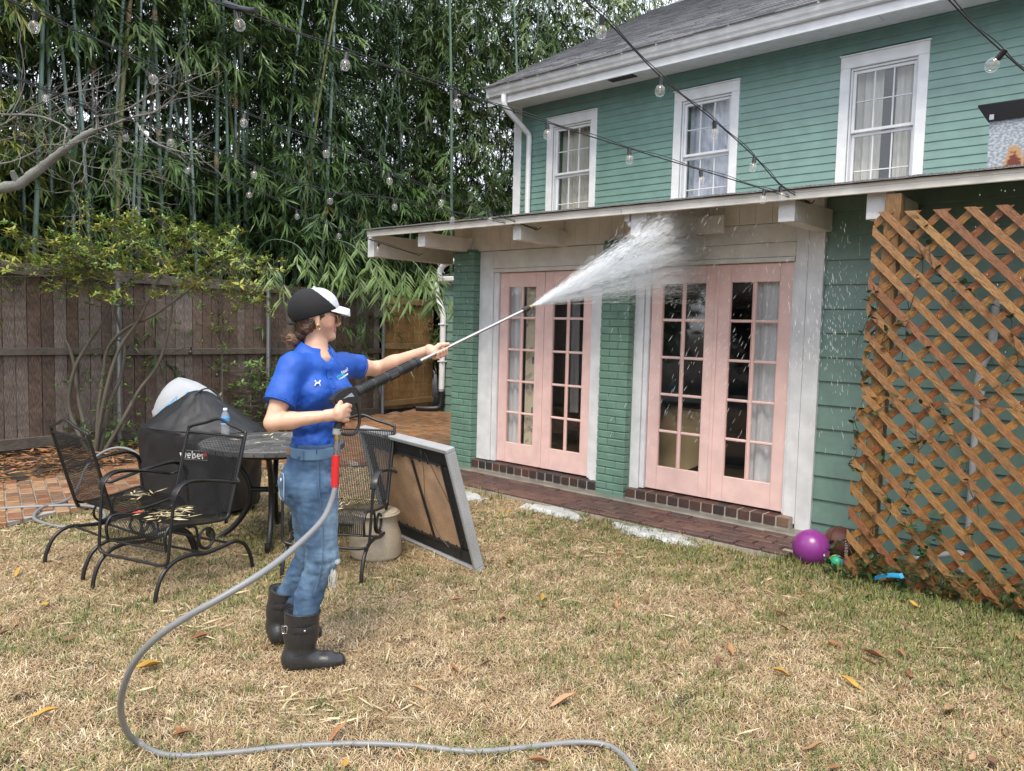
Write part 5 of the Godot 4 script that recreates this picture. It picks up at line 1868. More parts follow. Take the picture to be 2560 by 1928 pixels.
func make_grill() -> void:
	var g := thing("covered_grill", "barbecue grill under a creased black vinyl cover", "grill", V(-6.38, 0, 3.00))
	g.rotation.y = .35
	var m := MB.new()
	var rings := []
	var nz := FastNoiseLite.new(); nz.seed = 12; nz.frequency = 2.2
	var prof := [[.06, .46, .36], [.20, .465, .365], [.38, .47, .37], [.55, .475, .375], [.68, .48, .38], [.715, .478, .378], [.725, .455, .365], [.76, .415, .335], [.82, .345, .285], [.88, .265, .225], [.94, .18, .155], [.985, .11, .10], [1.005, .06, .06], [1.01, .01, .01]]
	var fine := []
	for i in prof.size() - 1:
		for k in 3: 
			var t := k / 3.0
			fine.append([lerpf(prof[i][0], prof[i + 1][0], t), lerpf(prof[i][1], prof[i + 1][1], t), lerpf(prof[i][2], prof[i + 1][2], t)])
	fine.append(prof[-1])
	for p in fine:
		var ring := []
		for k in 64:
			var a := -TAU * k / 64
			var e := lerpf(.72, 1.0, clampf((p[0] - .6) / .3, 0, 1))
			var ca := signf(cos(a)) * pow(absf(cos(a)), e)
			var sa := signf(sin(a)) * pow(absf(sin(a)), e)
			var low := clampf(1.0 - p[0] / .72, 0, 1)
			var fold := 1.0 + .045 * low * sin(a * 7 + 1.3 * sin(a * 2)) + .06 * nz.get_noise_3d(cos(a) * 1.3, p[0] * 1.6, sin(a) * 1.3) + .035 * absf(nz.get_noise_3d(cos(a) * 3.1, p[0] * 2.2 + a * .3, sin(a) * 3.1))
			# side shelf pushes the cover out on the right
			var shelf := .16 * exp(-pow((p[0] - .70) / .16, 2)) * pow(maxf(0, cos(a - .2)), 3)
			ring.append(V(ca * (p[1] * fold + shelf), p[0] + .02 * nz.get_noise_2d(a * 2, p[0] * 3) * (1 - low), sa * p[2] * fold))
		rings.append(ring)
	m.loft(rings, true)
	var vinyl := grain(lin(.012, .0125, .015), lin(.024, .025, .029), .48, V(12, 12, 12), .05, .12, true, .2, 97)
	var cov := part("cover", m.done(), vinyl, g)
	var seam := []
	for k in 65:
		var a := -TAU * k / 64
		var e := .85
		seam.append(V(signf(cos(a)) * pow(absf(cos(a)), e) * (.478 + .14 * pow(maxf(0, cos(a - .2)), 3)), .722, signf(sin(a)) * pow(absf(sin(a)), e) * .382))
	part("seam", tube_mesh(seam, .004, 5), vinyl, cov)
	part("handle", tube_mesh(bent([V(.02, .985, .09), V(.05, 1.03, .03), V(.09, 1.035, -.02), V(.14, .985, -.06), V(.19, .925, -.06)], 5), .007, 6), vinyl, cov)
	for k in 3:
		var a := k * TAU / 3 + 1.2
		part("leg", tube_mesh([V(cos(a) * .20, .45, sin(a) * .20), V(cos(a) * .33, 0, sin(a) * .33)], .011, 8), M.galv, g)
	# woven badge on the front
	var badge := Transform3D(Basis(Vector3.UP, .42 - .35 + .10), V(.30, .545, .372))
	var bd := part("badge", cbox(.23, .075, .003, .001), plain(lin(.02, .02, .022), .6), g, badge)
	for e in [[0, .036, .228, .002], [0, -.036, .228, .002]]: part("border", cbox(e[2], e[3], .004), plain(lin(.5, .5, .5), .6), bd, TR(V(e[0], e[1], .001)))
	letters("lettering", "weber", .055, plain(lin(.75, .75, .75), .6), bd, TR(V(-.022, -.002, .003)))
	var km := MB.new()
	km.ball(V(0, 0, 0), .018, 8, 12, V(1, .8, .25))
	part("emblem", km.done(), plain(lin(.55, .02, .03), .6), bd, TR(V(.090, .006, .003)))
	# grey printed cloth bag thrown over the top
	var bag := thing("grey_shirt", "light grey printed shirt draped behind the top of the covered grill", "shirt", V(-6.70, .68, 2.93), .6)
	bag.scale = V(.92, .90, .92)
	m = MB.new()
	rings = []
	for i in 13:
		var t := i / 12.0
		var ring := []
		for k in 40:
			var a := -TAU * k / 40
			var w := .31 * pow(sin(PI * lerpf(.34, .97, t)), .55) + .012
			var wob := 1.0 + .05 * sin(a * 3 + t * 4) + .04 * nz.get_noise_3d(cos(a) * 2, t * 3, sin(a) * 2)
			ring.append(V(cos(a) * w * wob * 1.08 - .02, t * .44 - .03 * cos(a), sin(a) * w * .62 * wob))
		rings.append(ring)
	m.loft(rings, true)
	part("cloth", m.done(), grain(lin(.36, .38, .42), lin(.44, .46, .50), .9, V(14, 14, 14), .05, .1, true, .1, 98), bag)
	var ink := plain(lin(.08, .34, .62), .8)
	letters("lettering", "SUNSI", .075, ink, bag, Transform3D(Basis(Vector3.UP, -.25) * Basis(Vector3.BACK, .62) * Basis(Vector3.RIGHT, -.35), V(-.10, .20, .215)), .004)
	letters("lettering", "EW", .055, ink, bag, Transform3D(Basis(Vector3.UP, .35) * Basis(Vector3.BACK, .25) * Basis(Vector3.RIGHT, -.6), V(.10, .335, .165)), .004)

func make_frame() -> void:
	# a large picture frame stands on edge, its back to us
	var f := thing("picture_frame", "large grey picture frame leaning on edge, its brown back showing", "frame", V(-3.52, 0, 2.53))
	var b := V(.985, 0, .17).normalized()
	var up := V(0, .955, .30).normalized()
	up = (up - b * up.dot(b)).normalized()
	f.basis = Basis(b, up, b.cross(up))
	var W := 1.22
	var H := .875
	var grey := grain(lin(.30, .31, .32), lin(.42, .43, .44), .55, V(4, 4, 4), .04, .2, true, .2, 99)
	var black := grain(lin(.010, .011, .013), lin(.022, .024, .028), .5, V(9, 9, 9), .06, .5, true, .2, 100)
	var ply := grain(lin(.50, .305, .175), lin(.62, .40, .245), .75, V(2, 5, 2), .03, .1, false, .3, 101)
	var t := .07
	# outer rim (grey), then the dark moulding, then the backing board
	put_box("rim", V(-W, 0, -t), V(0, .028, 0), grey, f, .004)
	put_box("rim", V(-W, H - .028, -t), V(0, H, 0), grey, f, .004)
	put_box("rim", V(-.028, .029, -t), V(0, H - .029, 0), grey, f, .004)
	put_box("rim", V(-W, .029, -t), V(-W + .028, H - .029, 0), grey, f, .004)
	for q in [[V(-W + .029, .029, -.05), V(-.029, .135, -.022)], [V(-W + .029, H - .135, -.05), V(-.029, H - .029, -.022)], [V(-.135, .136, -.05), V(-.029, H - .136, -.022)], [V(-W + .029, .136, -.05), V(-W + .135, H - .136, -.022)]]:
		put_box("moulding", q[0], q[1], black, f, .012)
	for q in [[V(-W + .136, .125, -.045), V(-.136, .137, -.012)], [V(-W + .136, H - .137, -.045), V(-.136, H - .125, -.012)], [V(-.147, .138, -.045), V(-.136, H - .138, -.012)]]:
		put_box("inner_lip", q[0], q[1], black, f, .003)
	put_box("backing_board", V(-W + .137, .138, -.032), V(-.148, H - .138, -.026), ply, f)
	var st := put_box("support_strut", V(-.012, -.30, -.003), V(.012, .31, .003), plain(lin(.02, .02, .02), .5), f)
	st.transform = TR(V(-.50, H / 2 - .02, -.018), V(0, 0, .06))
	put_box("tack_plate", V(-.57, H - .165, -.025), V(-.51, H - .150, -.018), plain(lin(.45, .27, .10), .4, .6), f)
	for k in 9:
		var x := -.2 - k * .11
		part("tack", cbox(.006, .022, .006), M.dark, f, TR(V(x, H - .142, -.020), V(0, 0, rr(-.3, .3))))
		part("tack", cbox(.006, .022, .006), M.dark, f, TR(V(x, .143, -.020), V(0, 0, rr(-.3, .3))))
	var wire := plain(lin(.10, .10, .105), .4, .6)
	part("wire", tube_mesh(bent([V(-.36, H - .08, -.015), V(-.37, H - .20, -.010), V(-.44, H - .38, -.010), V(-.46, H - .5, -.010), V(-.40, .2, -.010), V(-.30, .11, -.012)], 6), .0022, 5), wire, f)
	part("wire", tube_mesh([V(-.31, H - .06, -.016), V(-.13, .42, -.018)], .0022, 5), wire, f)
	part("wire", tube_mesh([V(-.22, .05, -.016), V(-.10, .22, -.018)], .003, 5), wire, f)
	part("hook", cbox(.028, .035, .006, .002), wire, f, TR(V(-.355, H - .07, -.018)))

# -------------------------------------------------------------- string lights
func make_string_lights() -> void:
	var cord := plain(lin(.010, .010, .011), .5)
	var glass := StandardMaterial3D.new()
	glass.transparency = BaseMaterial3D.TRANSPARENCY_ALPHA
	glass.albedo_color = Color(.80, .80, .80, .10)
	glass.roughness = .03
	glass.cull_mode = BaseMaterial3D.CULL_DISABLED
	var fil := plain(lin(.62, .36, .10), .4)
	var gm := MB.new()
	gm.lathe([Vector2(.011, .0), Vector2(.0125, -.004), Vector2(.020, -.010), Vector2(.0255, -.022), Vector2(.0265, -.032), Vector2(.0245, -.043), Vector2(.018, -.053), Vector2(.009, -.058), Vector2(.0008, -.0595)].map(func(q): return q), 18)
	var globe := gm.done()
	gm = MB.new(); gm.tube([V(0, .040, 0), V(0, .036, 0), V(0, .0, 0), V(0, -.004, 0)], [.010, .0125, .0125, .012], 10)
	var socket := gm.done()
	gm = MB.new(); gm.tube([V(0, -.012, 0), V(.0, -.040, 0)], .0016, 5)
	gm.tube([V(0, .0, 0), V(0, -.016, 0)], .005, 6)
	var filament := gm.done()
	var strands := [
		["string light strand running to the awning from the top right of centre", [Vector3(-2.159, 3.089, 3.584), Vector3(-2.163, 3.018, 3.188), Vector3(-2.228, 2.913, 2.581), Vector3(-2.259, 2.828, 1.94), Vector3(-2.263, 2.722, 1.413), Vector3(-2.245, 2.594, 1.03), Vector3(-2.254, 2.547, 0.515)]],
		["string light strand crossing before the upstairs windows to the awning", [Vector3(-3.415, 3.014, 4.461), Vector3(-3.56, 3.081, 4.179), Vector3(-3.469, 3.018, 3.629), Vector3(-3.296, 2.934, 3.006), Vector3(-3.101, 2.848, 2.432), Vector3(-2.854, 2.756, 1.919), Vector3(-2.593, 2.664, 1.474), Vector3(-2.348, 2.577, 1.071), Vector3(-2.254, 2.547, 0.515)]],
		["string light strand from the top left corner to the awning's third rafter", [Vector3(-4.253, 3.08, 5.08), Vector3(-4.327, 3.068, 4.81), Vector3(-4.671, 3.061, 4.107), Vector3(-4.832, 2.97, 3.449), Vector3(-4.903, 2.904, 2.775), Vector3(-4.913, 2.799, 2.186), Vector3(-4.895, 2.703, 1.638), Vector3(-4.843, 2.614, 1.125), Vector3(-4.827, 2.528, 0.497)]],
		["middle string light strand before the bamboo to the awning's third rafter", [Vector3(-5.56, 3.105, 4.774), Vector3(-5.564, 2.993, 4.248), Vector3(-5.68, 2.944, 3.545), Vector3(-5.69, 2.823, 2.888), Vector3(-5.587, 2.695, 2.266), Vector3(-5.388, 2.695, 1.747), Vector3(-5.157, 2.624, 1.273), Vector3(-4.827, 2.528, 0.497)]],
		["lowest string light strand before the bamboo ending at the awning's left end", [Vector3(-6.645, 3.363, 4.514), Vector3(-6.595, 3.297, 4.069), Vector3(-6.776, 3.154, 3.435), Vector3(-6.866, 2.995, 2.856), Vector3(-6.83, 2.856, 2.295), Vector3(-6.801, 2.711, 1.81), Vector3(-6.738, 2.567, 1.361), Vector3(-6.636, 2.467, 0.939), Vector3(-6.734, 2.39, 0.291)]],
		["string light strand with one bulb at the top right corner", [Vector3(-0.872, 2.904, 3.246), Vector3(-0.845, 2.868, 2.82), Vector3(-0.757, 2.787, 2.409), Vector3(-0.653, 2.723, 1.983), Vector3(-0.489, 2.737, 1.29)]],
		["dark unlit string light strand hung along the fence rail", [Vector3(-11.565, 1.082, 3.117), Vector3(-11.368, 1.218, 2.856), Vector3(-10.922, 0.994, 2.407), Vector3(-10.448, 0.965, 1.843), Vector3(-10.065, 1.249, 1.331), Vector3(-9.83, 0.951, 1.081), Vector3(-9.651, 0.952, 0.715), Vector3(-9.437, 1.207, 0.428), Vector3(-9.164, 1.405, -0.044)]]]
	for si in strands.size():
		var s = strands[si]
		var p: Array = s[1]
		var o := thing("string_lights", s[0], "string lights", p[p.size() - 1])
		var base: Vector3 = o.position
		var q := []
		for w in p: q.append(w - base)
		var path := bent(q, 8)
		part("wire", tube_mesh(path, .0036, 6), cord, o)
		var second := []
		for i in path.size(): second.append(path[i] + V(0, .012 + .006 * sin(i * .9), .006 * cos(i * 1.3)))
		if si < 6: part("wire", tube_mesh(second, .0024, 5), cord, o)
		for k in range(1, q.size() - 1):
			if si == 5 and k != 2: continue
			if si == 6 and not k in [2, 3, 4, 5]: continue
			var tilt := V(rr(-.25, .25), rr(0, 6), rr(-.3, .3))
			if si == 5: tilt = V(.3, 0, -.75)
			var sc := 1.0
			var bulb := part("bulb", globe, glass, o, TR(q[k] - V(0, .040, 0), tilt))
			if si == 6: bulb.material_override = plain(lin(.05, .045, .04), .2)
			part("socket", socket, cord, bulb)
			part("filament", filament, fil, bulb)
		if si < 5:
			part("hook", tube_mesh(bent([V(0, 0, 0), V(.012, .012, -.02), V(.01, .03, -.05)], 3), .004, 5), cord, o)
	var plug := thing("light_plug", "black plug and lead on the strand at the top edge", "plug", Vector3(-3.514, 3.061, 4.167))
	part("plug_body", tube_mesh(bent([V(-.15, .075, .02), V(-.06, .035, .01), V(.03, .005, 0), V(.10, -.012, 0)], 4), .014, 8), cord, plug)


# ------------------------------------------------------------------- person
# A field of distances to tapered capsules, blended together, meshed as surface nets.
class Field:
	var lo: Vector3
	var cell: float
	var nx: int
	var ny: int
	var nz: int
	var f := PackedFloat32Array()

	func _init(a: Vector3, b: Vector3, c: float) -> void:
		lo = a; cell = c
		nx = int((b.x - a.x) / c) + 2
		ny = int((b.y - a.y) / c) + 2
		nz = int((b.z - a.z) / c) + 2
		f.resize(nx * ny * nz)
		f.fill(.08)

	# capsule a-b with radii ra, rb; w stretches it by s along that direction
	func add(a: Vector3, b: Vector3, ra: float, rb: float, k := .02, w := Vector3.ZERO, s := 1.0) -> void:
		var big := maxf(ra, rb) * maxf(s, 1.0) + k + cell * 2.0
		var mn := Vector3(minf(a.x, b.x), minf(a.y, b.y), minf(a.z, b.z)) - Vector3.ONE * big - lo
		var mx := Vector3(maxf(a.x, b.x), maxf(a.y, b.y), maxf(a.z, b.z)) + Vector3.ONE * big - lo
		var i0 := maxi(0, int(mn.x / cell)); var i1 := mini(nx - 1, int(mx.x / cell) + 1)
		var j0 := maxi(0, int(mn.y / cell)); var j1 := mini(ny - 1, int(mx.y / cell) + 1)
		var k0 := maxi(0, int(mn.z / cell)); var k1 := mini(nz - 1, int(mx.z / cell) + 1)
		var sq := 1.0 / s - 1.0
		var ab := b - a
		if s != 1.0: ab += w * (ab.dot(w) * sq)
		var inv := 1.0 / maxf(ab.dot(ab), 1e-9)
		var dr := rb - ra
		var ik := .5 / k
		for kk in range(k0, k1 + 1):
			for jj in range(j0, j1 + 1):
				var at := (kk * ny + jj) * nx
				for ii in range(i0, i1 + 1):
					var q := lo + Vector3(ii, jj, kk) * cell - a
					if sq != 0.0: q += w * (q.dot(w) * sq)
					var t := clampf(q.dot(ab) * inv, 0.0, 1.0)
					var d := (q - ab * t).length() - ra - dr * t
					var o := f[at + ii]
					var h := clampf(.5 + (o - d) * ik, 0.0, 1.0)
					f[at + ii] = o + (d - o) * h - k * h * (1.0 - h)

	func carve(c: Vector3, r: float, k := .004) -> void:
		for kk in nz:
			for jj in ny:
				for ii in nx:
					var d := r - (lo + Vector3(ii, jj, kk) * cell - c).length()
					var at := (kk * ny + jj) * nx + ii
					f[at] = maxf(f[at], d)

	func cut(p: Vector3, n: Vector3) -> void:              # keep the side that n points away from
		for kk in nz:
			for jj in ny:
				var at := (kk * ny + jj) * nx
				for ii in nx:
					var d := (lo + Vector3(ii, jj, kk) * cell - p).dot(n)
					if d > f[at + ii]: f[at + ii] = d

	func wrinkle(noise: FastNoiseLite, sc: Vector3, amp: float, mask: Callable) -> void:
		for kk in nz:
			for jj in ny:
				var at := (kk * ny + jj) * nx
				for ii in nx:
					if absf(f[at + ii]) < cell * 4.0:
						var p := lo + Vector3(ii, jj, kk) * cell
						f[at + ii] += amp * float(mask.call(p)) * noise.get_noise_3d(p.x * sc.x, p.y * sc.y, p.z * sc.z)

	func mesh(m: MB, tint: Callable) -> void:
		var ids := PackedInt32Array()
		ids.resize(nx * ny * nz)
		ids.fill(-1)
		var sx := 1
		var sy := nx
		var sz := nx * ny
		var corner := [0, sx, sy, sx + sy, sz, sx + sz, sy + sz, sx + sy + sz]
		var offs := [Vector3(0, 0, 0), Vector3(1, 0, 0), Vector3(0, 1, 0), Vector3(1, 1, 0), Vector3(0, 0, 1), Vector3(1, 0, 1), Vector3(0, 1, 1), Vector3(1, 1, 1)]
		var edges := [0, 1, 2, 3, 4, 5, 6, 7, 0, 2, 1, 3, 4, 6, 5, 7, 0, 4, 1, 5, 2, 6, 3, 7]
		for kk in nz - 1:
			for jj in ny - 1:
				var row := (kk * ny + jj) * nx
				for ii in nx - 1:
					var at := row + ii
					var v0 := f[at]
					if v0 > cell * 4.5 or v0 < -cell * 4.5: continue
					var neg := 0
					for c in 8:
						if f[at + corner[c]] < 0.0: neg += 1
					if neg == 0 or neg == 8: continue
					var s := Vector3.ZERO
					var n := 0
					for e in 12:
						var a: int = edges[e * 2]
						var b: int = edges[e * 2 + 1]
						var fa := f[at + corner[a]]
						var fb := f[at + corner[b]]
						if (fa < 0.0) != (fb < 0.0):
							s += offs[a] + (offs[b] - offs[a]) * (fa / (fa - fb))
							n += 1
					s /= n
					var g := Vector3(
						(f[at + sx] - v0) * (1 - s.y) + (f[at + sx + sy] - f[at + sy]) * s.y + (f[at + sx + sz] - f[at + sz]),
						(f[at + sy] - v0) * (1 - s.x) + (f[at + sx + sy] - f[at + sx]) * s.x + (f[at + sy + sz] - f[at + sz]),
						(f[at + sz] - v0) * (1 - s.x) + (f[at + sx + sz] - f[at + sx]) * s.x + (f[at + sy + sz] - f[at + sy]))
					var p := lo + (Vector3(ii, jj, kk) + s) * cell
					m.col = tint.call(p)
					ids[at] = m.vert(p, g.normalized() if g.length() > 1e-9 else Vector3.UP)
		# smoother normals: central differences where the grid allows
		for kk in range(1, nz - 1):
			for jj in range(1, ny - 1):
				for ii in range(1, nx - 1):
					var at := (kk * ny + jj) * nx + ii
					if ids[at] < 0: continue
					if ii + 2 < nx and jj + 2 < ny and kk + 2 < nz:
						var g := Vector3(f[at + 2 * sx] + f[at + sx] - f[at] - f[at - sx], f[at + 2 * sy] + f[at + sy] - f[at] - f[at - sy], f[at + 2 * sz] + f[at + sz] - f[at] - f[at - sz])
						if g.length() > 1e-9: m.n[ids[at]] = (g.normalized() + m.n[ids[at]]).normalized()
					for ax in 3:
						var step: int = [sx, sy, sz][ax]
						var u: int = [sy, sz, sx][ax]
						var w: int = [sz, sx, sy][ax]
						var inside := f[at] < 0.0
						if inside == (f[at + step] < 0.0): continue
						var a := ids[at]; var b := ids[at - u]; var c := ids[at - u - w]; var d := ids[at - w]
						if a < 0 or b < 0 or c < 0 or d < 0: continue
						if inside: m.ix.append_array([a, c, b, a, d, c])
						else: m.ix.append_array([a, b, c, a, c, d])

func chain(f: Field, pts: Array, rad: Array, k := .008) -> void:
	for i in pts.size() - 1: f.add(pts[i], pts[i + 1], rad[i], rad[i + 1], k)

var GUN_A := Vector3(0.278, 1.306, 0.12)
var GUN_N := V(1.118, 1.753, -.77)

func make_person() -> void:
	var who := thing("person", "woman in blue polo, jeans, rubber boots and cap aiming a washer wand", "person", V(-3.22, 0, 4.03), deg_to_rad(42.24))
	var face := V(.93, 0, -.37).normalized()
	var rgt := V(.37, 0, .93).normalized()
	var chest := V(.82, 0, .57).normalized()
	var sh := V(.57, 0, -.82).normalized()                 # towards her left shoulder
	var skin_tint := Color(.60, .36, .255)
	var lip := Color(.48, .20, .17)
	var hc := Vector3(0.038, 1.663, -0.03)
	var up := Vector3.UP
	var body := MB.new()
	# ---------------- head and neck
	var F := Field.new(hc - V(.16, .30, .16), hc + V(.17, .13, .16), .0048)
	F.add(hc - face * .022, hc + face * .020, .083, .080, .02, up, 1.10)
	F.add(hc + face * .030 - up * .045, hc + face * .074 - up * .108, .052, .026, .03, rgt, 1.12)
	F.add(hc + face * .062 - up * .030 + rgt * .030, hc + face * .060 - up * .050 + rgt * .032, .034, .030, .02)
	F.add(hc + face * .062 - up * .030 - rgt * .030, hc + face * .060 - up * .050 - rgt * .032, .034, .030, .02)
	F.add(hc + face * .100 - up * .012, hc + face * .116 - up * .046, .009, .012, .012)           # nose
	F.add(hc + face * .106 - up * .050, hc + face * .106 - up * .051, .013, .013, .008, rgt, 1.3)
	F.add(hc + face * .094 - up * .073, hc + face * .095 - up * .074, .010, .010, .008, rgt, 1.9)   # lips
	F.add(hc + face * .093 - up * .083, hc + face * .093 - up * .084, .010, .010, .008, rgt, 1.7)
	F.add(hc + face * .084 - up * .108, hc + face * .085 - up * .109, .017, .017, .012)             # chin
	for s in [1, -1]:                                                                              # ears
		var e: Vector3 = hc + rgt * .078 * s + face * .006 - up * .034
		F.add(e + up * .020 - face * .006, e - up * .022 + face * .002, .012, .008, .006, face, 1.35)
	F.add(hc - face * .006 - up * .075, Vector3(0.05, 1.496, -0.03), .047, .047, .025)              # neck
	F.add(Vector3(0.05, 1.496, -0.03), Vector3(0.057, 1.444, -0.02), .047, .066, .025, sh, 1.15)
	F.mesh(body, func(p: Vector3):
		var q := p - hc
		var a := q.dot(face)
		if a > .088 and q.y < -.062 and q.y > -.092 and absf(q.dot(rgt)) < .024: return lip
		if a > .05 and q.y < -.02 and q.y > -.075 and absf(q.dot(rgt)) > .018: return Color(.62, .335, .24)
		return skin_tint)
	# ---------------- arms
	var sR := Vector3(-0.02, 1.414, 0.12); var eR := Vector3(-0.078, 1.166, 0.235); var wR := Vector3(0.159, 1.202, 0.225)
	F = Field.new(V(-.20, 1.05, .05), V(.23, 1.50, .33), .0062)
	F.add(sR, sR.lerp(eR, .55), .056, .047, .02); F.add(sR.lerp(eR, .45), eR, .047, .036, .02)
	F.add(eR, eR.lerp(wR, .35), .035, .0375, .015); F.add(eR.lerp(wR, .3), wR, .0375, .0245, .015)
	F.mesh(body, func(_p): return skin_tint)
	var sL := Vector3(0.141, 1.41, -0.17); var eL := Vector3(0.28, 1.385, -0.35); var wL := Vector3(0.561, 1.493, -0.265)
	F = Field.new(V(.05, 1.25, -.46), V(.62, 1.60, -.08), .0062)
	F.add(sL, sL.lerp(eL, .6), .050, .043, .02); F.add(sL.lerp(eL, .5), eL, .043, .038, .02)
	F.add(eL, eL.lerp(wL, .35), .035, .036, .02); F.add(eL.lerp(wL, .3), wL, .036, .0235, .02)
	F.mesh(body, func(_p): return skin_tint)
	# ---------------- right hand: closed round the pistol grip
	var gf := V(GUN_N.x - GUN_A.x, 0, GUN_N.z - GUN_A.z).normalized()       # forward along the gun
	var gn := V(-gf.z, 0, gf.x)                                              # out of the gun's side, to the camera
	if gn.z < 0: gn = -gn
	var gt := Vector3(0.223, 1.267, 0.178); var gb := Vector3(0.205, 1.143, 0.197)
	F = Field.new(gt.lerp(gb, .5) - V(.13, .085, .10), gt.lerp(gb, .5) + V(.09, .085, .11), .0034)
	var pm := gt.lerp(gb, .42) + gn * .030 - gf * .016
	F.add(wR, wR.lerp(pm, .7), .0245, .024, .012, up, 1.15)
	for i in 4:
		var g := gt.lerp(gb, .16 + .172 * i)
		var r0: float = [.0112, .0116, .0110, .0098][i]
		var kn := g + gn * .0285 + gf * (.010 - .003 * absf(i - 1.2))
		var pip := g + gn * .012 + gf * .034 - up * .003
		var dip := g - gn * .016 + gf * .030 - up * .005
		var tip := g - gn * .029 + gf * .006 - up * .005
		F.add(pm + up * (.012 - .010 * i) - gf * .012, kn, .0185, r0 * 1.12, .012)
		chain(F, [kn, pip, dip, tip], [r0 * 1.14, r0, r0 * .94, r0 * .84], .0035)
	chain(F, [pm + up * .004 - gf * .022, gt + gn * .012 - gf * .026 - up * .006, gt - gn * .016 - gf * .010 - up * .008, gt - gn * .026 + gf * .020 - up * .010], [.0175, .0150, .0125, .010], .006)
	F.mesh(body, func(p: Vector3):
		return Color(.60, .33, .235) if (p - gt).dot(gf) > .020 else skin_tint)
	# ---------------- left hand: fingers over the lance
	var ax := (GUN_N - GUN_A).normalized()
	var hp := GUN_A + (GUN_N - GUN_A) * .405                          # where it holds the lance
	F = Field.new(hp - V(.12, .085, .09), hp + V(.085, .075, .08), .0034)
	var back := V(-.35, .15, -.55).normalized()
	var down := ax.cross(back).normalized()
	if down.y > 0: down = -down
	back = down.cross(ax).normalized()
	if back.z > 0: back = -back
	var pc := hp + back * .026 - ax * .020 - up * .004
	F.add(wL, wL.lerp(pc, .6), .0245, .023, .012, up, 1.15)
	F.add(wL.lerp(pc, .5), pc, .022, .020, .012, up, 1.35)
	for i in 4:
		var off := ax * (.030 - .019 * i)
		var r0: float = [.0098, .0104, .0100, .0088][i]
		var k0 := hp + back * .026 + off + down * .006
		var k1 := hp + back * .014 + off + down * .028
		var k2 := hp - back * .014 + off + down * .020
		var k3 := hp - back * .020 + off - down * .006
		F.add(pc, k0, .016, r0 * 1.15, .012)
		chain(F, [k0, k1, k2, k3], [r0 * 1.1, r0, r0 * .95, r0 * .85], .0035)
	chain(F, [pc - ax * .01 + up * .010, hp + back * .020 + up * .022 + ax * .015, hp + up * .020 + ax * .040 + back * .006, hp + up * .016 + ax * .062], [.015, .0125, .0105, .0085], .006)
	F.mesh(body, func(p: Vector3):
		return Color(.62, .35, .255) if (p - hp).dot(down) > .004 else skin_tint)
	# ---------------- hidden core that joins the limbs (under the clothes)
	F = Field.new(V(-.20, .10, -.30), V(.28, 1.48, .30), .018)
	F.add(Vector3(0.053, 1.391, -0.02), Vector3(0.053, 1.104, 0), .055, .055, .03, sh, 1.3)
	F.add(sR, sL, .034, .034, .02)
	F.add(Vector3(0.049, 1.082, 0), Vector3(0.037, 0.88, 0), .055, .07, .03)
	F.add(Vector3(0.065, 0.83, 0.075), Vector3(0.115, 0.52, 0.11), .07, .045, .03); F.add(Vector3(0.115, 0.52, 0.11), Vector3(0.032, 0.099, 0.15), .044, .034, .02)
	F.add(Vector3(-0.001, 0.794, -0.085), Vector3(0.008, 0.472, -0.12), .07, .045, .03); F.add(Vector3(0.008, 0.472, -0.12), Vector3(-0.152, 0.089, -0.15), .044, .034, .02)
	F.mesh(body, func(_p): return skin_tint)
	var mott := FastNoiseLite.new(); mott.seed = 41; mott.frequency = 1.0
	for i in body.v.size():
		var p := body.v[i]
		var a := mott.get_noise_3d(p.x * 40, p.y * 40, p.z * 40) * .5 + mott.get_noise_3d(p.x * 210, p.y * 210, p.z * 210) * .5
		var b := mott.get_noise_3d(p.x * 22 + 9, p.y * 22, p.z * 22)
		var c := body.c[i]
		body.c[i] = Color(c.r * (1.0 + .07 * a), c.g * (1.0 + .10 * a - .07 * b), c.b * (1.0 + .12 * a - .09 * b))
	var skin := plain(Color(1, 1, 1), .48)
	skin.vertex_color_use_as_albedo = true
	skin.subsurf_scatter_enabled = true
	skin.subsurf_scatter_strength = .12
	part("body", body.done(), skin, who)
	make_face(who, hc, face, rgt)
	make_shirt(who, chest, sh, sR, eR, sL, eL)
	make_jeans(who)
	make_boots(who)

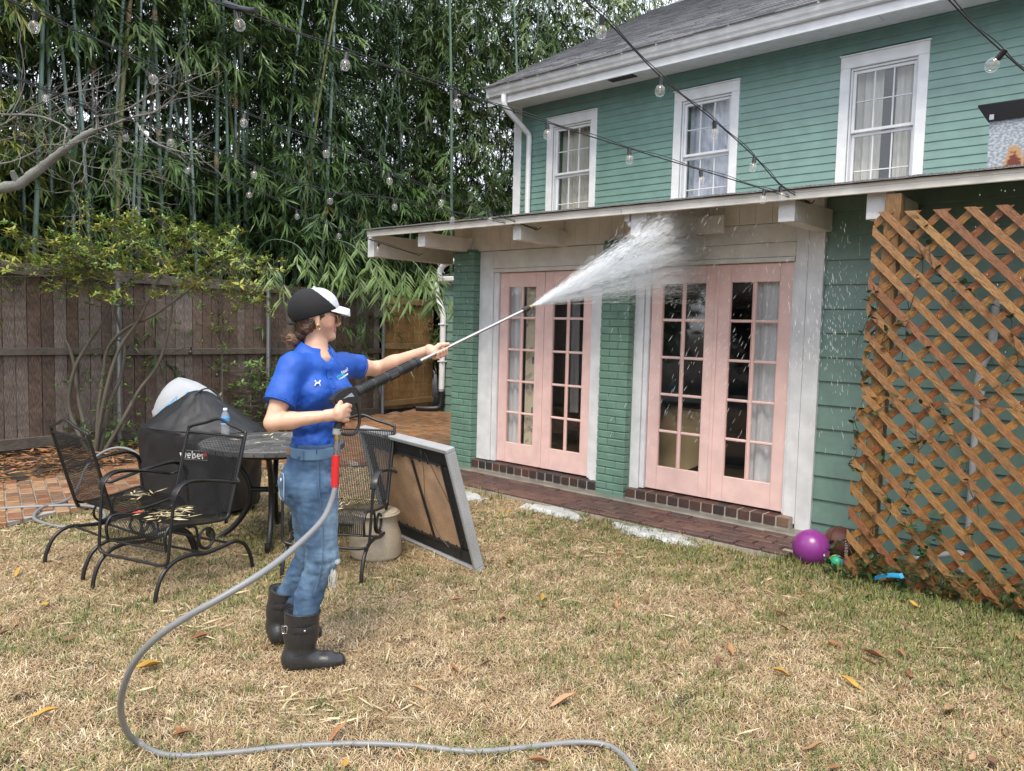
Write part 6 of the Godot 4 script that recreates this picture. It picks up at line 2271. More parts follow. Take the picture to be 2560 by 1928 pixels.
func make_face(who: Node, hc: Vector3, face: Vector3, rgt: Vector3) -> void:
	var up := Vector3.UP
	# hair: pulled back under the cap into a low bun
	var nz := FastNoiseLite.new(); nz.seed = 31; nz.frequency = 1.0
	var F := Field.new(hc - V(.19, .19, .15), hc + V(.12, .06, .15), .0045)
	F.add(hc - face * .030 - up * .012, hc - face * .024 - up * .020, .080, .078, .02, up, 1.0)
	F.add(hc - face * .034 - up * .055, hc - face * .062 - up * .105, .054, .030, .02, rgt, 1.15)
	F.add(hc + rgt * .058 + face * .020 - up * .006, hc + rgt * .052 - face * .040 - up * .078, .028, .024, .012)
	F.add(hc - rgt * .058 + face * .020 - up * .006, hc - rgt * .052 - face * .040 - up * .078, .028, .024, .012)
	F.wrinkle(nz, V(30, 150, 30), .005, func(_p): return 1.0)
	var hair := MB.new()
	F.mesh(hair, func(p: Vector3):
		var s := nz.get_noise_3d(p.x * 90 + p.y * 40, p.y * 260, p.z * 90)
		return Color(.050, .027, .017) * (1.0 + .9 * s) if s < .1 else Color(.115, .062, .034))
	var hm := plain(Color(1, 1, 1), .42); hm.vertex_color_use_as_albedo = true
	var h := part("hair", hair.done(), hm, who)
	var bun := MB.new()
	var bc := Vector3(-0.053, 1.536, -0.01)
	for i in 34:                                             # strands wound round the bun
		var a0 := rr(0, TAU)
		var pts := []
		var tilt := Basis.from_euler(V(rr(-.9, .9), rr(0, TAU), rr(-.9, .9)))
		for k in 12:
			var a := a0 + k * .5
			pts.append(bc + tilt * V(cos(a) * .029, sin(k * .5) * .010, sin(a) * .027) * rr(.9, 1.1))
		var g := rr(.7, 1.9)
		bun.col = Color(.095, .052, .028) * g
		bun.tube(bent(pts, 3), rr(.0045, .008), 6)
	part("bun", bun.done(), hm, h)
	var loose := MB.new()
	loose.col = Color(.14, .08, .045)
	for i in 14:
		var st := bc + V(rr(-.03, .02), rr(-.02, .03), rr(0, .03))
		loose.tube(bent([st, st + V(rr(-.05, .02), rr(.0, .05), rr(-.01, .02)), st + V(rr(-.06, .03), rr(-.03, .03), rr(-.01, .03))], 4), .0008, 3, false)
	part("loose_strands", loose.done(), hm, h)
	# cap
	F = Field.new(hc - V(.17, .12, .16), hc + V(.17, .15, .16), .0045)
	F.add(hc - face * .022 + up * .012, hc + face * .020 + up * .022, .101, .096, .01, up, 1.02)
	F.add(hc + face * .058 + up * .034, hc + face * .056 + up * .045, .050, .046, .02, rgt, 1.15)
	F.cut(hc - up * .016, (-up + face * .32).normalized())
	F.carve(hc - face * .125 - up * .050, .040)
	var cap := MB.new()
	var edge := (face * .63 + up * .77).normalized()
	F.mesh(cap, func(p: Vector3):
		if (p - hc).dot(edge) > .079: return Color(.52, .54, .58)
		var w := sin(p.x * 900) * sin(p.y * 900) * sin(p.z * 900 + 1.0)
		return Color(.007, .007, .008) * (1.0 + .7 * w))
	var cm := plain(Color(1, 1, 1), .85); cm.vertex_color_use_as_albedo = true
	var c := part("cap", cap.done(), cm, who)
	var bm := MB.new()
	var rings := []
	for i in 9:                                               # curved bill
		var t := i / 8.0
		var row := []
		var back := []
		var wd := .082 * sqrt(maxf(0.0, 1.0 - pow(t, 2.6) * .93))
		for j in 13:
			var u := (j - 6) / 6.0
			var p := hc + face * (.070 + t * .098 - .018 * u * u * (1 - t)) + rgt * u * wd + up * (.050 - .034 * u * u - .026 * t)
			row.append(p)
			back.append(p - up * .006)
		back.reverse()
		row.append_array(back)
		rings.append(row)
	bm.loft(rings, true)
	part("bill", bm.done(), grain(lin(.52, .54, .58), lin(.62, .64, .68), .85, V(40, 40, 40), .06, .05, true, 0, 120), c)
	var btn := MB.new(); btn.ball(hc + up * .120 + face * .0, .008, 6, 10, V(1, .6, 1))
	part("button", btn.done(), plain(lin(.55, .57, .6), .8), c)
	part("strap", tube_mesh(bent([hc - face * .096 - up * .052 + rgt * .05, hc - face * .112 - up * .054, hc - face * .096 - up * .052 - rgt * .05], 5), .008, 6), plain(lin(.012, .012, .014), .7), c)
	# aviator glasses
	var gl := group_node("sunglasses", who)
	var gold := plain(lin(.62, .40, .16), .25, 1.0)
	for s in [1.0, -1.0]:
		var g: Vector3 = hc + face * .112 - up * .018 + rgt * .036 * s
		var ring := []
		for k in 22:
			var a := TAU * k / 22
			var q := Vector2(cos(a) * .0300, sin(a) * .0250 - (.004 if sin(a) < 0 else 0.0))
			ring.append(g + (rgt + face * -.42 * s).normalized() * q.x + up * q.y)
		var lm := MB.new()
		var backr := []
		for p in ring: backr.append(p - face * .002)
		lm.loft([backr, ring], true)
		part("lens", lm.done(), plain(lin(.045, .018, .012), .08), gl)
		ring.append(ring[0])
		part("rim", tube_mesh(ring, .0014, 5), gold, gl)
		part("temple", tube_mesh([g + rgt * .027 * s - face * .011 + up * .008, hc + rgt * .079 * s + face * .020 - up * .006, hc + rgt * .084 * s - face * .004 - up * .012], .0014, 5), gold, gl)
	part("bridge", tube_mesh([hc + face * .112 + rgt * .009 - up * .008, hc + face * .114 - up * .006, hc + face * .112 - rgt * .009 - up * .008], .0013, 5), gold, gl)
	# ring in the ear lobe
	var er := []
	var ec := hc + rgt * .090 + face * .010 - up * .066
	for k in 17: er.append(ec + up * cos(TAU * k / 16) * .011 + face * sin(TAU * k / 16) * .011)
	part("earring", tube_mesh(er, .0022, 6), gold, who)

func make_shirt(who: Node, chest: Vector3, sh: Vector3, sR: Vector3, eR: Vector3, sL: Vector3, eL: Vector3) -> void:
	var up := Vector3.UP
	var F := Field.new(V(-.20, 1.00, -.36), V(.33, 1.56, .32), .0085)
	var nc := Vector3(0.053, 1.479, -0.025)
	F.add(Vector3(0.056, 1.033, 0), Vector3(0.055, 1.16, 0), .092, .086, .03, sh, 1.30)
	F.add(Vector3(0.055, 1.16, 0), Vector3(0.056, 1.281, -0.01), .086, .100, .03, sh, 1.42)
	F.add(Vector3(0.054, 1.281, -0.01), Vector3(0.055, 1.377, -0.02), .104, .098, .03, sh, 1.55)
	F.add(sR + V(.004, -.006, 0), sL + V(0, -.006, 0), .062, .060, .04)
	F.add(nc - up * .020, nc - up * .055, .052, .070, .05, sh, 1.3)
	for s in [-1.0, 1.0]:
		F.add(Vector3(0.067, 1.297, -0.01) + chest * .068 + sh * .072 * s, Vector3(0.067, 1.29, -0.01) + chest * .070 + sh * .072 * s, .060, .062, .05)
	F.add(sR, sR.lerp(eR, .68), .066, .073, .03)
	F.add(sL, sL.lerp(eL, .56), .060, .060, .03)
	var dR := (eR - sR).normalized()
	var dL := (eL - sL).normalized()
	# hem, sleeve ends and neck opening
	F.cut(Vector3(0.054, 1.024, 0), V(-.06, -1, 0).normalized())
	var nz := FastNoiseLite.new(); nz.seed = 33; nz.frequency = 1.0
	var el := Vector3(0.051, 1.093, 0)
	F.wrinkle(nz, V(7, 13, 7), .020, func(p: Vector3): return clampf(1.2 - (p.y - el.y) * 4.0, .25, 1.0))
	F.wrinkle(nz, V(17, 6, 17), .011, func(p: Vector3): return 1.0 if (p.y < 1.16) else .45)
	# cut the sleeves only near the arms
	for kk in F.nz:
		for jj in F.ny:
			for ii in F.nx:
				var p := F.lo + V(ii, jj, kk) * F.cell
				var at := (kk * F.ny + jj) * F.nx + ii
				var a := (p - sR.lerp(eR, .66)).dot(dR)
				var qa := p - sR
				if a > F.f[at] and a < .15 and (qa - dR * qa.dot(dR)).length() < .092: F.f[at] = a
				a = (p - sL.lerp(eL, .54)).dot((dL + V(.15, -.10, 0)).normalized())
				qa = p - sL
				if a > F.f[at] and a < .15 and (qa - dL * qa.dot(dL)).length() < .09: F.f[at] = a
	F.carve(nc - up * .010 + chest * .078, .036)
	var m := MB.new()
	F.mesh(m, func(p: Vector3): return Color.WHITE)
	var blue := grain(lin(.004, .066, .38), lin(.006, .084, .46), .6, V(60, 60, 60), .08, .03, false, .08, 121)
	blue.rim_enabled = true
	blue.rim = .25
	blue.rim_tint = .7
	var shirt := part("polo_shirt", m.done(), blue, who)
	# collar: a band that folds over, open at the front
	var ring_in := []
	var rings := []
	for i in 5:
		var row := []
		for k in 25:
			var a := lerpf(-2.72, 2.72, k / 24.0) + PI                    # opening faces the chest
			var d := -chest * cos(a + PI) * -1.0 + sh * sin(a + PI)
			d = chest * cos(a) * .92 + sh * sin(a)
			var openf := pow(absf(k - 12) / 12.0, 3.0)
			var prof: Vector2 = [Vector2(.062, .006), Vector2(.060, .044), Vector2(.070, .053), Vector2(.088, .036), Vector2(.106, .006)][i]
			var drop := openf * .045 * (1.0 if i >= 3 else .7) + .018 * (1 + cos(a)) * .5
			row.append(nc + up * (prof.y - drop) + d * (prof.x + openf * .012 * i / 4.0) - chest * .004)
		rings.append(row)
	var cm := MB.new()
	cm.loft(rings, false, false)
	part("collar", cm.done(), blue, shirt)
	# sleeve hems
	for s in [[sR.lerp(eR, .655), dR, .071], [sL.lerp(eL, .535), (dL + V(.15, -.10, 0)).normalized(), .059]]:
		var d: Vector3 = s[1]
		var u := d.cross(up).normalized()
		var w := u.cross(d).normalized()
		var pts := []
		for k in 25: pts.append(s[0] + (u * cos(TAU * k / 24) + w * sin(TAU * k / 24)) * (float(s[2]) + .0015))
		part("cuff", tube_mesh(pts, .0032, 5), blue, shirt)
	# placket with buttons
	var pl := MB.new()
	var rows := []
	for i in 9:
		var t := i / 8.0
		var base := F_surface(F, (Vector3(0.06, 1.403, 0)).lerp(Vector3(0.061, 1.264, 0), t), chest, .20)
		rows.append([base + sh * .014, base - sh * .014])
	var rr2 := []
	for r in rows: rr2.append([r[0] + chest * .0005, r[0] + chest * .003, r[1] + chest * .003, r[1] + chest * .0005])
	pl.loft(rr2, true)
	part("placket", pl.done(), blue, shirt)
	for t in [.3, .62, .95]:
		var b := F_surface(F, (Vector3(0.06, 1.403, 0)).lerp(Vector3(0.061, 1.264, 0), t), chest, .20)
		var bt := MB.new(); bt.ball(b + chest * .004, .005, 6, 10, V(1, 1, 1)); part("button", bt.done(), plain(lin(.02, .08, .40), .3), shirt)
	# chest marks: two arcs on her right, a badge of lettering on her left
	var white := plain(lin(.72, .74, .78), .7)
	var turn := atan2(chest.x, chest.z)
	var lg := F_surface(F, Vector3(0.076, 1.335, 0) - sh * .0, chest, .25)
	var mk := group_node("chest_mark", shirt, F_surface(F, Vector3(0.047, 1.342, 0.05), (chest + V(-.2, 0, .5)).normalized(), .25) + chest * .003)
	mk.rotation.y = turn - .35
	for s in [-1, 1]:
		part("arc", tube_mesh(bent([V(-.012, .013 * s, 0), V(-.009, .004 * s, .001), V(0, .0015 * s, .001), V(.009, .004 * s, .001), V(.012, .013 * s, 0)], 4), .0032, 6), white, mk)
	var bd := group_node("chest_logo", shirt, F_surface(F, Vector3(0.081, 1.371, -0.06), (chest + V(.15, 0, -.1)).normalized(), .25) + chest * .006)
	bd.rotation.y = turn + .05
	bd.rotation.z = .42
	var teal := plain(lin(.05, .55, .62), .6)
	letters("lettering", "Shiny", .015, teal, bd, TR(V(-.016, .006, -.003)), .0015)
	letters("lettering", "Soul", .017, white, bd, TR(V(.018, .012, -.004)), .0015)
	put_box("bar", V(-.034, -.012, -.004), V(.032, -.005, -.002), white, bd)
	put_box("bar", V(-.034, -.019, -.004), V(.006, -.014, -.002), teal, bd)

# walk along dir from a point until the field turns positive
func F_surface(F: Field, from: Vector3, dir: Vector3, far: float) -> Vector3:
	var last := from
	var t := 0.0
	while t < far:
		var p := from + dir * t
		var q := (p - F.lo) / F.cell
		var i := int(q.x); var j := int(q.y); var k := int(q.z)
		if i < 0 or j < 0 or k < 0 or i >= F.nx or j >= F.ny or k >= F.nz: break
		if F.f[(k * F.ny + j) * F.nx + i] > 0.0: return last
		last = p
		t += .003
	return last

func make_jeans(who: Node) -> void:
	var F := Field.new(V(-.26, .13, -.30), V(.28, 1.05, .30), .0085)
	var hw := V(.1, 0, 1).normalized()
	F.add(Vector3(0.053, 1.049, 0), Vector3(0.045, 0.981, 0), .102, .106, .03, hw, 1.28)
	F.add(Vector3(0.045, 0.981, 0), Vector3(0.03, 0.853, 0), .106, .125, .04, hw, 1.25)
	F.add(Vector3(-0.02, 0.872, 0.075), Vector3(-0.012, 0.815, 0.078), .074, .066, .05)
	F.add(Vector3(-0.062, 0.841, -0.075), Vector3(-0.056, 0.78, -0.078), .074, .066, .05)
	var kR := Vector3(0.121, 0.513, 0.11); var kL := Vector3(0.008, 0.472, -0.12)
	F.add(Vector3(0.076, 0.826, 0.075), kR, .108, .069, .03)
	F.add(kR, Vector3(0.064, 0.348, 0.13), .069, .062, .03); F.add(Vector3(0.064, 0.348, 0.13), Vector3(0.036, 0.155, 0.15), .062, .054, .02)
	F.add(Vector3(0.008, 0.79, -0.085), kL, .103, .068, .03)
	F.add(kL, Vector3(-0.115, 0.233, -0.15), .067, .060, .03); F.add(Vector3(-0.115, 0.233, -0.15), Vector3(-0.152, 0.122, -0.157), .062, .054, .02)
	F.cut(Vector3(0.053, 1.049, 0), V(.02, 1, 0).normalized())
	var nz := FastNoiseLite.new(); nz.seed = 35; nz.frequency = 1.0
	F.wrinkle(nz, V(9, 24, 9), .009, func(p: Vector3): return .25 + .9 * exp(-pow((p.y - .46) / .13, 2)) + .6 * exp(-pow((p.y - .80) / .06, 2)))
	F.wrinkle(nz, V(26, 9, 26), .006, func(_p): return 1.0)
	F.carve(Vector3(0.179, 0.453, 0.125) + V(.012, 0, .02), .026)
	var fade := FastNoiseLite.new(); fade.seed = 36; fade.frequency = 1.0
	var m := MB.new()
	var dark := Color(.032, .074, .155)
	var mid := Color(.080, .150, .255)
	var light := Color(.26, .37, .47)
	F.mesh(m, func(p: Vector3):
		var n := fade.get_noise_3d(p.x * 5, p.y * 4, p.z * 5)
		var fr := clampf((p.x - .07) * 5.0, 0, 1) * exp(-pow((p.y - .68) / .16, 2))     # worn front of the thigh
		var seat := exp(-pow((p.y - .82) / .09, 2)) * clampf((-.05 - p.x) * 9.0, 0, 1) * .5
		var shin := clampf((p.x - .03) * 6.0, 0, 1) * exp(-pow((p.y - .45) / .10, 2)) * .5
		var c := dark.lerp(mid, clampf(.60 + n * 1.3, 0, 1)).lerp(light, clampf(fr * .85 + seat * .8 + shin * .8 + n * .35, 0, .92))
		var w := fade.get_noise_3d(p.x * 16, p.y * 70, p.z * 16)
		return c * (1.0 + .38 * w))
	var dm := grain(lin(.80, .80, .80), lin(1, 1, 1), .85, V(42, 42, 42), .10, .06, false, 0, 122)
	dm.vertex_color_use_as_albedo = true
	var j := part("jeans", m.done(), dm, who)
	var stitch := plain(lin(.34, .42, .48), .8)
	var edge := plain(lin(.06, .11, .19), .8)
	var onto := func(px: Vector3, dir: Vector3): return F_surface(F, px, dir, .25)
	# back pocket, seen from the side
	var dpk := V(-.50, 0, .87).normalized()
	var pk := []
	for q in [Vector3(-0.051, 0.916, 0.06), Vector3(0.004, 0.911, 0.06), Vector3(0.002, 0.82, 0.06), Vector3(-0.026, 0.789, 0.06), Vector3(-0.057, 0.815, 0.06), Vector3(-0.051, 0.916, 0.06)]: pk.append(onto.call(q, dpk) + dpk * .006)
	part("back_pocket", tube_mesh(bent(pk, 4), .0024, 5), stitch, j)
	var tear := MB.new()
	tear.ball(onto.call(Vector3(-0.018, 0.891, 0.06), dpk) + dpk * .003, .009, 6, 10, V(.5, 1, .35))
	part("worn_patch", tear.done(), plain(lin(.60, .62, .62), .9), j)
	# side seam, front pocket, waistband, belt loop
	var sm := []
	for q in [Vector3(0.095, 1.038, 0.08), Vector3(0.1, 0.963, 0.08), Vector3(0.112, 0.876, 0.08), Vector3(0.125, 0.766, 0.08), Vector3(0.133, 0.656, 0.08), Vector3(0.136, 0.545, 0.08), Vector3(0.121, 0.455, 0.08), Vector3(0.095, 0.365, 0.08), Vector3(0.069, 0.274, 0.08)]: sm.append(onto.call(q, V(0.05, 0, 1)) + V(0, 0, .006))
	part("side_seam", tube_mesh(bent(sm, 4), .0026, 5), edge, j)
	var fp := []
	for q in [Vector3(0.101, 0.95, 0.04), Vector3(0.134, 0.935, 0.04), Vector3(0.169, 0.945, 0.04)]: fp.append(onto.call(q, V(.35, 0, 1).normalized()) + V(.003, 0, .008))
	part("front_pocket", tube_mesh(bent(fp, 5), .0026, 5), edge, j)
	var wb := MB.new()
	var rings := []
	for i in 4:
		var row := []
		for k in 40:
			var a := -TAU * k / 40
			var d := V(cos(a), 0, sin(a))
			var c0: Vector3 = [Vector3(0.052, 0.984, 0), Vector3(0.052, 0.991, 0), Vector3(0.051, 1.029, 0), Vector3(0.051, 1.035, 0)][i]
			row.append(onto.call(Vector3(0.051, 1.011, 0), d) * V(1, 0, 1) + V(0, c0.y, 0) + d * ([-.002, .003, .003, -.002][i]))
		rings.append(row)
	wb.loft(rings, false)
	part("waistband", wb.done(), tinted(dm, Color(.42, .54, .66)), j)
	var bp: Vector3 = onto.call(Vector3(-0.013, 1.014, 0.03), V(-.3, 0, .95).normalized()) + V(-.002, 0, .007)
	part("leather_patch", cbox(.052, .030, .003, .001), plain(lin(.28, .15, .07), .7), j, TR(bp, V(0, -.45, 0)))
	var lp: Vector3 = onto.call(Vector3(0.035, 1.008, 0.03), V(0, 0, 1)) + V(0, 0, .008)
	part("belt_loop", cbox(.011, .042, .005, .001), tinted(dm, Color(.34, .46, .58)), j, TR(lp, V(0, 0, -.1)))
	# torn knee with white threads
	var th := MB.new()
	for i in 46:
		var a := Vector3(0.169, 0.462, 0.125) + V(.012 + rr(-.011, .011), rr(-.026, .026), .030 + rr(-.012, .014))
		th.tube([a, a + V(rr(-.008, .010), rr(-.030, -.012), rr(-.002, .006)), a + V(rr(-.012, .012), rr(-.070, -.035), rr(-.004, .006))], .0011, 3, false)
	for i in 10:
		var a := Vector3(0.177, 0.517, 0.125) + V(.012, rr(-.013, .013), rr(.0, .03))
		th.tube([a, a + V(.010, -.002, .008), a + V(.016, -.004, -.012)], .0011, 3, false)
	part("frayed_threads", th.done(), plain(lin(.66, .65, .61), .9), j)

func make_boots(who: Node) -> void:
	var rubber := grain(lin(.020, .020, .022), lin(.034, .034, .037), .36, V(5, 5, 5), .03, .05, false, .15, 123)
	var soleM := plain(lin(.012, .012, .013), .55)
	for s in 2:
		var top: Vector3 = Vector3(0.037, 0.272, 0.148) if s == 0 else Vector3(-0.128, 0.265, -0.155)
		var ank: Vector3 = Vector3(0.028, 0.073, 0.152) if s == 0 else Vector3(-0.162, 0.081, -0.158)
		var heel: Vector3 = V(-.002, .045, .172) if s == 0 else V(-.150, .045, -.115)
		var ball: Vector3 = V(.155, .036, .132) if s == 0 else V(-.030, .036, -.190)
		var toe: Vector3 = V(.205, .034, .118) if s == 0 else V(.012, .034, -.216)
		var dir := (toe - heel).normalized()
		dir.y = 0
		dir = dir.normalized()
		var side := V(-dir.z, 0, dir.x)
		var F := Field.new(V(minf(top.x, heel.x) - .14, -.01, minf(heel.z, toe.z) - .14), V(toe.x + .09, top.y + .03, maxf(heel.z, toe.z) + .14), .0075)
		F.add(top + (top - ank).normalized() * .02, top.lerp(ank, .55), .078, .070, .02, dir, 1.06)
		F.add(top.lerp(ank, .5), ank, .070, .058, .02, dir, 1.10)
		F.add(ank, heel + V(0, .02, 0), .056, .047, .03)
		F.add(ank + V(0, -.035, 0), ball, .044, .030, .03, side, 1.15)
		F.add(ball, toe, .034, .029, .02, side, 1.30)
		F.add(heel, ball, .042, .036, .03, side, 1.05)
		F.cut(V(0, .012, 0), V(0, -1, 0))
		var axis := (top - ank).normalized()
		F.cut(top + axis * .006, axis)
		F.carve(top + axis * .060, .084)
		var m := MB.new()
		F.mesh(m, func(_p): return Color.WHITE)
		var b := part("boot", m.done(), rubber, who)
		b.set_meta("label", "dark grey rubber boot nearest the camera" if s == 0 else "dark grey rubber boot on her far foot")
		# sole
		var pts := PackedVector2Array()
		var L := (toe - heel).length() + .062
		for k in 28:
			var a := TAU * k / 28
			var u := cos(a)
			var w := .047 if u > .2 else .040
			pts.append(Vector2(.5 * L * u + L * .5 - .036, w * signf(sin(a)) * pow(absf(sin(a)), .75)))
		var sm := MB.new()
		sm.prism(pts, -.002, .019, Transform3D(Basis(dir, -side, Vector3.UP), V(heel.x, 0, heel.z)))
		part("sole", sm.done(), soleM, b)
		# top binding, back seam, strap and buckle
		var u2 := axis.cross(V(0, 0, 1)).normalized()
		var w2 := u2.cross(axis).normalized()
		var ring := []
		for k in 29: ring.append(top + axis * .004 + (u2 * cos(TAU * k / 28) * .082 + w2 * sin(TAU * k / 28) * .077))
		part("binding", tube_mesh(ring, .0035, 5), rubber, b)
		var sp := top.lerp(ank, .27)
		var band := []
		for k in 13:
			var a := lerpf(.15, 2.6, k / 12.0)
			var d := V(-cos(a), 0, sin(a)) if s == 0 else V(-cos(a), 0, sin(a))
			band.append(F_surface(F, sp, d, .2) + d * .003 + V(0, -.012 + .010 * k / 12.0, 0))
		var bm := MB.new()
		var rg := []
		for p in band: rg.append([p + V(0, .012, 0), p + V(0, .012, .004), p + V(0, -.012, .004), p + V(0, -.012, 0)])
		bm.loft(rg, true)
		part("strap", bm.done(), rubber, b)
		if s == 0:
			var bc: Vector3 = band[3] + V(-.003, .0, .006)
			var bk := MB.new()
			bk.tube([bc + V(-.011, -.017, 0), bc + V(.011, -.017, 0), bc + V(.011, .017, 0), bc + V(-.011, .017, 0), bc + V(-.011, -.017, 0)], .0028, 6)
			bk.tube([bc + V(0, -.017, .001), bc + V(0, .004, .002)], .0022, 5)
			part("buckle", bk.done(), M.steel, b)
			var st := MB.new(); st.ball(band[9] + V(.002, 0, .005), .006, 6, 10); part("stud", st.done(), M.steel, b)


# ------------------------------------------------------------ pressure washer
func make_washer() -> void:
	var at := V(-3.22, 0, 4.03)
	var turn := deg_to_rad(42.24)
	var gun := thing("pressure_washer_gun", "black pressure washer gun with long steel lance held by the woman", "washer gun", at, turn)
	var ax := (GUN_N - GUN_A).normalized()
	var len_ := (GUN_N - GUN_A).length()
	var dn := (Vector3.DOWN - ax * Vector3.DOWN.dot(ax)).normalized()
	var sd := ax.cross(dn).normalized()
	var blk := grain(lin(.012, .012, .013), lin(.020, .020, .021), .45, V(20, 20, 20), .06, .04, false, 0, 130)
	var along := func(d: float) -> Vector3: return GUN_A + ax * d
	# slotted black sleeve: ribs on a core, in four groups
	var sl := len_ * .292
	part("sleeve", tube_mesh([along.call(-.005), along.call(sl)], .0235, 20), blk, gun)
	part("sleeve_collar", tube_mesh([along.call(-.010), along.call(.012)], .0275, 20), blk, gun)
	part("sleeve_collar", tube_mesh([along.call(sl - .020), along.call(sl)], .0262, 20), blk, gun)
	for g in 4:
		for k in 5:
			var d := .030 + g * (sl - .060) / 4.0 + k * .0125
			part("vent_rib", tube_mesh([along.call(d), along.call(d + .006)], .0262, 18), blk, gun)
	put_box_along(gun, "badge", along.call(sl * .55) - dn * .0 + sd * -.0245, ax, dn, V(.052, .018, .006), plain(lin(.035, .035, .037), .5))
	# lance
	var lance := plain(lin(.62, .56, .53), .25, 1.0)
	part("lance", tube_mesh([along.call(sl), along.call(len_ - .105)], .0085, 14), lance, gun)
	part("nozzle_grip", tube_mesh([along.call(len_ - .125), along.call(len_ - .118), along.call(len_ - .085), along.call(len_ - .070)], [.011, .0165, .0175, .014], 10), blk, gun)
	part("quick_connect", tube_mesh([along.call(len_ - .072), along.call(len_ - .060), along.call(len_ - .055), along.call(len_ - .038)], [.0105, .0125, .0115, .0105], 12), plain(lin(.55, .36, .13), .3, 1.0), gun)
	part("nozzle", tube_mesh([along.call(len_ - .040), along.call(len_ - .022), along.call(len_ - .004), along.call(len_)], [.0085, .0105, .0095, .006], 12), M.steel, gun)
	# pistol body: a profile in the plane of the gun, thickened
	var o := GUN_A
	var ex := ax
	var ey := -dn
	var frame := Transform3D(Basis(ex, ey, ex.cross(ey)), o)
	var prof := PackedVector2Array([Vector2(0.0176, 0.0112), Vector2(-0.0282, 0.0346), Vector2(-0.0763, 0.0408), Vector2(-0.1174, 0.0352), Vector2(-0.1459, 0.0201), Vector2(-0.1515, 0.0045), Vector2(-0.1371, -0.0130), Vector2(-0.0995, -0.0246), Vector2(-0.0666, -0.0364), Vector2(-0.0427, -0.0444), Vector2(-0.0236, -0.0363), Vector2(-0.0156, -0.0212), Vector2(0.0234, -0.0190)])
	var m := MB.new()
	m.prism(prof, -.017, .017, frame)
	var inner := PackedVector2Array()
	for p in prof: inner.append((p - Vector2(-.045, -.025)) * .86 + Vector2(-.045, -.025))
	m.prism(inner, -.0225, .0225, frame)
	part("housing", m.done(), blk, gun)
	m = MB.new()
	m.prism(PackedVector2Array([Vector2(-0.0965, 0.0060), Vector2(-0.0460, 0.0145), Vector2(-0.0376, -0.0073), Vector2(-0.0685, 0.0033)]), -.0240, .0240, frame)
	part("grey_inlay", m.done(), plain(lin(.30, .31, .33), .5), gun)
	# grip and trigger guard
	var gt := Vector3(0.225, 1.267, 0.177); var gb := Vector3(0.204, 1.134, 0.199)
	part("grip", tube_mesh(bent([gt, gt.lerp(gb, .4) + V(.002, 0, 0), gt.lerp(gb, .8), gb], 4), [.019, .0185, .018, .0175, .017, .017, .017, .017, .0175, .018, .0185, .019, .019], 14), blk, gun)
	part("grip_cap", tube_mesh([gb + V(0, .010, 0), gb - V(.002, .016, 0)], .0195, 14), plain(lin(.28, .29, .30), .5), gun)
	part("trigger_guard", tube_mesh(bent([Vector3(0.264, 1.281, 0.135), Vector3(0.275, 1.251, 0.123), Vector3(0.286, 1.2, 0.112), Vector3(0.285, 1.151, 0.113), Vector3(0.271, 1.114, 0.128), Vector3(0.241, 1.111, 0.159), Vector3(0.216, 1.12, 0.186), Vector3(0.197, 1.127, 0.206)], 5), .0075, 10), blk, gun)
	part("trigger", tube_mesh(bent([Vector3(0.24, 1.258, 0.16), Vector3(0.235, 1.205, 0.165), Vector3(0.227, 1.149, 0.174)], 5), .007, 8), plain(lin(.20, .015, .015), .5), gun)
	# couplings under the grip
	var c0 := gb - V(.002, .014, 0)
	var down := V(-.02, -1, .05).normalized()
	part("brass_fitting", tube_mesh([c0, c0 + down * .028], .0145, 6), plain(lin(.58, .40, .14), .3, 1.0), gun)
	part("steel_coupling", tube_mesh([c0 + down * .028, c0 + down * .040, c0 + down * .045, c0 + down * .062, c0 + down * .070, c0 + down * .098], [.011, .0125, .0155, .0155, .0115, .0125], 12), M.steel, gun)
	var red0 := c0 + down * .098
	var red1 := red0 + down * .142
	# ------ hose
	var hose := thing("pressure_hose", "long grey pressure hose curving from the gun across the lawn", "hose", at, turn)
	part("red_sleeve", tube_mesh([red0, red0 + down * .05, red0 + down * .10, red1], [.0170, .0180, .0172, .0168], 14), grain(lin(.50, .010, .012), lin(.62, .018, .018), .38, V(9, 9, 9), .05, .05, false, 0, 131), hose)
	var w := [Vector3(-2.643, 0.891, 4.273), Vector3(-2.473, 0.873, 4.432), Vector3(-2.339, 0.841, 4.625), Vector3(-2.292, 0.795, 4.777), Vector3(-2.314, 0.736, 4.911), Vector3(-2.377, 0.675, 5.002), Vector3(-2.468, 0.591, 5.066), Vector3(-2.572, 0.481, 5.09), Vector3(-2.681, 0.346, 5.081), Vector3(-2.789, 0.22, 5.042), Vector3(-2.889, 0.097, 4.984)]
	var gnd := [Vector3(-2.918, 0.02, 4.928), Vector3(-2.799, 0.02, 4.905), Vector3(-2.719, 0.02, 4.847), Vector3(-2.62, 0.02, 4.718), Vector3(-2.491, 0.02, 4.526), Vector3(-2.332, 0.02, 4.344), Vector3(-2.17, 0.02, 4.206), Vector3(-2.02, 0.02, 4.107), Vector3(-1.925, 0.02, 4.004), Vector3(-1.845, 0.02, 3.882), Vector3(-1.747, 0.02, 3.747), Vector3(-1.659, 0.02, 3.687), Vector3(-1.573, 0.02, 3.703), Vector3(-1.492, 0.02, 3.753), Vector3(-1.41, 0.02, 3.827), Vector3(-1.244, 0.02, 4.016), Vector3(-1.12, 0.02, 4.188)]
	var inv := Transform3D(Basis(Vector3.UP, turn), at).affine_inverse()
	var pts := [red1 - down * .01, red1 + down * .012]
	for p in w: pts.append(inv * (p as Vector3))
	for p in gnd: pts.append(inv * (p as Vector3))
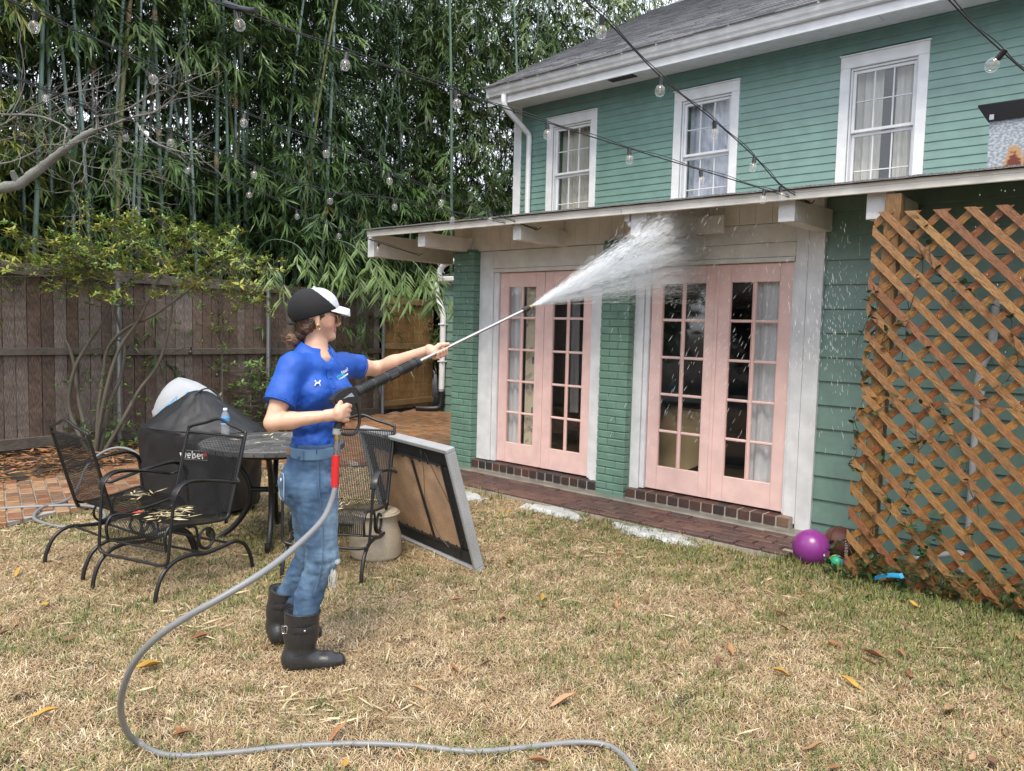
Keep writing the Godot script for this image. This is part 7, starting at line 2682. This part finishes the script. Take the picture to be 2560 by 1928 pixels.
	part("hose_tube", tube_mesh(bent(pts, 8), .0112, 14), grain(lin(.19, .195, .205), lin(.245, .25, .26), .42, V(7, 7, 7), .04, .03, true, .15, 132), hose)

func put_box_along(parent: Node, called: String, at: Vector3, ex: Vector3, ey: Vector3, s: Vector3, material: Material) -> void:
	part(called, cbox(s.x, s.y, s.z, .002), material, parent, Transform3D(Basis(ex, ey, ex.cross(ey)), at))

# --------------------------------------------------------------------- spray
func make_spray() -> void:
	# the jet: thousands of drops and short threads of water in a flat fan, then splash off the wall
	var inv := Transform3D(Basis(Vector3.UP, deg_to_rad(42.24)), V(-3.22, 0, 4.03))
	var n0: Vector3 = inv * (GUN_N as Vector3)
	var hit := Vector3(-3.403, 2.448, 0.1)
	var dir := (hit - n0)
	var far := dir.length()
	dir /= far
	# the fan opens in the plane that holds the view's up
	var up := (Vector3.UP - dir * Vector3.UP.dot(dir)).normalized()
	var side := dir.cross(up).normalized()
	var drop := MB.new()
	drop.tube([V(0, 0, -.5), V(0, 0, -.2), V(0, 0, .25), V(0, 0, .5)], [.05, .42, .5, .08], 5, false)
	var dm := drop.done()
	var wet := plain(lin(.86, .88, .90), .35)                  # broken water: white, lit through
	wet.backlight_enabled = true
	wet.backlight = Color(.9, .9, .9)
	var xs := []
	for i in 95000:
		var t := pow(rr(0, 1), .70)
		var d := t * far
		var fan := rng.randfn(-.10, .50)
		if fan < -1.3 or fan > 1.0: continue
		var band := sin(fan * 9.0 + 2.0) * .5 + sin(fan * 23.0) * .5        # the fan tears into ribs
		if rng.randf() > .55 + .45 * band and t > .10: continue
		var open := .008 + .150 * d
		var p := n0 + dir * d + up * fan * open + side * rng.randfn(0, .010 + .022 * d)
		p += Vector3.DOWN * .010 * d * d
		var v := (dir + up * fan * .150 + side * rr(-.02, .02)).normalized()
		xs.append(Transform3D(_along(v, rr(.00013, .00042) * (1.0 + .3 * t), rr(.03, .14)), p))
	# mist near the wall
	for i in 9000:
		var a := rng.randfn(.05, .40)
		var b := rng.randfn(-.02, .17)
		var p := hit + side * a * .5 + V(a * .5 + .05, b - .04, absf(rng.randfn(0, .26)) + .01)
		xs.append(Transform3D(_along(V(rr(-1, 1), rr(-1, .6), rr(0, 1)).normalized(), rr(.0002, .0006), rr(.003, .012)), p))
	var jet := many("water_jet", dm, wet, self, xs)
	tag(jet, "white fan of water spraying from the nozzle onto the awning wall", "water", "", "stuff")
	# single drops thrown off to the right and falling from the roof edge
	xs = []
	for i in 520:
		var q := V(rr(-3.7, -1.95), 0, rr(.05, .95))
		q.y = lerpf(2.45, .75, pow(rr(0, 1), 1.3))
		var v := V(rr(-.65, -.3) if q.x < -2.4 else rr(-.1, .35), -1, rr(-.1, .2)).normalized()
		xs.append(Transform3D(_along(v, rr(.0007, .0016), rr(.018, .060)), q))
	for i in 300:
		var q := V(rng.randfn(-2.08, .13), 0, rr(.05, .6))
		q.y = rng.randfn(1.72, .26)
		xs.append(Transform3D(_along(V(rr(.05, .4), -1, rr(-.1, .2)).normalized(), rr(.0008, .0018), rr(.012, .036)), q))
	for i in 260:                                            # drips from the eave
		var c: float = [-5.9, -5.4, -4.9, -3.4, -2.9, -1.0, -.75][rng.randi() % 7]
		xs.append(Transform3D(_along(V(0, -1, 0), rr(.0010, .0018), rr(.004, .014)), V(c + rng.randfn(0, .12), rr(1.2, 2.58), .82 + rr(-.03, .03))))
	var dr := many("water_drops", dm, wet, self, xs)
	tag(dr, "flying water drops before the right doors and below the eave", "water", "", "stuff")

func _along(v: Vector3, r: float, length: float) -> Basis:
	var a := v.cross(Vector3.UP if absf(v.y) < .95 else Vector3.RIGHT).normalized()
	var b := v.cross(a)
	return Basis(a * r * 2.0, b * r * 2.0, v * length)


# -------------------------------------------------------------------- litter
func curled_leaf(seed_: int, length: float, width: float) -> ArrayMesh:
	var r := RandomNumberGenerator.new(); r.seed = seed_
	var m := MB.new()
	var rings := []
	var curl := r.randf_range(.5, 1.6)
	var bow := r.randf_range(.1, .45)
	for i in 7:
		var t := i / 6.0
		var w := width * sin(PI * clampf(t * .96 + .02, 0, 1)) * (1.0 - .25 * t) + .0008
		var row := []
		for j in 5:
			var u := (j - 2) / 2.0
			row.append(V(t * length - length / 2, bow * length * t * t * .5 + absf(u) * w * .5 * curl * (.6 + .4 * sin(t * 5 + seed_)), u * w * .5))
		rings.append(row)
	m.loft(rings, false, false)
	var back := []
	for row in rings:
		var q := []
		for p in row: q.append(p - V(0, .0007, 0))
		q.reverse()
		back.append(q)
	m.loft(back, false, false)
	return m.done()

func make_litter() -> void:
	var kinds := []
	for k in 6: kinds.append(curled_leaf(k + 1, .07 + .01 * k, .026 + .004 * (k % 3)))
	var mats := []
	for c in [lin(.42, .21, .10), lin(.33, .15, .07), lin(.50, .30, .16), lin(.24, .12, .07), lin(.55, .33, .06)]: mats.append(grain(c * .7, c * 1.1, .7, V(25, 25, 25), .05, .1, true, 0, 110))
	var spots := []
	# where the photograph shows single leaves
	for g in [Vector3(-2.844, 0.02, 3.014), Vector3(-3.249, 0.02, 2.84), Vector3(-3.512, 0.02, 2.209), Vector3(-1.765, 0.02, 1.843), Vector3(-1.735, 0.02, 2.512), Vector3(-1.436, 0.02, 2.583), Vector3(-1.381, 0.02, 2.052), Vector3(-1.71, 0.02, 2.696), Vector3(-1.195, 0.02, 2.064), Vector3(-0.997, 0.02, 2.159), Vector3(-1.072, 0.02, 3.149), Vector3(-0.684, 0.02, 0.387), Vector3(-2.428, 0.02, 2.21), Vector3(-3.094, 0.02, 1.503), Vector3(-4.128, 0.02, 4.772), Vector3(-3.404, 0.02, 5.107), Vector3(-3.531, 0.02, 4.643), Vector3(-3.699, 0.02, 4.306), Vector3(-2.86, 0.02, 4.79), Vector3(-2.442, 0.02, 4.372), Vector3(-2.251, 0.02, 4.477), Vector3(-2.499, 0.02, 3.91), Vector3(-2.554, 0.02, 3.649), Vector3(-1.989, 0.02, 3.545), Vector3(-1.754, 0.02, 3.962), Vector3(-4.428, 0.02, 2.858), Vector3(-0.606, 0.02, 2.778), Vector3(-0.54, 0.02, 2.758), Vector3(-1.263, 0.02, 1.106), Vector3(-1.168, 0.02, 0.774), Vector3(-2.507, 0.02, 2.404), Vector3(-4.714, 0.02, 4.707), Vector3(-5.422, 0.02, 4.634), Vector3(-2.881, 0.02, 2.628), Vector3(-0.766, 0.02, 2.431), Vector3(-1.16, 0.02, 2.46)]: spots.append(g)
	for i in 70: spots.append(V(rr(-6.5, -.3), .018, rr(1.0, 5.2)))
	for i in spots.size():
		var at: Vector3 = spots[i]
		at.y = .026
		var o := part("fallen_leaf", kinds[rng.randi() % 6], mats[rng.randi() % 5], self, Transform3D(Basis.from_euler(V(rr(-.4, .4), rr(0, TAU), rr(-.3, .3))).scaled(Vector3.ONE * (rr(.85, 1.25) if i < 36 else rr(.4, .8))), at))
		tag(o, "single curled dry brown leaf lying on the lawn", "leaf", "fallen leaves on the lawn")
	# long straw coloured bamboo leaves on the lawn and the bed along the fence
	var m := MB.new()
	for i in 620:
		var x := rr(-6.6, -.2)
		var z := rr(.85, 5.3)
		if rng.randf() < .45:
			var c: Vector3 = [Vector3(-2.689, 0.02, 4.221), Vector3(-3.991, 0.02, 4.252), Vector3(-6.198, 0.02, 3.831), Vector3(-6.49, 0.02, 4.153), Vector3(-3.164, 0.02, 1.46)][rng.randi() % 5]
			x = c.x + rng.randfn(0, .14); z = c.z + rng.randfn(0, .14)
		var g := rr(.6, 1.15)
		m.col = Color(g, g * .95, g * .85)
		var a := rr(0, TAU)
		leaf_into(m, V(x, rr(.018, .034), z), V(cos(a), rr(-.04, .10), sin(a)).normalized(), V(rr(-.6, .6), 1, rr(-.6, .6)).normalized(), rr(.05, .16), rr(.005, .012), 0)
	var o2 := part("straw_litter", m.done(), leaf_mat(lin(.52, .43, .28), .8, .15))
	tag(o2, "loose straw coloured leaf bits strewn over the lawn", "litter", "", "stuff")
	m = MB.new()
	for i in 5200:
		var t := rr(0, 1)
		var z := lerpf(7.0, -2.0, t)
		var xf := lerpf(-9.75, -10.98, (7.2 - z) / 9.72) + .03
		var xp := lerpf(-7.9, -10.4, clampf((4.4 - z) / 6.2, 0, 1)) - .05
		if z < -1.6: continue
		var x := lerpf(xf, xp, pow(rr(0, 1), 1.3))
		var g := rr(.35, 1.15)
		m.col = Color(g, g * rr(.72, .95), g * rr(.5, .8))
		var a := rr(0, TAU)
		leaf_into(m, V(x, rr(.0, .05), z), V(cos(a), rr(-.1, .22), sin(a)).normalized(), V(rr(-.8, .8), 1, rr(-.8, .8)).normalized(), rr(.06, .22), rr(.010, .032), 0)
	o2 = part("leaf_litter", m.done(), leaf_mat(lin(.34, .20, .11), .8, .15))
	tag(o2, "brown leaf litter covering the bed along the fence", "litter", "", "stuff")

# --------------------------------------------------------------------- grass
func tuft(seed_: int, n: int, len0: float, len1: float, lie: float, width: float, spread: float) -> ArrayMesh:
	var r := RandomNumberGenerator.new(); r.seed = seed_
	var m := MB.new()
	for k in n:
		var a := r.randf() * TAU
		var el := r.randf_range(.05, lie)
		var d := V(cos(a) * cos(el), sin(el), sin(a) * cos(el))
		var L := r.randf_range(len0, len1)
		var p := V(r.randf_range(-spread, spread), 0, r.randf_range(-spread, spread))
		var s := d.cross(V(r.randf_range(-.5, .5), 1, r.randf_range(-.5, .5))).normalized() * width * r.randf_range(.6, 1.2)
		var g := r.randf_range(.62, 1.25)
		m.col = Color(g * r.randf_range(.95, 1.08), g, g * r.randf_range(.75, 1.0))
		var mid := p + d * L * .55 + V(0, L * .08, 0)
		var tip := p + d * L - V(0, L * r.randf_range(.0, .25), 0)
		var nn := V(d.x * -.35, 1, d.z * -.35).normalized()
		var i := m.vert(p - s * .5, nn)
		m.vert(p + s * .5, nn); m.vert(mid + s * .45, nn); m.vert(mid - s * .45, nn); m.vert(tip, nn)
		m.ix.append_array([i, i + 2, i + 1, i, i + 3, i + 2, i + 3, i + 4, i + 2])
	return m.done()

func make_grass() -> void:
	var dry_mat := leaf_mat(lin(1, 1, 1), .75, .25)
	var dry := [tuft(1, 26, .025, .060, .75, .0032, .045), tuft(2, 24, .03, .068, .6, .0030, .05), tuft(3, 26, .022, .052, .9, .0034, .045)]
	var grn := [tuft(4, 16, .025, .055, 1.25, .0034, .035), tuft(5, 14, .03, .075, 1.35, .0036, .03)]
	var n1 := FastNoiseLite.new(); n1.seed = 21; n1.frequency = .55
	var n2 := FastNoiseLite.new(); n2.seed = 22; n2.frequency = 2.6
	var lawn := PackedVector2Array([Vector2(-6.15, 7.9), Vector2(-6.64, 4.45), Vector2(-7.05, 3.1), Vector2(-7.6, 1.5), Vector2(-7.0, .80), Vector2(-6.85, .76), Vector2(-2.2, .76), Vector2(-2.2, .12), Vector2(3.6, .12), Vector2(3.6, 7.9)])
	var dx := [[], [], []]
	var dc := [[], [], []]
	var gx := [[], []]
	var gc := [[], []]
	var cam := Vector2(0, 6.1)
	var straw := [Color(.52, .385, .235), Color(.62, .485, .325), Color(.42, .295, .175), Color(.74, .61, .44), Color(.33, .215, .125), Color(.56, .395, .265)]
	var ax := Vector2(-.672, -.740)                          # the way the camera looks, on the ground
	var tries := 0
	while tries < 98000:
		tries += 1
		var q := Vector2(rr(-7.7, 3.4), rr(.1, 7.6))
		if not Geometry2D.is_point_in_polygon(q, lawn): continue
		var rel := q - cam
		var f := rel.dot(ax)
		if f < -.4: continue                                  # behind the lens
		if absf(rel.dot(Vector2(.740, -.672))) > maxf(f, 1.0) * .80 + 1.5: continue
		if f > 0.0 and rng.randf() > clampf(4.6 / f, .35, 1.0): continue
		if absf(rel.dot(Vector2(.740, -.672))) > maxf(f, 0) * .70 + .3 and rng.randf() < .35: continue
		var green := .19 + .55 * n1.get_noise_2d(q.x, q.y) + .42 * n2.get_noise_2d(q.x, q.y)
		green += .42 * exp(-pow((q.y - .75) / .45, 2)) * clampf((q.x + 4.6) / 2.0, 0, 1)
		green += .35 * clampf((q.x + 2.1) / 1.0, 0, 1) * clampf((2.6 - q.y) / 1.4, 0, 1)
		green += .12 * clampf((q.x + 2.6) / 1.2, 0, 1)
		var far := clampf(f / 4.5, .9, 1.5)
		var b := Basis(Vector3.UP, rr(0, TAU)).scaled(Vector3(far, rr(.7, 1.15), far) * rr(.8, 1.15))
		var at := V(q.x, .001, q.y)
		var k := rng.randi() % 3
		var c: Color = straw[rng.randi() % 6] * rr(.72, 1.12)
		dx[k].append(Transform3D(b, at)); dc[k].append(c)
		if rng.randf() < green:
			var g := rng.randi() % 2
			var tall := 1.0 + .5 * exp(-pow((q.y - .8) / .25, 2))
			gx[g].append(Transform3D(Basis(Vector3.UP, rr(0, TAU)).scaled(Vector3(far, tall, far) * rr(.7, 1.1)), at))
			gc[g].append(Color(.115, .150, .045) * rr(.7, 1.4) if rng.randf() < .75 else Color(.22, .22, .075) * rr(.8, 1.2))
	for k in 3:
		var o := many("dry_grass", dry[k], dry_mat, self, dx[k], dc[k])
		tag(o, "short dormant straw coloured grass of the lawn", "grass", "", "stuff")
	for k in 2:
		var o := many("green_grass", grn[k], dry_mat, self, gx[k], gc[k])
		tag(o, "fresh green blades coming up through the dry lawn", "grass", "", "stuff")
